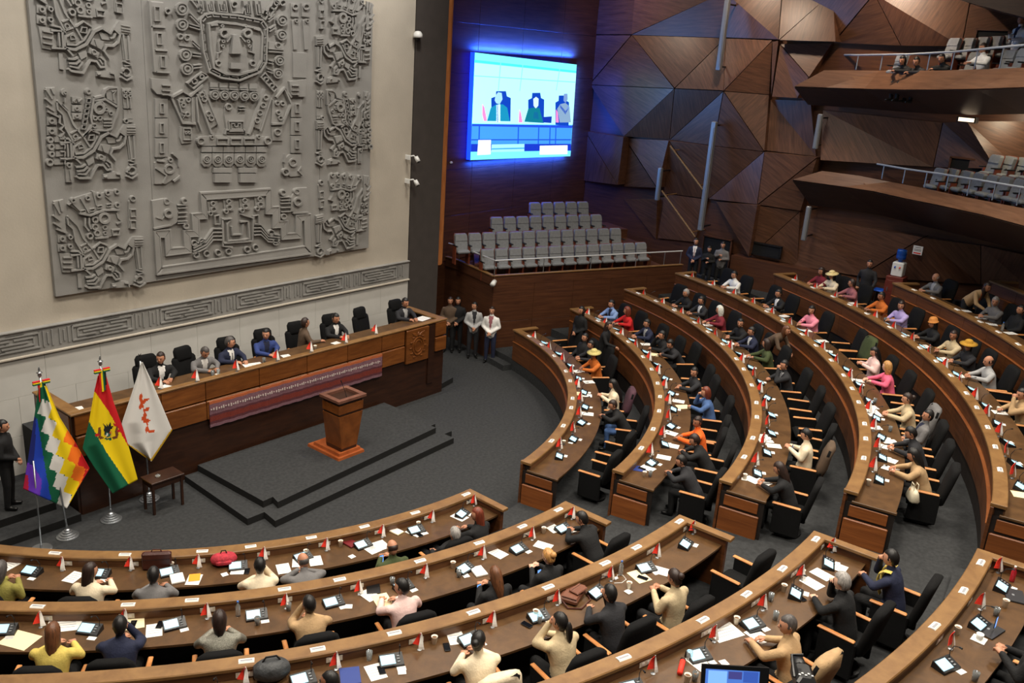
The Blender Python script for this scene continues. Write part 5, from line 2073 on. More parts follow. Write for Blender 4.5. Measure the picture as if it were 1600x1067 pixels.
def make_body(nm, seated=True, lean=10, twist=0, arms=None, hyaw=0, hpitch=0, legs='sit', curl=.6, side=0):
    m = MB()
    prims = []
    hz = .50 if seated else .93
    P = Vector((0, -.02 if seated else 0, hz))
    sp_ = Vector((math.sin(R_(side)), math.sin(R_(lean)), math.cos(R_(lean)))).normalized()
    tw = R_(twist)
    fwd = rotz((0, math.cos(R_(lean)), -math.sin(R_(lean))), tw)
    rings = []
    n = 16
    for s_, rx, ry, f in ((-.09, .11, .09, 0), (-.05, .165, .13, 0), (.06, .178, .140, .1), (.20, .172, .134, .3), (.32, .195, .138, .7), (.41, .218, .128, 1), (.475, .205, .105, 1), (.525, .125, .080, 1), (.55, .07, .065, 1)):
        c = P + sp_ * s_
        ax = rotz((1, 0, 0), tw * f)
        ay = sp_.cross(ax).normalized()
        rings.append([c + ax * rx * math.cos(2 * PI * k / n) + ay * ry * math.sin(2 * PI * k / n) for k in range(n)])
    m.loft(rings)
    prims.append((P, P + sp_ * .46, .15, .17, 0))
    nk = P + sp_ * .53
    hd = Vector((sp_.x * .5, math.sin(R_(lean * .55 - hpitch * .3)), math.cos(R_(lean * .55 - hpitch * .3)))).normalized()
    hc = nk + hd * .182
    capsule(m, nk - sp_ * .03, nk + hd * .11, .064, .056)
    prims.append((nk + hd * .03, nk + hd * .13, .055, .052, 2))
    hands = []
    for s_, key in ((1, 'r'), (-1, 'l')):
        sh = P + sp_ * .47 + rotz((s_ * (.203 if seated else .185), 0, -.015), tw)
        el, wr_ = [Vector(q) for q in arms[key]]
        capsule(m, sh, el, .070 if seated else .062, .060 if seated else .052)
        capsule(m, el, wr_, .058 if seated else .050, .043)
        prims.append((sh, el, .076, .062, 0))
        prims.append((el, wr_ + (wr_ - el).normalized() * .02, .06, .046, 0))
        hands.append((wr_, wr_ - el, s_))
    for s_ in (1, -1):
        hip = P + Vector((s_ * .085, 0, -.01))
        if legs == 'sit':
            kn, an = Vector((s_ * .12, .42, .50)), Vector((s_ * .12, .40, .09))
        elif legs == 'walk':
            kn, an = Vector((s_ * .08, .12 * s_ + .03, .50)), Vector((s_ * .08, .26 * s_, .09))
        else:
            kn, an = Vector((s_ * .105, .02, .50)), Vector((s_ * .11, -.01, .09))
        capsule(m, hip, kn, .10, .075)
        capsule(m, kn, an, .072, .055)
        prims.append((hip, kn, .09, .066, 1))
        prims.append((kn, an, .062, .046, 1))
        to = an + Vector((s_ * .02, .15, -.045))
        capsule(m, an + Vector((0, -.02, -.04)), to, .045, .036)
        prims.append((an + Vector((0, -.02, -.045)), to, .042, .036, 3))
    o = m.build('tmp', M_black)
    r = o.modifiers.new('r', 'REMESH')
    r.mode = 'VOXEL'
    r.voxel_size = .021
    sm = o.modifiers.new('s', 'SMOOTH')
    sm.factor = .5
    sm.iterations = 3
    dg = bpy.context.evaluated_depsgraph_get()
    ev = o.evaluated_get(dg)
    me = ev.to_mesh()
    vs = [v.co.copy() for v in me.vertices]
    fs = [tuple(f.vertices) for f in me.polygons]
    nr = [f.normal.copy() for f in me.polygons]
    ce = [f.center.copy() for f in me.polygons]
    ev.to_mesh_clear()
    bpy.data.objects.remove(o)
    q = MB()
    q.add(vs, fs)
    for i, c in enumerate(ce):
        best, bi = 9e9, 0
        for a, b, r0, r1, reg in prims:
            ab = b - a
            t = max(0, min(1, (c - a).dot(ab) / ab.length_squared))
            d = (c - (a + ab * t)).length - (r0 + (r1 - r0) * t)
            if d < best:
                best, bi = d, reg
        if bi == 0 and seated is not None:
            # open jacket front: a V of shirt below the throat
            rel_ = c - P
            h = rel_.dot(sp_)
            xx = abs(rotz(rel_ - sp_ * h, -tw).x)
            if .16 < h < .56 and xx < .012 + (h - .16) * .16 and nr[i].dot(fwd) > .35 and (c - P - sp_ * h).dot(fwd) > .03:
                bi = 5
                if xx < .016 and h < .50:
                    bi = 7
        q.m[i] = bi
    for w, d, s_ in hands:
        hand(q, w, d, Vector((0, .25, 1)), s_, 2, curl)
    M = headmat(hc, R_(hyaw) + tw * .8, R_(hpitch))
    head(q, M)
    me = bpy.data.meshes.new('person_' + nm)
    me.from_pydata(q.v, [], q.f)
    for _ in range(8):
        me.materials.append(M_black)
    me.polygons.foreach_set('material_index', q.m)
    me.polygons.foreach_set('use_smooth', [True] * len(me.polygons))
    me.update()
    POSES[nm] = (me, hc, R_(hyaw) + tw * .8, R_(hpitch))


SA = dict
make_body('desk', lean=14, arms=SA(r=((.27, .20, .83), (.12, .43, .825)), l=((-.27, .20, .83), (-.10, .45, .825))), hpitch=-12)
make_body('desk_l', lean=14, arms=SA(r=((.27, .18, .83), (.05, .41, .825)), l=((-.28, .22, .83), (-.16, .46, .825))), hyaw=38, hpitch=-8, twist=10)
make_body('desk_r', lean=14, arms=SA(r=((.28, .20, .83), (.16, .45, .825)), l=((-.27, .18, .83), (-.05, .41, .825))), hyaw=-38, hpitch=-8, twist=-10)
make_body('write', lean=24, arms=SA(r=((.28, .28, .83), (.10, .50, .825)), l=((-.28, .28, .83), (-.14, .48, .825))), hpitch=-32)
make_body('back', lean=-8, arms=SA(r=((.26, -.02, .76), (.12, .20, .66)), l=((-.26, -.02, .76), (-.10, .22, .66))), hpitch=0, hyaw=12)
make_body('chin', lean=16, arms=SA(r=((.20, .34, .84), (.05, .30, 1.10)), l=((-.27, .24, .83), (-.06, .44, .825))), hpitch=-10, curl=1.1)
make_body('chin_l', lean=16, arms=SA(l=((-.20, .34, .84), (-.05, .30, 1.10)), r=((.27, .24, .83), (.06, .44, .825))), hpitch=-8, hyaw=20, curl=1.1)
make_body('phone', lean=4, arms=SA(r=((.25, .06, .80), (.08, .30, .90)), l=((-.25, .06, .80), (-.08, .30, .90))), hpitch=-26, curl=1.0)
make_body('slump', lean=34, arms=SA(r=((.30, .36, .83), (.06, .52, .825)), l=((-.30, .36, .83), (-.04, .56, .825))), hpitch=-20, hyaw=20)
make_body('turned', lean=6, twist=40, arms=SA(r=((.16, .26, .80), (.02, .42, .82)), l=((-.24, -.12, .78), (-.26, .14, .68))), hyaw=25)
make_body('recline', lean=-26, arms=SA(r=((.27, -.10, .72), (.14, .14, .66)), l=((-.27, -.10, .72), (-.12, .16, .66))), hpitch=-14)
make_body('stand', seated=False, lean=2, legs='stand', arms=SA(r=((.26, .02, 1.14), (.05, .20, 1.02)), l=((-.26, .02, 1.14), (-.03, .21, 1.00))), hpitch=-4)
make_body('stand_turn', seated=False, lean=2, legs='stand', arms=SA(r=((.26, .02, 1.14), (.06, .18, 1.02)), l=((-.26, .02, 1.14), (-.04, .19, 1.00))), hyaw=-45)
make_body('stand_hold', seated=False, lean=4, legs='stand', arms=SA(r=((.24, .06, 1.16), (.05, .27, 1.30)), l=((-.25, .05, 1.15), (-.05, .24, 1.16))), hpitch=-10, curl=1.0)
make_body('stand_reach', seated=False, lean=10, legs='stand', arms=SA(r=((.26, .20, 1.18), (.20, .44, 1.12)), l=((-.25, .02, 1.14), (-.20, .16, .92))), hpitch=-12)
make_body('stand_bend', seated=False, lean=48, legs='stand', arms=SA(r=((.24, .48, 1.00), (.14, .66, .90)), l=((-.24, .46, 1.00), (-.10, .64, .88))), hpitch=-10)
make_body('walk', seated=False, lean=6, legs='walk', arms=SA(r=((.26, -.08, 1.15), (.24, .02, .92)), l=((-.26, .12, 1.16), (-.22, .30, 1.00))), hpitch=-6)

HAIR = {}


def make_hair(nm, back, drop, vol=1.0, bun=None, bald=False):
    m = MB()
    nl, nm_ = 14, 22
    rings = []
    for i in range(nl + 1):
        a = -PI / 2 + PI * i / nl
        r, z = max(.02, math.cos(a)), math.sin(a)
        ring = []
        for k in range(nm_):
            b = 2 * PI * k / nm_
            x, y = r * math.sin(b), r * math.cos(b)
            p = head_shape((x, y, z))
            wv = 1 + .025 * math.sin(b * 7 + z * 5) + .02 * math.sin(b * 13 - z * 9)
            facey = y > .30 - .25 * max(0, z - .35) and z < .62
            if bald:
                sc = 1.07 if (y < .15 and -.35 < z < .35) else .90
            elif facey or (z < -.15 - (.55 if y < -.2 else 0) and not back):
                sc = .86
            else:
                sc = (1.075 - .055 * max(0, y) * (z < .9)) * vol * wv
            sc *= 1.07
            p = Vector((p.x * sc, p.y * sc, p.z * sc))
            if back and y < .28 and z < .1:
                f = (.1 - z) / 1.1
                p.z -= drop * f * (1 + .10 * math.sin(b * 6))
                p.x *= 1 + .12 * f + .05 * math.sin(b * 8) * f
                p.y -= .02 * f
                if y > 0:
                    p.y *= 1 - .3 * f
            ring.append(p)
        rings.append(ring)
    m.loft(rings)
    if bun:
        c, rr, stretch = bun
        for_ = []
        for i in range(7):
            a = -PI / 2 + PI * i / 6
            for_.append([Vector(c) + Vector((rr * max(.05, math.cos(a)) * math.sin(q * PI / 5), rr * max(.05, math.cos(a)) * math.cos(q * PI / 5), rr * stretch * math.sin(a))) for q in range(10)])
        m.loft(for_)
    me = bpy.data.meshes.new('hair_' + nm)
    o = m.build('tmp', M_black, None, True)
    HAIR[nm] = o.data
    bpy.data.objects.remove(o)


make_hair('short', False, 0)
make_hair('thick', False, 0, 1.08)
make_hair('long', True, .22)
make_hair('longer', True, .34, 1.03)
make_hair('bob', True, .09, 1.05)
make_hair('bun', False, 0, 1.0, ((0, -.115, .03), .05, 1.0))
make_hair('pony', False, 0, 1.0, ((0, -.13, -.10), .045, 3.2))
make_hair('bald', False, 0, 1, None, True)
HATM = {}
m = MB()
m.lathe([(0, .155), (.06, .15), (.085, .13), (.09, .07), (.10, .062), (.19, .05), (.195, .056), (.10, .075), (.095, .078)], 20)
o = m.build('tmp', M_black, None, True)
HATM['brim'] = o.data
bpy.data.objects.remove(o)
m = MB()
m.lathe([(0, .17), (.07, .16), (.10, .12), (.105, .05), (.125, .045), (.125, .035), (.09, .03)], 18)
o = m.build('tmp', M_black, None, True)
HATM['bowler'] = o.data
bpy.data.objects.remove(o)

SK = {'a': (198, 142, 112), 'b': (186, 130, 100), 'c': (160, 106, 78), 'd': (224, 178, 152)}
HC = {'k': (18, 15, 14), 'n': (40, 26, 20), 'b': (92, 56, 32), 'y': (176, 128, 74), 'g': (140, 136, 132), 'r': (104, 46, 28), 'w': (206, 198, 186), 's': (70, 66, 64)}
CC = dict(black=(16, 16, 18), char=(34, 34, 38), navy=(28, 34, 60), blue=(44, 62, 120), denim=(70, 100, 150), sky=(128, 156, 206), grey=(112, 110, 110), lgrey=(170, 170, 170), brown=(88, 70, 54),
          tan=(180, 148, 108), beige=(198, 178, 142), cream=(230, 214, 184), white=(232, 230, 226), orange=(240, 104, 30), rust=(196, 104, 34), red=(196, 24, 26), maroon=(120, 30, 44), pink=(232, 140, 160),
          hot=(240, 104, 136), blush=(230, 196, 190), lilac=(176, 160, 214), olive=(140, 132, 62), green=(64, 74, 40), yellow=(214, 190, 96), silver=(150, 148, 136), purple=(78, 48, 60), rose=(150, 90, 96))


def clothmat(c):
    if c == 'silver':
        return mat('garment_' + c, CC[c], .35, metal=.5, noise=.5, nscale=90, bump=.5, bscale=200)
    return mat('garment_' + c, CC[c], .85, noise=.12, nscale=9, bump=.25, bscale=45)


def dress(o, top, bottom, skin, shirt, tie):
    ms = [clothmat(top), clothmat(bottom), mat('skin_' + skin, SK[skin], .55), mat('shoe_black', (14, 14, 14), .4), mat('eye_dark', (24, 16, 14), .4),
          clothmat(shirt or top), mat('lip_' + skin, tuple(int(v * .78) for v in SK[skin]), .5), clothmat(tie or shirt or top)]
    for i, mm in enumerate(ms):
        o.material_slots[i].link = 'OBJECT'
        o.material_slots[i].material = mm


def person(loc, rz, pose, top, hair, hcol, label, skin='b', bottom='black', shirt=None, tie=None, hat=None, scale=1.04, extra=None, group=None, lift=0.0):
    me, hc, hy, hp = POSES[pose]
    o = link('person', me)
    o.location = loc
    o.rotation_euler[2] = rz
    o.scale = (scale,) * 3
    dress(o, top, bottom, skin, shirt, tie)
    tag(o, label, 'person', group)
    if hair:
        h = link('hair', HAIR[hair], o)
        h.location = hc
        h.rotation_euler = (hp, 0, hy)
        h.material_slots[0].link = 'OBJECT'
        h.material_slots[0].material = wood('hair_' + hcol, tuple(int(v * .7) for v in HC[hcol]), tuple(min(255, int(v * 1.3 + 4)) for v in HC[hcol]), scale=(70, 70, 9), rough=.5, vary=.1)
    if hat:
        h = link('hat', HATM[hat[0]], o)
        h.location = hc
        h.rotation_euler = (hp, 0, hy)
        h.material_slots[0].link = 'OBJECT'
        h.material_slots[0].material = mat('hat_%d' % hat[1][0], hat[1], .8, noise=.15, nscale=30)
    return o


USED = {}


def sit(row, px, py, pose, top, hair, hcol, label, **k):
    """seat a person in a row: the head's photo point gives the place behind the desk"""
    n = int(row[1])
    F = FLR[n]
    hc = POSES[pose][1]
    q = at(px, py, F + hc.z)
    th = math.degrees(math.atan2(q.y, q.x))
    r = math.hypot(q.x, q.y) + hc.y
    r = max(RAD[n] + 1.12, min(RAD[n] + 1.42, r))
    p = pol(r, th, F)
    rz = R_(th) + PI / 2
    USED.setdefault(row, []).append((th, r))
    return person(p, rz + R_(k.pop('turn', 0)), pose, top, hair, hcol, label, **k)


# right bank, first row
sit('R1', 890, 531, 'back', 'black', 'short', 'k', 'person in black with arms low, farthest seat of the right bank first row')
sit('R1', 924, 541, 'desk', 'char', 'short', 'k', 'person in charcoal seated just behind the orange jacket, right bank first row')
sit('R1', 923, 556, 'desk_l', 'rust', 'long', 'k', 'person in orange jacket and round straw hat, right bank first row', hat=('brim', (206, 190, 120)), skin='c')
sit('R1', 957, 603, 'phone', 'cream', 'longer', 'k', 'woman in cream top with long black hair, right bank first row', skin='a')
sit('R1', 971, 637, 'slump', 'black', 'short', 'n', 'person in black leaning over denim lap, right bank first row', bottom='denim')
# second row
sit('R2', 942, 478, 'desk', 'sky', 'short', 'k', 'person in light blue shirt and dark vest, right bank second row', shirt='navy', skin='a')
sit('R2', 980, 488, 'desk_r', 'red', 'bob', 'r', 'person in red hooded jacket, right bank second row')
sit('R2', 998, 508, 'desk', 'navy', 'short', 'k', 'man in navy suit with pale shirt, right bank second row', shirt='lgrey')
sit('R2', 1029, 526, 'chin', 'black', 'short', 'k', 'person in black reading papers, right bank second row')
sit('R2', 1048, 540, 'slump', 'char', 'thick', 'k', 'person in dark grey leather jacket leaning on the desk, right bank second row')
sit('R2', 1081, 584, 'desk_l', 'char', 'short', 'k', 'man in dark jacket reaching along the desk, right bank second row')
sit('R2', 1103, 616, 'chin', 'denim', 'bob', 'r', 'woman with auburn hair in denim shirt, right bank second row', skin='a')
sit('R2', 1075, 660, 'desk_l', 'orange', 'short', 'n', 'person in bright orange jacket, right bank second row', skin='c')
sit('R2', 1086, 691, 'slump', 'black', 'thick', 'n', 'person in black coat right of the orange jacket, right bank second row')
sit('R2', 1076, 727, 'slump', 'char', 'short', 'k', 'person in grey padded jacket, end seat of the right bank second row')
# third row
sit('R3', 1056, 461, 'desk', 'black', 'short', 'g', 'grey haired man in black, far end of right bank third row')
sit('R3', 1085, 472, 'desk', 'char', 'short', 'k', 'man in dark suit with white shirt, right bank third row', shirt='white')
sit('R3', 1109, 487, 'desk_r', 'maroon', 'bob', 'w', 'woman with white hair in maroon jacket, right bank third row', skin='a')
sit('R3', 1137, 507, 'desk_l', 'black', 'short', 'k', 'person in shiny black jacket, right bank third row')
sit('R3', 1163, 520, 'desk', 'navy', 'short', 'k', 'man in navy suit with open white collar, right bank third row', shirt='white')
sit('R3', 1182, 539, 'desk_r', 'green', 'bob', 'n', 'person in olive green jacket, right bank third row')
sit('R3', 1208, 572, 'chin_l', 'char', 'short', 'k', 'man in dark suit with a hand at his face, right bank third row', shirt='lgrey')
sit('R3', 1250, 681, 'phone', 'cream', 'short', 'k', 'person in cream sweater holding a phone, right bank third row', skin='a')
sit('R3', 1211, 734, 'write', 'black', 'long', 'n', 'woman in black bent over papers, end seat of right bank third row')
# fourth row
sit('R4', 1141, 432, 'desk', 'white', 'short', 'k', 'person in white top with a dark strap, right bank fourth row')
sit('R4', 1207, 461, 'desk', 'black', 'short', 'k', 'man in black jacket and white shirt, right bank fourth row', shirt='white')
sit('R4', 1251, 487, 'desk_l', 'pink', 'bob', 'k', 'woman in pink jacket, right bank fourth row')
sit('R4', 1344, 551, 'phone', 'blush', 'long', 'k', 'woman in pale pink top holding a cup, right bank fourth row', skin='a')
sit('R4', 1386, 576, 'desk_r', 'hot', 'bob', 'y', 'woman with blond hair in bright pink, right bank fourth row', skin='d')
sit('R4', 1406, 625, 'desk', 'beige', 'bun', 'n', 'woman in beige top with hair tied back, right bank fourth row', skin='a')
sit('R4', 1436, 651, 'back', 'grey', 'short', 'k', 'man in grey suit leaning back, right bank fourth row', shirt='navy')
sit('R4', 1417, 679, 'write', 'char', 'short', 'k', 'man in charcoal suit writing, right bank fourth row')
sit('R4', 1428, 715, 'write', 'tan', 'long', 'k', 'woman with long black hair in tan top writing, right bank fourth row')
# fifth row
sit('R5', 1255, 427, 'desk', 'maroon', 'bob', 'n', 'person in maroon, far end of right bank fifth row')
sit('R5', 1274, 433, 'desk', 'cream', 'long', 'k', 'person in cream top and wide cream hat, right bank fifth row', hat=('brim', (230, 210, 150)))
sit('R5', 1316, 445, 'desk_r', 'rose', 'short', 'n', 'person in dusty rose jacket, right bank fifth row')
sit('R5', 1359, 465, 'desk', 'rust', 'short', 'k', 'person in orange brown jacket, right bank fifth row', skin='c')
sit('R5', 1372, 479, 'desk_l', 'lilac', 'bob', 'n', 'person in lilac cardigan, right bank fifth row')
sit('R5', 1444, 507, 'desk', 'black', 'long', 'k', 'person in black wearing an orange flowered hat, right bank fifth row', hat=('bowler', (200, 130, 60)))
sit('R5', 1474, 526, 'desk_l', 'beige', 'short', 'n', 'person in cream beige jacket, right bank fifth row', skin='c')
sit('R5', 1499, 542, 'desk_l', 'char', 'long', 'k', 'person in dark jacket and yellow brown hat, right bank fifth row', hat=('brim', (188, 140, 40)))
sit('R5', 1537, 567, 'desk', 'lgrey', 'bald', 'n', 'balding man in pale grey vest over black sleeves, right bank fifth row', shirt='lgrey')
sit('R5', 1592, 619, 'chin_l', 'tan', 'short', 'k', 'person in tan jacket with a hand at the mouth, right bank fifth row')
# sixth row
sit('R6', 1448, 436, 'desk', 'grey', 'bald', 'g', 'bald man in grey suit, right bank sixth row', shirt='lgrey', skin='a')
sit('R6', 1555, 474, 'desk_l', 'grey', 'bob', 'g', 'grey haired person in grey jacket, right bank sixth row')
sit('R6', 1580, 486, 'back', 'black', 'short', 'k', 'person in black at the right edge, right bank sixth row')

# near bank
sit('L1', 8, 888, 'phone', 'olive', 'bob', 's', 'person in olive jacket at the left edge, near bank first row')
sit('L1', 141, 897, 'desk_r', 'cream', 'longer', 'n', 'woman with long dark hair in cream sweater, near bank first row', skin='a')
sit('L1', 240, 903, 'desk', 'grey', 'short', 'k', 'dark haired man in front of a grey jacketed chair, near bank first row')
sit('L1', 406, 888, 'chin', 'cream', 'short', 'k', 'man in cream shirt raising a hand, near bank first row')
sit('L1', 479, 893, 'slump', 'grey', 'bald', 's', 'person in grey slumped low, near bank first row')
sit('L1', 614, 861, 'phone', 'green', 'bald', 'n', 'balding man in olive looking at a phone, near bank first row')
sit('L1', 700, 830, 'recline', 'black', 'short', 'g', 'grey haired man in black coat reclining, near bank first row', skin='a')
sit('L1', 746, 808, 'desk_l', 'black', 'longer', 'r', 'woman with long auburn hair in black, end seat of near bank first row')
sit('L2', 83, 994, 'desk', 'yellow', 'longer', 'b', 'woman with long brown hair in pale yellow jacket, near bank second row', skin='a')
sit('L2', 188, 983, 'chin', 'navy', 'short', 'k', 'black haired man in navy suit, near bank second row')
sit('L2', 343, 974, 'desk', 'silver', 'bob', 'n', 'woman in glittering silver jacket, near bank second row', skin='a')
sit('L2', 482, 946, 'chin_l', 'tan', 'short', 'k', 'man in tan shirt with elbows on the desk, near bank second row')
sit('L2', 628, 922, 'desk_l', 'blush', 'short', 'k', 'man in pale pink shirt, near bank second row', skin='a')
sit('L2', 774, 903, 'phone', 'black', 'long', 'b', 'woman with light brown hair in black holding a phone, near bank second row', skin='a')
sit('L2', 864, 879, 'phone', 'black', 'bun', 'y', 'blond woman with a bun in black, near bank second row', skin='d')
sit('L2', 907, 813, 'slump', 'black', 'short', 'k', 'man in black leather jacket, end seat of near bank second row')
sit('L3', 504, 1032, 'turned', 'grey', 'short', 'k', 'bearded man in grey jacket turned sideways, near bank third row', skin='c')
sit('L3', 740, 998, 'desk_r', 'cream', 'bun', 'k', 'woman in cream cardigan with black bun, near bank third row', skin='a')
sit('L3', 875, 977, 'chin_l', 'beige', 'pony', 'k', 'woman with black ponytail in beige top drinking, near bank third row', skin='a')
sit('L3', 944, 926, 'chin', 'char', 'short', 'k', 'man in charcoal suit eating, near bank third row', skin='a')
sit('L3', 1054, 908, 'phone', 'beige', 'bun', 'n', 'woman in beige jacket with dark bun holding a cup, near bank third row')
sit('L4', 1306, 910, 'chin', 'black', 'thick', 'g', 'grey haired man in black suit with hands at his face, near bank fourth row', skin='d')
sash = sit('L4', 1392, 877, 'chin', 'navy', 'short', 'k', 'man in navy suit wearing a yellow sash, near bank fourth row', shirt='yellow', tie='yellow', skin='a')
m = MB()
for s_ in (-1, 1):
    m.loft([[Vector((s_ * x - w, y, z)), Vector((s_ * x + w, y, z)), Vector((s_ * x + w, y + .014, z + .004)), Vector((s_ * x - w, y + .014, z + .004))] for x, y, z, w in ((.115, .09, 1.045, .04), (.12, .17, 1.04, .045), (.10, .235, .97, .045), (.085, .25, .88, .045), (.075, .225, .76, .045), (.07, .18, .66, .045))])
m.build('sash', clothmat('yellow'), sash)
sit('L4', 1231, 982, 'desk_l', 'tan', 'short', 's', 'man in beige jacket leaning on papers, near bank fourth row', skin='a')
sit('L5', 1610, 1000, 'phone', 'black', 'long', 'k', 'person in black holding up a phone at the right edge, near bank fifth row', skin='a')

# people standing among the desks
def stand(px, py, z, pose, top, hair, hcol, label, face, **k):
    p = at(px, py, z)
    if z == FLR[1] and math.hypot(p.x, p.y) > 10.5:
        p = pol(10.5, math.degrees(math.atan2(p.y, p.x)), z)
    a = math.atan2(face[1] - p.y, face[0] - p.x) - PI / 2
    return person(p, a, pose, top, hair, hcol, label, **k)


stand(958, 592, FLR[1], 'stand_reach', 'black', 'long', 'n', 'woman in black standing between the first two right rows, arm stretched', (9.0, -6.0), skin='a')
stand(922, 566, FLR[1], 'stand', 'black', 'long', 'k', 'person in black standing behind the straw hat, right bank first row', (0, -2))
stand(1190, 590, FLR[3], 'stand_bend', 'brown', 'bob', 'b', 'person in brown coat bending over behind the third right row', (10, -12))
stand(764, 566, 0, 'stand', 'white', 'short', 'n', 'man in white shirt and dark trousers standing by the gallery wall, hands folded', (-3, -8), shirt='rose', bottom='navy', skin='a')
stand(737, 558, 0, 'stand_turn', 'lgrey', 'short', 'k', 'man in pale grey jacket and jeans standing by the gallery wall', (2, -8), shirt='char', bottom='char', skin='b')
stand(712, 549, 0, 'stand', 'black', 'longer', 'k', 'figure in black standing behind the right end of the rostrum', (-2, -8))
stand(700, 549, 0, 'stand', 'brown', 'short', 'n', 'man in brown jacket beside the right end of the rostrum', (-2, -8))
q = at(1090, 374, FLR[5] + 1.62)
for (px, py, zz_, pose, top, hair, hcol, lab, kw) in ((1088, 376, 1.60, 'stand', 'navy', 'short', 'k', 'man in navy suit and white shirt by the doorway, leftmost of three', dict(shirt='white', tie='rose')),
                                         (1109, 388, 1.42, 'stand_hold', 'black', 'bob', 'k', 'short person in black by the doorway, middle of three', {}),
                                         (1131, 376, 1.60, 'stand_hold', 'grey', 'short', 'k', 'man in grey brown jacket by the doorway, rightmost of three', {})):
    p = at_x(px, py, 15.75 if px < 1120 else 16.1)
    p.z = FLR[4] + .22
    person(p, math.atan2(-12 - p.y, -4 - p.x) - PI / 2, pose, top, hair, hcol, lab, skin='a', scale=.97 if zz_ > 1.5 else .87, **kw)
q = at_x(1362, 400, 16.0)
person(Vector((q.x, q.y, FLR[5] + .02)), R_(100), 'walk', 'char', 'short', 'k', 'man in dark clothes walking past the water cooler', bottom='black')
q = at(1517, 449, FLR[6] + 1.36)
person(Vector((q.x, q.y, FLR[6])), R_(150), 'stand_bend', 'tan', 'long', 'n', 'person in tan shawl and orange scarf bending behind the sixth right row', shirt='orange', tie='orange', skin='c')
q = at_y(8, 720, -1.95)
person(Vector((q.x, -1.95, .32)), R_(-130), 'stand', 'black', 'short', 'k', 'person in black standing on the steps at the left edge', skin='b')

# people at the rostrum
for px, py, pose, top, hair, hcol, lab, kw in ((252, 580, 'desk_r', 'black', 'short', 'n', 'man in black suit at the rostrum behind the white flag', dict(shirt='white')),
                                   (320, 566, 'write', 'grey', 'short', 's', 'man in grey suit looking down at the rostrum', dict(shirt='white')),
                                   (359, 546, 'desk_l', 'navy', 'short', 's', 'man in navy suit with black tie at the rostrum', dict(shirt='white', tie='black', skin='a')),
                                   (415.6, 531, 'desk_r', 'blue', 'short', 'k', 'man in blue jacket with folded hands at the rostrum centre', dict(shirt='navy', skin='a')),
                                   (475.6, 513, 'turned', 'brown', 'short', 'n', 'man in brown jacket turned sideways at the rostrum', dict()),
                                   (524, 511, 'desk', 'black', 'short', 'k', 'man in black suit with white shirt at the rostrum', dict(shirt='white')),
                                   (632, 489, 'desk', 'char', 'short', 'k', 'man in dark uniform jacket at the right end of the rostrum', dict(shirt='lgrey'))):
    hc = POSES[pose][1]
    q = at_y(px, py, -1.62 + hc.y * -1)
    p = Vector((q.x, -1.62, RF + .16))
    person(p, PI + (.5 if pose == 'turned' else 0), pose, top, hair, hcol, lab, scale=1.07, **kw)
for i, x in enumerate((-2.62, -1.63, -.59, .44, 1.44, 2.55, 3.68)):
    RC.put((x, -1.42, RF), PI + (.15 if i in (1, 6) else -.1), 'tall black padded chair behind the rostrum, %s from the left' % ORD[i + 1], 'chair', 'tall chairs behind the rostrum')
RC.put((4.95, -1.42, RF), PI, 'tall black padded chair at the far right end of the rostrum', 'chair', 'tall chairs behind the rostrum')

# people on the upper balcony
for px, py, top, hair, hcol, lab in ((1427, 98, 'black', 'bob', 'k', 'person in black leaning over, leftmost on the upper balcony'), (1449, 100, 'char', 'short', 'k', 'person in charcoal on the upper balcony beside the leftmost'),
                                     (1489, 95, 'black', 'short', 'k', 'person in black bent forward on the upper balcony'), (1543, 84, 'white', 'short', 'n', 'person in white shirt on the upper balcony')):
    p = at_bal(px, py - 3, 19.6, 1.2)
    p.z -= 1.16
    a = math.atan2(p.y, p.x)
    person(p, a + PI / 2, 'desk' if top == 'white' else 'slump', top, hair, hcol, lab, bottom='black')
p = at_bal(1598, 38, 20.6, .5)
p.z -= 1.60
person(p, math.atan2(p.y, p.x) + PI / 2, 'stand_hold', 'white', 'short', 'k', 'person in white shirt and dark vest standing at the right edge of the upper balcony', shirt='navy')

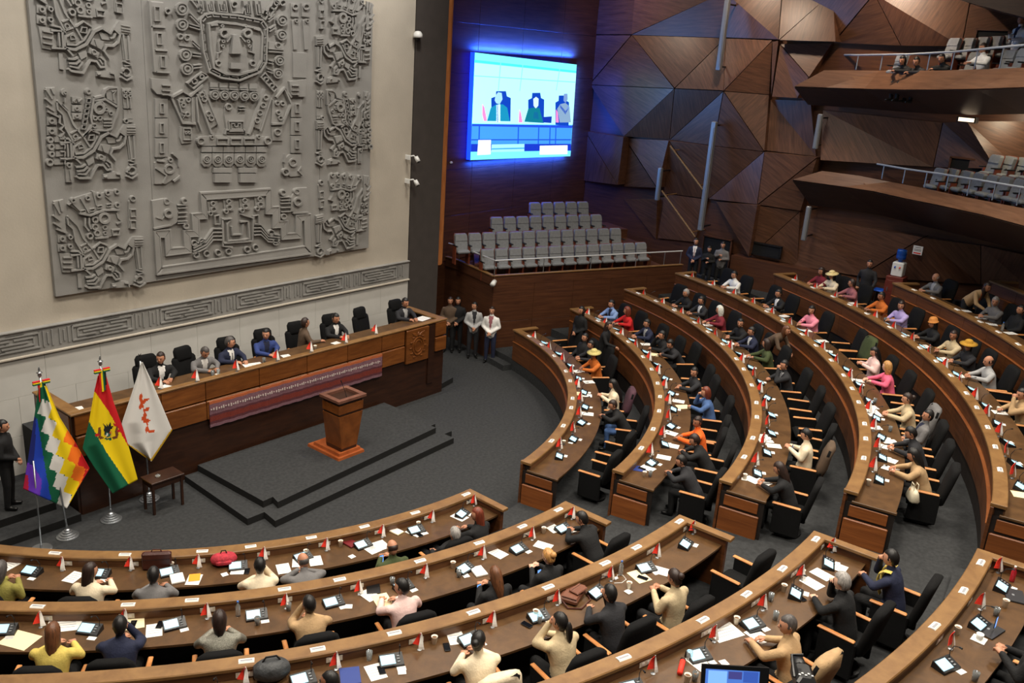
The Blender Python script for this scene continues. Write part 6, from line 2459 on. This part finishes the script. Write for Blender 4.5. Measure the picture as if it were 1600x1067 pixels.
# ------------------------------------------------------------------ coats hung over chair backs
cm = MB()
rings = []
for z, w, t in ((.52, .30, .10), (.70, .315, .10), (.95, .31, .095), (1.12, .27, .09), (1.175, .20, .07), (1.19, .12, .04)):
    rings.append([Vector((x * w * (1 + .03 * math.sin(i * 2.1 + z * 9)), -.26 - (z - .5) * .22 + y * t + .012 * math.sin(i * 1.3 + z * 14), z)) for i, (x, y) in enumerate(((-1, -.5), (-.6, -1), (0, -1.05), (.6, -1), (1, -.5), (1, .5), (.6, .8), (0, .85), (-.6, .8), (-1, .5)))])
cm.loft(rings)
co = cm.build('tmp', M_black, None, True)
COAT = co.data
bpy.data.objects.remove(co)
for row, px, py, col, lab in (('R4', 1326, 533, 'green', 'olive green jacket hung over a chair back, right bank fourth row'), ('R4', 1448, 634, 'grey', 'grey hooded coat hung over a chair back, right bank fourth row'),
                              ('R1', 978, 607, 'purple', 'dark plum shawl hung over a chair back, right bank first row'), ('R3', 1287, 690, 'brown', 'dark brown coat hung over a chair back, right bank third row'),
                              ('L1', 262, 918, 'grey', 'grey jacket hung over a chair back, near bank first row'), ('L4', 1310, 1012, 'tan', 'tan coat hung over a chair back, near bank fourth row'),
                              ('L3', 738, 1048, 'cream', 'cream cardigan hung over a chair back, near bank third row')):
    n = int(row[1])
    q = at(px, py, FLR[n] + 1.05)
    th, r = math.degrees(math.atan2(q.y, q.x)), RAD[n] + 1.22
    near = [u for u in USED[row] if abs(u[0] - th) < 2.6]
    if near:
        th, r = near[0][0], near[0][1] + .03
    else:
        USED[row].append((th, r - .03))
    o = link('hung_coat', COAT, None, pol(r, th, FLR[n]), R_(th) + PI / 2)
    o.material_slots[0].link = 'OBJECT'
    o.material_slots[0].material = clothmat(col)
    tag(o, lab, 'coat')

# ------------------------------------------------------------------ delegate chairs: one behind every desk place
for row, angs in SEATS.items():
    n = int(row[1])
    occ = list(USED.get(row, []))
    step = abs(angs[1] - angs[0])
    spots = []
    for a in angs:
        if all(abs(a - t) > step * .62 for t, r in occ):
            spots.append((a, RAD[n] + 1.22 + random.uniform(-.04, .08), random.uniform(-9, 9)))
    spots += [(t, r + .03, 0) for t, r in occ]
    spots.sort(reverse=(row[0] == 'L'))
    for i, (a, r, tw) in enumerate(spots):
        bank = 'right bank' if row[0] == 'R' else 'near bank'
        CH.put(pol(r, a, FLR[n]), R_(a) + PI / 2 + R_(tw), 'black chair with wooden armrests, %s from the aisle, %s row of the %s' % (ORD[i + 1], ORD[n], bank), 'chair', 'black delegate chairs')

# ------------------------------------------------------------------ desk equipment at every place
def proto_console():
    t = empty('desk_console', (0, 0, 0))
    m = MB()
    m.loft([[Vector((x, y, z)) for x, y, z in ((-.15, -.09, 0), (.15, -.09, 0), (.15, .09, 0), (-.15, .09, 0))], [Vector((x, y, z)) for x, y, z in ((-.145, -.085, .03), (.145, -.085, .03), (.145, .085, .085), (-.145, .085, .085))]])
    b = m.build('body', M_dkplast, t)
    n = Vector((0, -.307, .95)).normalized()
    def s_(x, v, h):
        base = Vector((x, -.085 + v * .17, .03 + v * .055))
        return base + n * h
    m = MB()
    m.loft([[s_(x, v, .001) for x, v in ((-.135, .12), (.045, .12), (.045, .88), (-.135, .88))], [s_(x, v, .005) for x, v in ((-.132, .14), (.042, .14), (.042, .86), (-.132, .86))]])
    m.build('screen', M_screen, t)
    for i in range(3):
        m = MB()
        m.box(s_(.085 + .0 * i, .25 + i * .22, .004), (.03, .02, .008))
        m.build('button', M_alu, b)
    m = MB()
    m.tube([(.11, .05, .06), (.112, .06, .16), (.10, .02, .25), (.085, -.05, .285)], [.006, .005, .005, .005], 6)
    g = m.build('microphone', M_dkplast, t)
    m = MB()
    m.tube([(.085, -.05, .285), (.08, -.085, .29)], .011, 7)
    m.build('mic_head', M_dkplast, g)
    m = MB()
    m.box((.10, -.13, .003), (.11, .07, .006))
    m.build('voting_card', M_white, t)
    return t


def proto_flag():
    t = empty('desk_flag', (0, 0, 0))
    m = MB()
    m.lathe([(0, 0), (.035, 0), (.035, .01), (.008, .016), (0, .016)], 12)
    m.build('foot', M_steel, t)
    m = MB()
    m.tube([(0, 0, .01), (0, 0, .31)], .004, 6)
    m.build('mast', M_steel, t)
    for i, (mt, nm) in enumerate(((M_red, 'red_cloth'), (M_flagwhite, 'white_cloth'))):
        m = MB()
        rings = []
        for j in range(7):
            f = j / 6
            z = .30 - f * (.25 if i else .20)
            w0 = -.10 * f ** .7 if i == 0 else .012 * f
            w1 = .018 * f + .004 if i == 0 else .012 + .065 * f
            y = .02 * math.sin(f * 4 + i)
            rings.append([Vector((w0, y - .03 * f, z)), Vector((w1, y + .03 * f, z - .02 * f)), Vector((w1, y + .03 * f + .008, z - .02 * f)), Vector((w0, y - .03 * f + .008, z))])
        m.loft(rings)
        m.build(nm, mt, t)
    return t


def proto_card():
    t = empty('name_card', (0, 0, 0))
    m = MB()
    m.loft([[Vector((x, -.045, 0)), Vector((x, .045, 0)), Vector((x, .02, .012)), Vector((x, -.03, .016))] for x in (-.09, .09)])
    m.build('card', M_white, t)
    m = MB()
    m.loft([[Vector((x, -.022, .0154)), Vector((x, .01, .0129)), Vector((x, .01, .0137)), Vector((x, -.022, .0162))] for x in (-.07, .07)])
    m.build('printed_name', mat('grey_print', (150, 150, 155)), t)
    return t


CO, FL, NC = Stamp(proto_console()), Stamp(proto_flag()), Stamp(proto_card())
for row, angs in SEATS.items():
    n = int(row[1])
    bank = 'right bank' if row[0] == 'R' else 'near bank'
    aa = sorted(angs, reverse=(row[0] == 'L'))
    for i, a in enumerate(aa):
        ds = 57.3 / RAD[n]
        where_ = '%s from the aisle, %s row of the %s' % (ORD[i + 1], ORD[n], bank)
        dt = LED[n] - .175
        rz = R_(a) + PI / 2
        if row != 'R6':
            CO.put(pol(RAD[n] + .40, a - .12 * ds, dt), rz + PI + random.uniform(-.35, .35) + PI, 'desk console, ' + where_, 'console', 'desk consoles')
            sd = .28 if row[0] == 'L' else .22
            FL.put(pol(RAD[n] + .26 + random.uniform(0, .05), a + sd * ds * (1 if row[0] == 'L' else 1), dt), math.atan2(CR.y, CR.x) + random.uniform(-.5, .5), 'red and white flag, ' + where_, 'flag', 'small desk flags').scale = (.82 if row[0] == 'L' else 1.0,) * 3
        NC.put(pol(RAD[n] + .07, a + random.uniform(.0, .35) * ds, LED[n]), rz + PI + random.uniform(-.06, .06) - PI, 'white name card, ' + where_, 'card', 'name cards on the ledges')
# flags and papers along the rostrum
for i, (px, py) in enumerate(((248, 607), (314, 600), (378, 584), (437, 566), (496, 555), (540, 537), (585, 522))):
    p = at(px, py, RT)
    FL.put((p.x, max(-2.57, min(-2.48, p.y)), RT), math.atan2(CR.y, CR.x) + random.uniform(-.4, .4), 'small red and white flag on the rostrum ledge, %s from the left' % ORD[i + 1], 'flag', 'small desk flags').scale = (.92,) * 3


# ------------------------------------------------------------------ things lying on the desks
def dz(row):
    return RT - .05 if row == 'RO' else LED[int(row[1])] - .175


PLACE = {'L': 'near bank', 'R': 'right bank'}
CNT = {}


def where(row, kind):
    CNT[(row, kind)] = CNT.get((row, kind), 0) + 1
    i = CNT[(row, kind)]
    if row == 'RO':
        return '%s from the left on the rostrum' % ORD[i]
    return '%s from the %s, %s row of the %s' % (ORD[i], 'left' if row[0] == 'L' else 'far end', ORD[int(row[1])], PLACE[row[0]])


def spot(row, px, py, h=0.0):
    p = at(px, py, dz(row) + h)
    p.z = dz(row)
    if row != 'RO':
        n = int(row[1])
        r = math.hypot(p.x, p.y)
        a = math.degrees(math.atan2(p.y, p.x))
        r2 = max(RAD[n] + .24, min(RAD[n] + .74, r))
        p = pol(r2, a, dz(row))
        return p, R_(a) + PI / 2
    p.y = max(-2.36, min(-2.06, p.y))
    return p, PI


def sheet(row, px, py, kind='paper', rot=0.0, size=None):
    p, rz = spot(row, px, py)
    w, h, mt, lab, cat, th = {'paper': (.21, .29, M_white, 'white paper sheet', 'paper', .004), 'note': (.10, .10, M_white, 'small white note slip', 'note', .003),
                          'cream': (.24, .31, M_cream, 'cream coloured folder', 'folder', .008), 'pad': (.16, .21, M_cream, 'thick cream notepad', 'notepad', .025),
                          'book': (.20, .26, M_white, 'white bound notebook', 'notebook', .03), 'red': (.18, .24, mat('book_red', (110, 24, 30), .5), 'dark red hardcover book', 'book', .03),
                          'blue': (.24, .30, mat('folder_blue', (40, 60, 130), .5), 'blue document folder', 'folder', .008), 'phone': (.08, .16, M_dkplast, 'black smartphone', 'phone', .010),
                          'wide': (.42, .30, M_white, 'large white unfolded sheet', 'paper', .004), 'yellow': (.42, .32, M_cream, 'large cream unfolded sheet', 'paper', .004),
                          'blackbook': (.20, .25, M_dkplast, 'black notebook', 'notebook', .02)}[kind]
    lift = {'phone': .006, 'note': .004}.get(kind, 0) + .002 + .0011 * (CNT.get((row, kind), 0) % 7)
    t = empty({'phone': 'smartphone', 'note': 'note_slip', 'pad': 'notepad', 'book': 'notebook', 'blackbook': 'notebook', 'red': 'hardcover_book', 'blue': 'document_folder', 'cream': 'document_folder'}.get(kind, 'paper_sheet'),
              p + Vector((0, 0, lift)), rz + R_(rot), lab + ', ' + where(row, kind), cat, 'things on the desks')
    m = MB()
    m.box((0, 0, th / 2), (w, h, th), bev=.002 if th < .01 else .006)
    m.build({'phone': 'case', 'book': 'cover', 'red': 'cover', 'blackbook': 'cover'}.get(kind, 'leaf'), mt, t)
    if kind == 'phone':
        m = MB()
        m.box((0, 0, th + .0008), (w * .9, h * .9, .0012))
        m.build('glass', mat('phone_glass', (12, 14, 18), .12), t)
    elif kind in ('paper', 'wide'):
        for j in range(4):
            m = MB()
            m.box((-.01 * (j % 2), h * (.3 - j * .17), th + .0004), (w * .7, h * .03, .0006))
            m.build('text_line', mat('grey_print', (150, 150, 155)), t)
    elif kind in ('pad', 'book'):
        m = MB()
        m.box((0, 0, th + .001), (w * .94, h * .94, .002))
        m.build('page', M_white, t)
    return t


def vessel(row, px, py, kind='cup'):
    p, rz = spot(row, px, py, .05)
    lab, cat = {'cup': ('pale paper cup', 'cup'), 'juice': ('glass of orange juice', 'glass'), 'glass': ('empty clear glass', 'glass'), 'bottle': ('clear water bottle', 'bottle'), 'redbottle': ('bottle of red drink', 'bottle'),
                'bowl': ('glass of yellow fruit', 'glass'), 'mug': ('white cup on a square saucer', 'cup')}[kind]
    t = empty({'cup': 'paper_cup', 'juice': 'juice_glass', 'glass': 'drinking_glass', 'bottle': 'water_bottle', 'redbottle': 'drink_bottle', 'bowl': 'fruit_glass', 'mug': 'cup_and_saucer'}[kind], p, rz, lab + ', ' + where(row, kind), cat, 'things on the desks')
    if kind == 'cup':
        m = MB()
        m.lathe([(0, 0), (.029, 0), (.041, .105), (.043, .108), (.039, .108), (.028, .008), (0, .008)], 14)
        m.build('wall', M_cup, t, True)
        m = MB()
        m.lathe([(0, .085), (.036, .085), (.036, .088), (0, .088)], 12)
        m.build('drink', mat('coffee', (96, 62, 36), .3), t)
    elif kind in ('juice', 'glass', 'bowl'):
        m = MB()
        m.lathe([(0, 0), (.032, 0), (.04, .12), (.037, .12), (.03, .008), (0, .008)], 14)
        m.build('glass', M_glass, t, True)
        if kind != 'glass':
            m = MB()
            m.lathe([(0, .01), (.029, .01), (.034, .075), (0, .075)], 14)
            m.build('juice', M_juice, t, True)
    elif kind == 'mug':
        m = MB()
        m.box((0, 0, .006), (.16, .16, .012), bev=.004)
        m.build('saucer', M_white, t)
        m = MB()
        m.lathe([(0, .012), (.035, .012), (.045, .085), (.041, .085), (.03, .02), (0, .02)], 14)
        m.build('cup', M_plast, t, True)
    else:
        m = MB()
        m.lathe([(0, 0), (.033, 0), (.034, .02), (.034, .15), (.012, .20), (.012, .22), (0, .22)], 12)
        m.build('body', M_glass if kind == 'bottle' else mat('red_drink', (180, 40, 50), .15), t, True)
        m = MB()
        m.lathe([(0, .215), (.015, .215), (.015, .235), (0, .235)], 10)
        m.build('cap', mat('cap_blue', (60, 110, 190)) if kind == 'bottle' else M_white, t)
    return t


for row, items in {
    'L1': [('paper', 20, 879), ('paper', 115, 902), ('book', 277, 905), ('paper', 303, 906), ('note', 351, 898), ('paper', 372, 890), ('phone', 386, 893), ('paper', 443, 889), ('paper', 467, 879), ('paper', 493, 877),
           ('red', 547, 849), ('note', 550, 870), ('paper', 581, 858), ('paper', 596, 852), ('pad', 619, 831), ('paper', 648, 832), ('phone', 655, 836), ('paper', 718, 808)],
    'L2': [('yellow', 31, 1000), ('wide', 101, 976), ('cream', 211, 972), ('phone', 208, 976), ('paper', 241, 985), ('phone', 250, 977), ('paper', 577, 930), ('cream', 597, 938), ('blackbook', 581, 917), ('note', 728, 900), ('book', 748, 894),
           ('paper', 778, 865), ('paper', 849, 853), ('paper', 863, 825), ('phone', 872, 829), ('note', 545, 948)],
    'L3': [('blue', 547, 1056), ('paper', 587, 1050), ('phone', 596, 1048), ('note', 628, 1050), ('paper', 712, 996), ('phone', 698, 1012), ('phone', 823, 977), ('cream', 999, 901), ('phone', 1004, 904), ('paper', 1031, 892), ('note', 982, 925)],
    'L4': [('wide', 1132, 988), ('blackbook', 1172, 980), ('paper', 1184, 994), ('paper', 1092, 1036), ('note', 1131, 1036), ('paper', 1307, 886), ('paper', 1284, 898), ('paper', 1269, 912), ('phone', 1251, 935)],
    'L5': [],
    'R1': [('paper', 904, 580), ('paper', 920, 597), ('paper', 916, 618), ('cream', 899, 615), ('paper', 918, 647), ('note', 892, 692)],
    'R2': [('paper', 1010, 538), ('cream', 1020, 554), ('paper', 1060, 627), ('cream', 1067, 636), ('paper', 1048, 677), ('paper', 1050, 697), ('paper', 1037, 715), ('blue', 993, 731), ('paper', 1012, 732), ('phone', 1003, 733)],
    'R3': [('paper', 1106, 508), ('paper', 1140, 537), ('paper', 1166, 557), ('wide', 1194, 685), ('paper', 1209, 697), ('note', 1155, 747), ('paper', 1175, 750), ('paper', 1192, 754)],
    'R4': [('paper', 1203, 483), ('paper', 1225, 494), ('paper', 1260, 517), ('paper', 1285, 533), ('paper', 1292, 549), ('paper', 1340, 595), ('paper', 1361, 637), ('wide', 1364, 645), ('paper', 1366, 668), ('paper', 1390, 690), ('paper', 1381, 698), ('paper', 1389, 719), ('paper', 1391, 733)],
    'R5': [('paper', 1330, 474), ('paper', 1443, 541), ('paper', 1473, 561), ('paper', 1498, 588), ('paper', 1562, 645), ('cream', 1597, 774)],
    'R6': [('paper', 1508, 486), ('paper', 1532, 497), ('paper', 1549, 507), ('paper', 1579, 521)],
    'RO': [('paper', 122, 640), ('paper', 400, 574), ('wide', 405, 575), ('paper', 452, 559), ('paper', 535, 540), ('wide', 660, 498), ('paper', 262, 606), ('note', 340, 585)],
}.items():
    for it in sorted(items, key=lambda q: q[1] if row[0] == 'L' or row == 'RO' else q[2]):
        sheet(row, it[1], it[2], it[0], random.uniform(-22, 22))
for row, items in {
    'L1': [('cup', 478, 864), ('cup', 530, 846), ('cup', 654, 820), ('cup', 268, 884)],
    'L2': [('bottle', 372, 957), ('juice', 451, 949), ('juice', 402, 971), ('juice', 610, 905), ('cup', 705, 880), ('juice', 717, 897), ('cup', 843, 825)],
    'L3': [('glass', 577, 1025), ('cup', 676, 996), ('cup', 837, 959), ('cup', 983, 915), ('bottle', 968, 892), ('glass', 843, 968)],
    'L4': [('cup', 1144, 966), ('glass', 1077, 1025), ('cup', 1074, 1060), ('juice', 1086, 1058), ('cup', 1215, 914), ('cup', 1248, 893), ('glass', 1201, 932), ('glass', 1212, 963)],
    'L5': [('redbottle', 1582, 903), ('cup', 1571, 943), ('bowl', 1557, 957), ('cup', 1496, 985), ('mug', 1531, 994), ('bowl', 1524, 1058)],
    'R1': [('cup', 881, 692)], 'R2': [('cup', 1007, 741), ('juice', 1016, 741)], 'R3': [('cup', 1164, 745)], 'R4': [('juice', 1367, 627), ('juice', 1391, 671), ('cup', 1353, 753)],
    'R5': [('cup', 1560, 640), ('juice', 1383, 500)], 'R6': [('bottle', 1566, 514)], 'RO': [('juice', 421, 567), ('glass', 351, 586), ('glass', 341, 588), ('cup', 505, 548)],
}.items():
    for kind, x, y in sorted(items, key=lambda q: q[1] if row[0] == 'L' or row == 'RO' else q[2]):
        vessel(row, x, y, kind)

# orange folder on the white notebook
p, rz = spot('L1', 304, 903)
m = MB()
m.box((0, 0, .008), (.17, .20, .006), bev=.002)
tag(m.build('orange_folder', mat('folder_orange', (245, 160, 40), .6), None, False, p + Vector((0, 0, .004)), rz), 'bright orange folder on a white sheet, near bank first row', 'folder')

# brown briefcase standing on the first near row
p, rz = spot('L1', 249, 880)
M_leather = mat('brown_leather', (70, 32, 24), .45, noise=.15, nscale=14, bump=.2, bscale=120)
t = empty('briefcase', p, rz, 'dark brown leather briefcase standing on the near bank first desk', 'briefcase')
m = MB()
m.box((0, 0, .16), (.44, .10, .31), bev=.03)
m.build('body', M_leather, t)
m = MB()
m.loft([[Vector((x, -.055, z)), Vector((x, -.062, z)), Vector((x, -.062, z + .002)), Vector((x, -.055, z + .002))] for x, z in ((-.21, .20), (.21, .20))])
m.build('seam', M_dkplast, t)
m = MB()
m.tube([(-.08, 0, .31), (-.06, 0, .35), (.06, 0, .35), (.08, 0, .31)], .010, 6)
m.build('handle', M_leather, t)
# red backpack
p, rz = spot('L1', 350, 880)
M_bp = mat('backpack_red', (176, 44, 58), .8, noise=.35, nscale=18, bump=.4, bscale=60)
t = empty('backpack', p, rz, 'red patterned backpack lying on the near bank first desk', 'backpack')
m = MB()
rings = []
for i in range(9):
    a = -PI / 2 + PI * i / 8
    rings.append([Vector((.21 * max(.12, math.cos(a) ** .6) * math.cos(b * PI / 8), .13 * max(.12, math.cos(a) ** .6) * math.sin(b * PI / 8), .10 + .10 * math.sin(a) * (1 + .08 * math.sin(b)))) for b in range(16)])
m.loft(rings)
m.build('body', M_bp, t, True)
m = MB()
m.box((0, -.10, .09), (.24, .08, .11), bev=.035)
m.build('front_pocket', M_bp, t)
m = MB()
m.tube([(-.05, .0, .19), (-.03, .02, .24), (.03, .02, .24), (.05, 0, .19)], .010, 6)
m.build('top_loop', M_dkplast, t)
# brown bags on the third near row
p, rz = spot('L3', 890, 930)
M_bag = mat('bag_brown', (112, 66, 46), .5, noise=.12, nscale=14, bump=.15, bscale=100)
t = empty('shoulder_bag', p, rz + .5, 'brown leather shoulder bag lying on the near bank third desk', 'bag')
m = MB()
m.box((0, 0, .05), (.42, .28, .10), bev=.03)
m.build('body', M_bag, t)
m = MB()
m.box((0, -.02, .108), (.40, .22, .02), bev=.008)
f_ = m.build('flap', M_bag, t)
m = MB()
m.box((0, -.11, .122), (.05, .03, .012))
m.build('clasp', M_steel, f_)
m = MB()
m.tube([(-.2, .1, .06), (-.3, -.05, .012), (-.22, -.22, .012), (.05, -.26, .012), (.2, -.12, .03)], .012, 6)
m.build('strap', M_leather, t)
t = empty('leather_pouch', p + pol(.08, -60, .125), rz + .2, 'flat brown leather pouch resting on the brown shoulder bag', 'pouch')
m = MB()
m.box((0, 0, .015), (.24, .16, .03), bev=.01)
m.build('body', M_bag, t)
m = MB()
m.box((0, .04, .0315), (.22, .004, .003))
m.build('zip', M_dkplast, t)
# charger and cable near the bottle
p, rz = spot('L3', 962, 905)
t = empty('power_adapter', p, rz, 'white power adapter with a looped cable on the near bank third desk', 'adapter')
m = MB()
m.box((0, 0, .015), (.07, .05, .03), bev=.008)
m.build('body', M_plast, t)
m = MB()
m.tube([(.03, 0, .02), (.10, .06, .006), (.16, .0, .006), (.12, -.1, .006), (.0, -.12, .006), (-.1, -.06, .006)], .005, 6)
m.build('cable', M_plast, t)
# grey bag at the bottom edge, laptops, red tube
p, rz = spot('L3', 424, 1056)
t = empty('grey_bag', p, rz, 'dark grey puffy bag on the near bank third desk at the bottom edge', 'bag')
m = MB()
rings = []
for i in range(9):
    a = -PI / 2 + PI * i / 8
    rings.append([Vector((.22 * max(.15, math.cos(a) ** .7) * math.cos(b * PI / 8) * (1 + .05 * math.sin(b * 3)), .15 * max(.15, math.cos(a) ** .7) * math.sin(b * PI / 8), .13 + .13 * math.sin(a))) for b in range(16)])
m.loft(rings)
m.build('body', mat('bag_grey', (58, 60, 62), .6, noise=.3, nscale=14, bump=.6, bscale=20), t, True)
m = MB()
m.tube([(-.1, 0, .25), (-.06, 0, .31), (.06, 0, .31), (.1, 0, .25)], .012, 6)
m.build('handle', M_dkplast, t)
for px, py, rot, lab in ((1585, 932, .3, 'closed dark grey laptop on the near bank fifth desk'), (1546, 986, -.2, 'closed black laptop beside the white cup, near bank fifth desk')):
    p, rz = spot('L5', px, py)
    t = empty('laptop', p, rz + rot, lab, 'laptop')
    m = MB()
    m.box((0, 0, .008), (.33, .23, .014), bev=.004)
    m.build('base', M_dkplast, t)
    m = MB()
    m.box((0, 0, .020), (.33, .23, .008), bev=.003)
    m.build('lid', mat('laptop_lid', (46, 46, 50), .4), t)
    m = MB()
    m.box((0, .02, .0245), (.04, .03, .001))
    m.build('badge', M_alu, t)
p, rz = spot('L4', 1064, 1046)
t = empty('document_tube', p, rz + .6, 'bright red document tube on the near bank fourth desk', 'tube')
m = MB()
m.tube([(-.12, 0, .035), (.12, 0, .035)], .034, 12)
m.build('tube', M_red, t, True)
m = MB()
m.tube([(.118, 0, .035), (.14, 0, .035)], .037, 12)
m.build('cap', M_dkplast, t)
p, rz = spot('L4', 1083, 1032)
# white handbag on an armrest of the fourth right row
q = at(1426, 776, FLR[4] + .56)
t = empty('handbag', (q.x, q.y, FLR[4] + .50), .6, 'cream leather handbag on the end chair, right bank fourth row', 'handbag')
M_hb = mat('handbag_cream', (216, 206, 180), .5, noise=.08, nscale=20)
m = MB()
m.loft([[Vector((x * w, y * d, z)) for x, y in ((-1, -.6), (-.7, -1), (.7, -1), (1, -.6), (1, .6), (.7, 1), (-.7, 1), (-1, .6))] for z, w, d in ((0, .15, .08), (.03, .17, .09), (.16, .15, .06), (.22, .13, .03))])
m.build('body', M_hb, t, True)
for s_ in (-1, 1):
    m = MB()
    m.tube([(-.08, s_ * .03, .2), (-.05, s_ * .04, .32), (.05, s_ * .04, .32), (.08, s_ * .03, .2)], .009, 6)
    m.build('handle', M_hb, t)

# phones held in hands
for row, px, py, lab in (('R3', 1238, 700, 'phone held by the person in cream sweater'), ('L2', 748, 919, 'blue lit phone held by the light brown haired woman'), ('L2', 842, 896, 'blue lit phone held by the blond woman'), ('L1', 596, 873, 'phone held by the balding man in olive'),
                         ('L5', 1556, 972, 'phone held up at the right edge')):
    n = int(row[1])
    p = at(px, py, FLR[n] + .92)
    a = math.atan2(p.y, p.x)
    t = empty('held_phone', p, a + PI / 2, lab, 'phone')
    m = MB()
    m.box((0, 0, 0), (.075, .012, .15), bev=.004)
    m.build('case', M_dkplast, t)
    m = MB()
    m.box((0, -.007, 0), (.066, .002, .135))
    m.build('screen', mat('phone_lit', (110, 160, 235), .3, emit=1.2), t)

# ------------------------------------------------------------------ press gear at the bottom edge
p = at(1148, 1058, 5.0)
dp = (p - CAM).dot(CF)
wd = 106 / FPX * dp
t = empty('tablet_on_stand', Vector((p.x, p.y, FLR[5])), math.atan2(CR.y, CR.x), 'tablet on a stand filming the hall, at the bottom edge', 'tablet')
hz = p.z - FLR[5]
M_tab = Matrix.Translation((0, 0, hz)) @ Matrix.Rotation(R_(-18), 4, 'X')
m = MB()
m.hexa([M_tab @ Vector(q) for q in ((-wd / 2, -.01, -wd * .36), (wd / 2, -.01, -wd * .36), (wd / 2, .01, -wd * .36), (-wd / 2, .01, -wd * .36), (-wd / 2, -.01, wd * .17), (wd / 2, -.01, wd * .17), (wd / 2, .01, wd * .17), (-wd / 2, .01, wd * .17))])
m.build('case', M_dkplast, t)
for x0, x1, z0, z1, c in ((-.44, .36, -.33, .11, (70, 110, 190)), (-.40, -.12, -.1, .09, (120, 170, 235)), (-.10, .10, -.02, .09, (60, 60, 120)), (.12, .34, -.06, .10, (50, 80, 160)), (-.42, .34, -.31, -.12, (46, 50, 90)), (-.2, .2, -.2, -.16, (150, 120, 150))):
    m = MB()
    e = -.0115 - .0006 * (abs(x0) < .42) - .0006 * (z0 == -.2)
    m.add([M_tab @ Vector((x * wd, e, z * wd)) for x, z in ((x0, z0), (x1, z0), (x1, z1), (x0, z1))], [(0, 1, 2, 3)])
    m.build('display', mat('tablet_%d' % c[2], c, .3, emit=.9), t)
m = MB()
m.tube([(0, .02, .02), (0, .02, hz - wd * .2)], .02, 8)
m.build('stand_pole', M_dkplast, t)
for i in range(3):
    a = i * 2 * PI / 3
    m = MB()
    m.tube([(0, .02, .4), (.35 * math.cos(a), .02 + .35 * math.sin(a), .0)], .014, 6)
    m.build('leg', M_dkplast, t)
p = at(1256, 1052, 4.7)
t = empty('video_camera', Vector((p.x, p.y, FLR[5])), math.atan2(CR.y, CR.x) - .1, 'black video camera on a tripod at the bottom edge', 'video camera')
hz = p.z - FLR[5]
m = MB()
m.box((0, 0, hz - .04), (.16, .24, .13), bev=.03)
bd = m.build('body', M_dkplast, t)
for i in range(5):
    m = MB()
    m.box((-.05 + i * .025, -.06 + .02 * (i % 2), hz + .028), (.016, .014, .008))
    m.build('button', M_plast, bd)
m = MB()
m.tube([(0, .1, hz - .03), (0, .24, hz - .05)], .055, 12)
m.build('lens', M_dkplast, t, True)
m = MB()
m.tube([(-.09, -.06, hz + .0), (-.09, .1, hz + .09), (.0, .1, hz + .10)], .014, 6)
m.build('handle', M_dkplast, t)
for i in range(3):
    a = i * 2 * PI / 3 + .4
    m = MB()
    m.tube([(0, 0, hz - .1), (.4 * math.cos(a), .4 * math.sin(a), 0)], .016, 6)
    m.build('leg', M_dkplast, t)
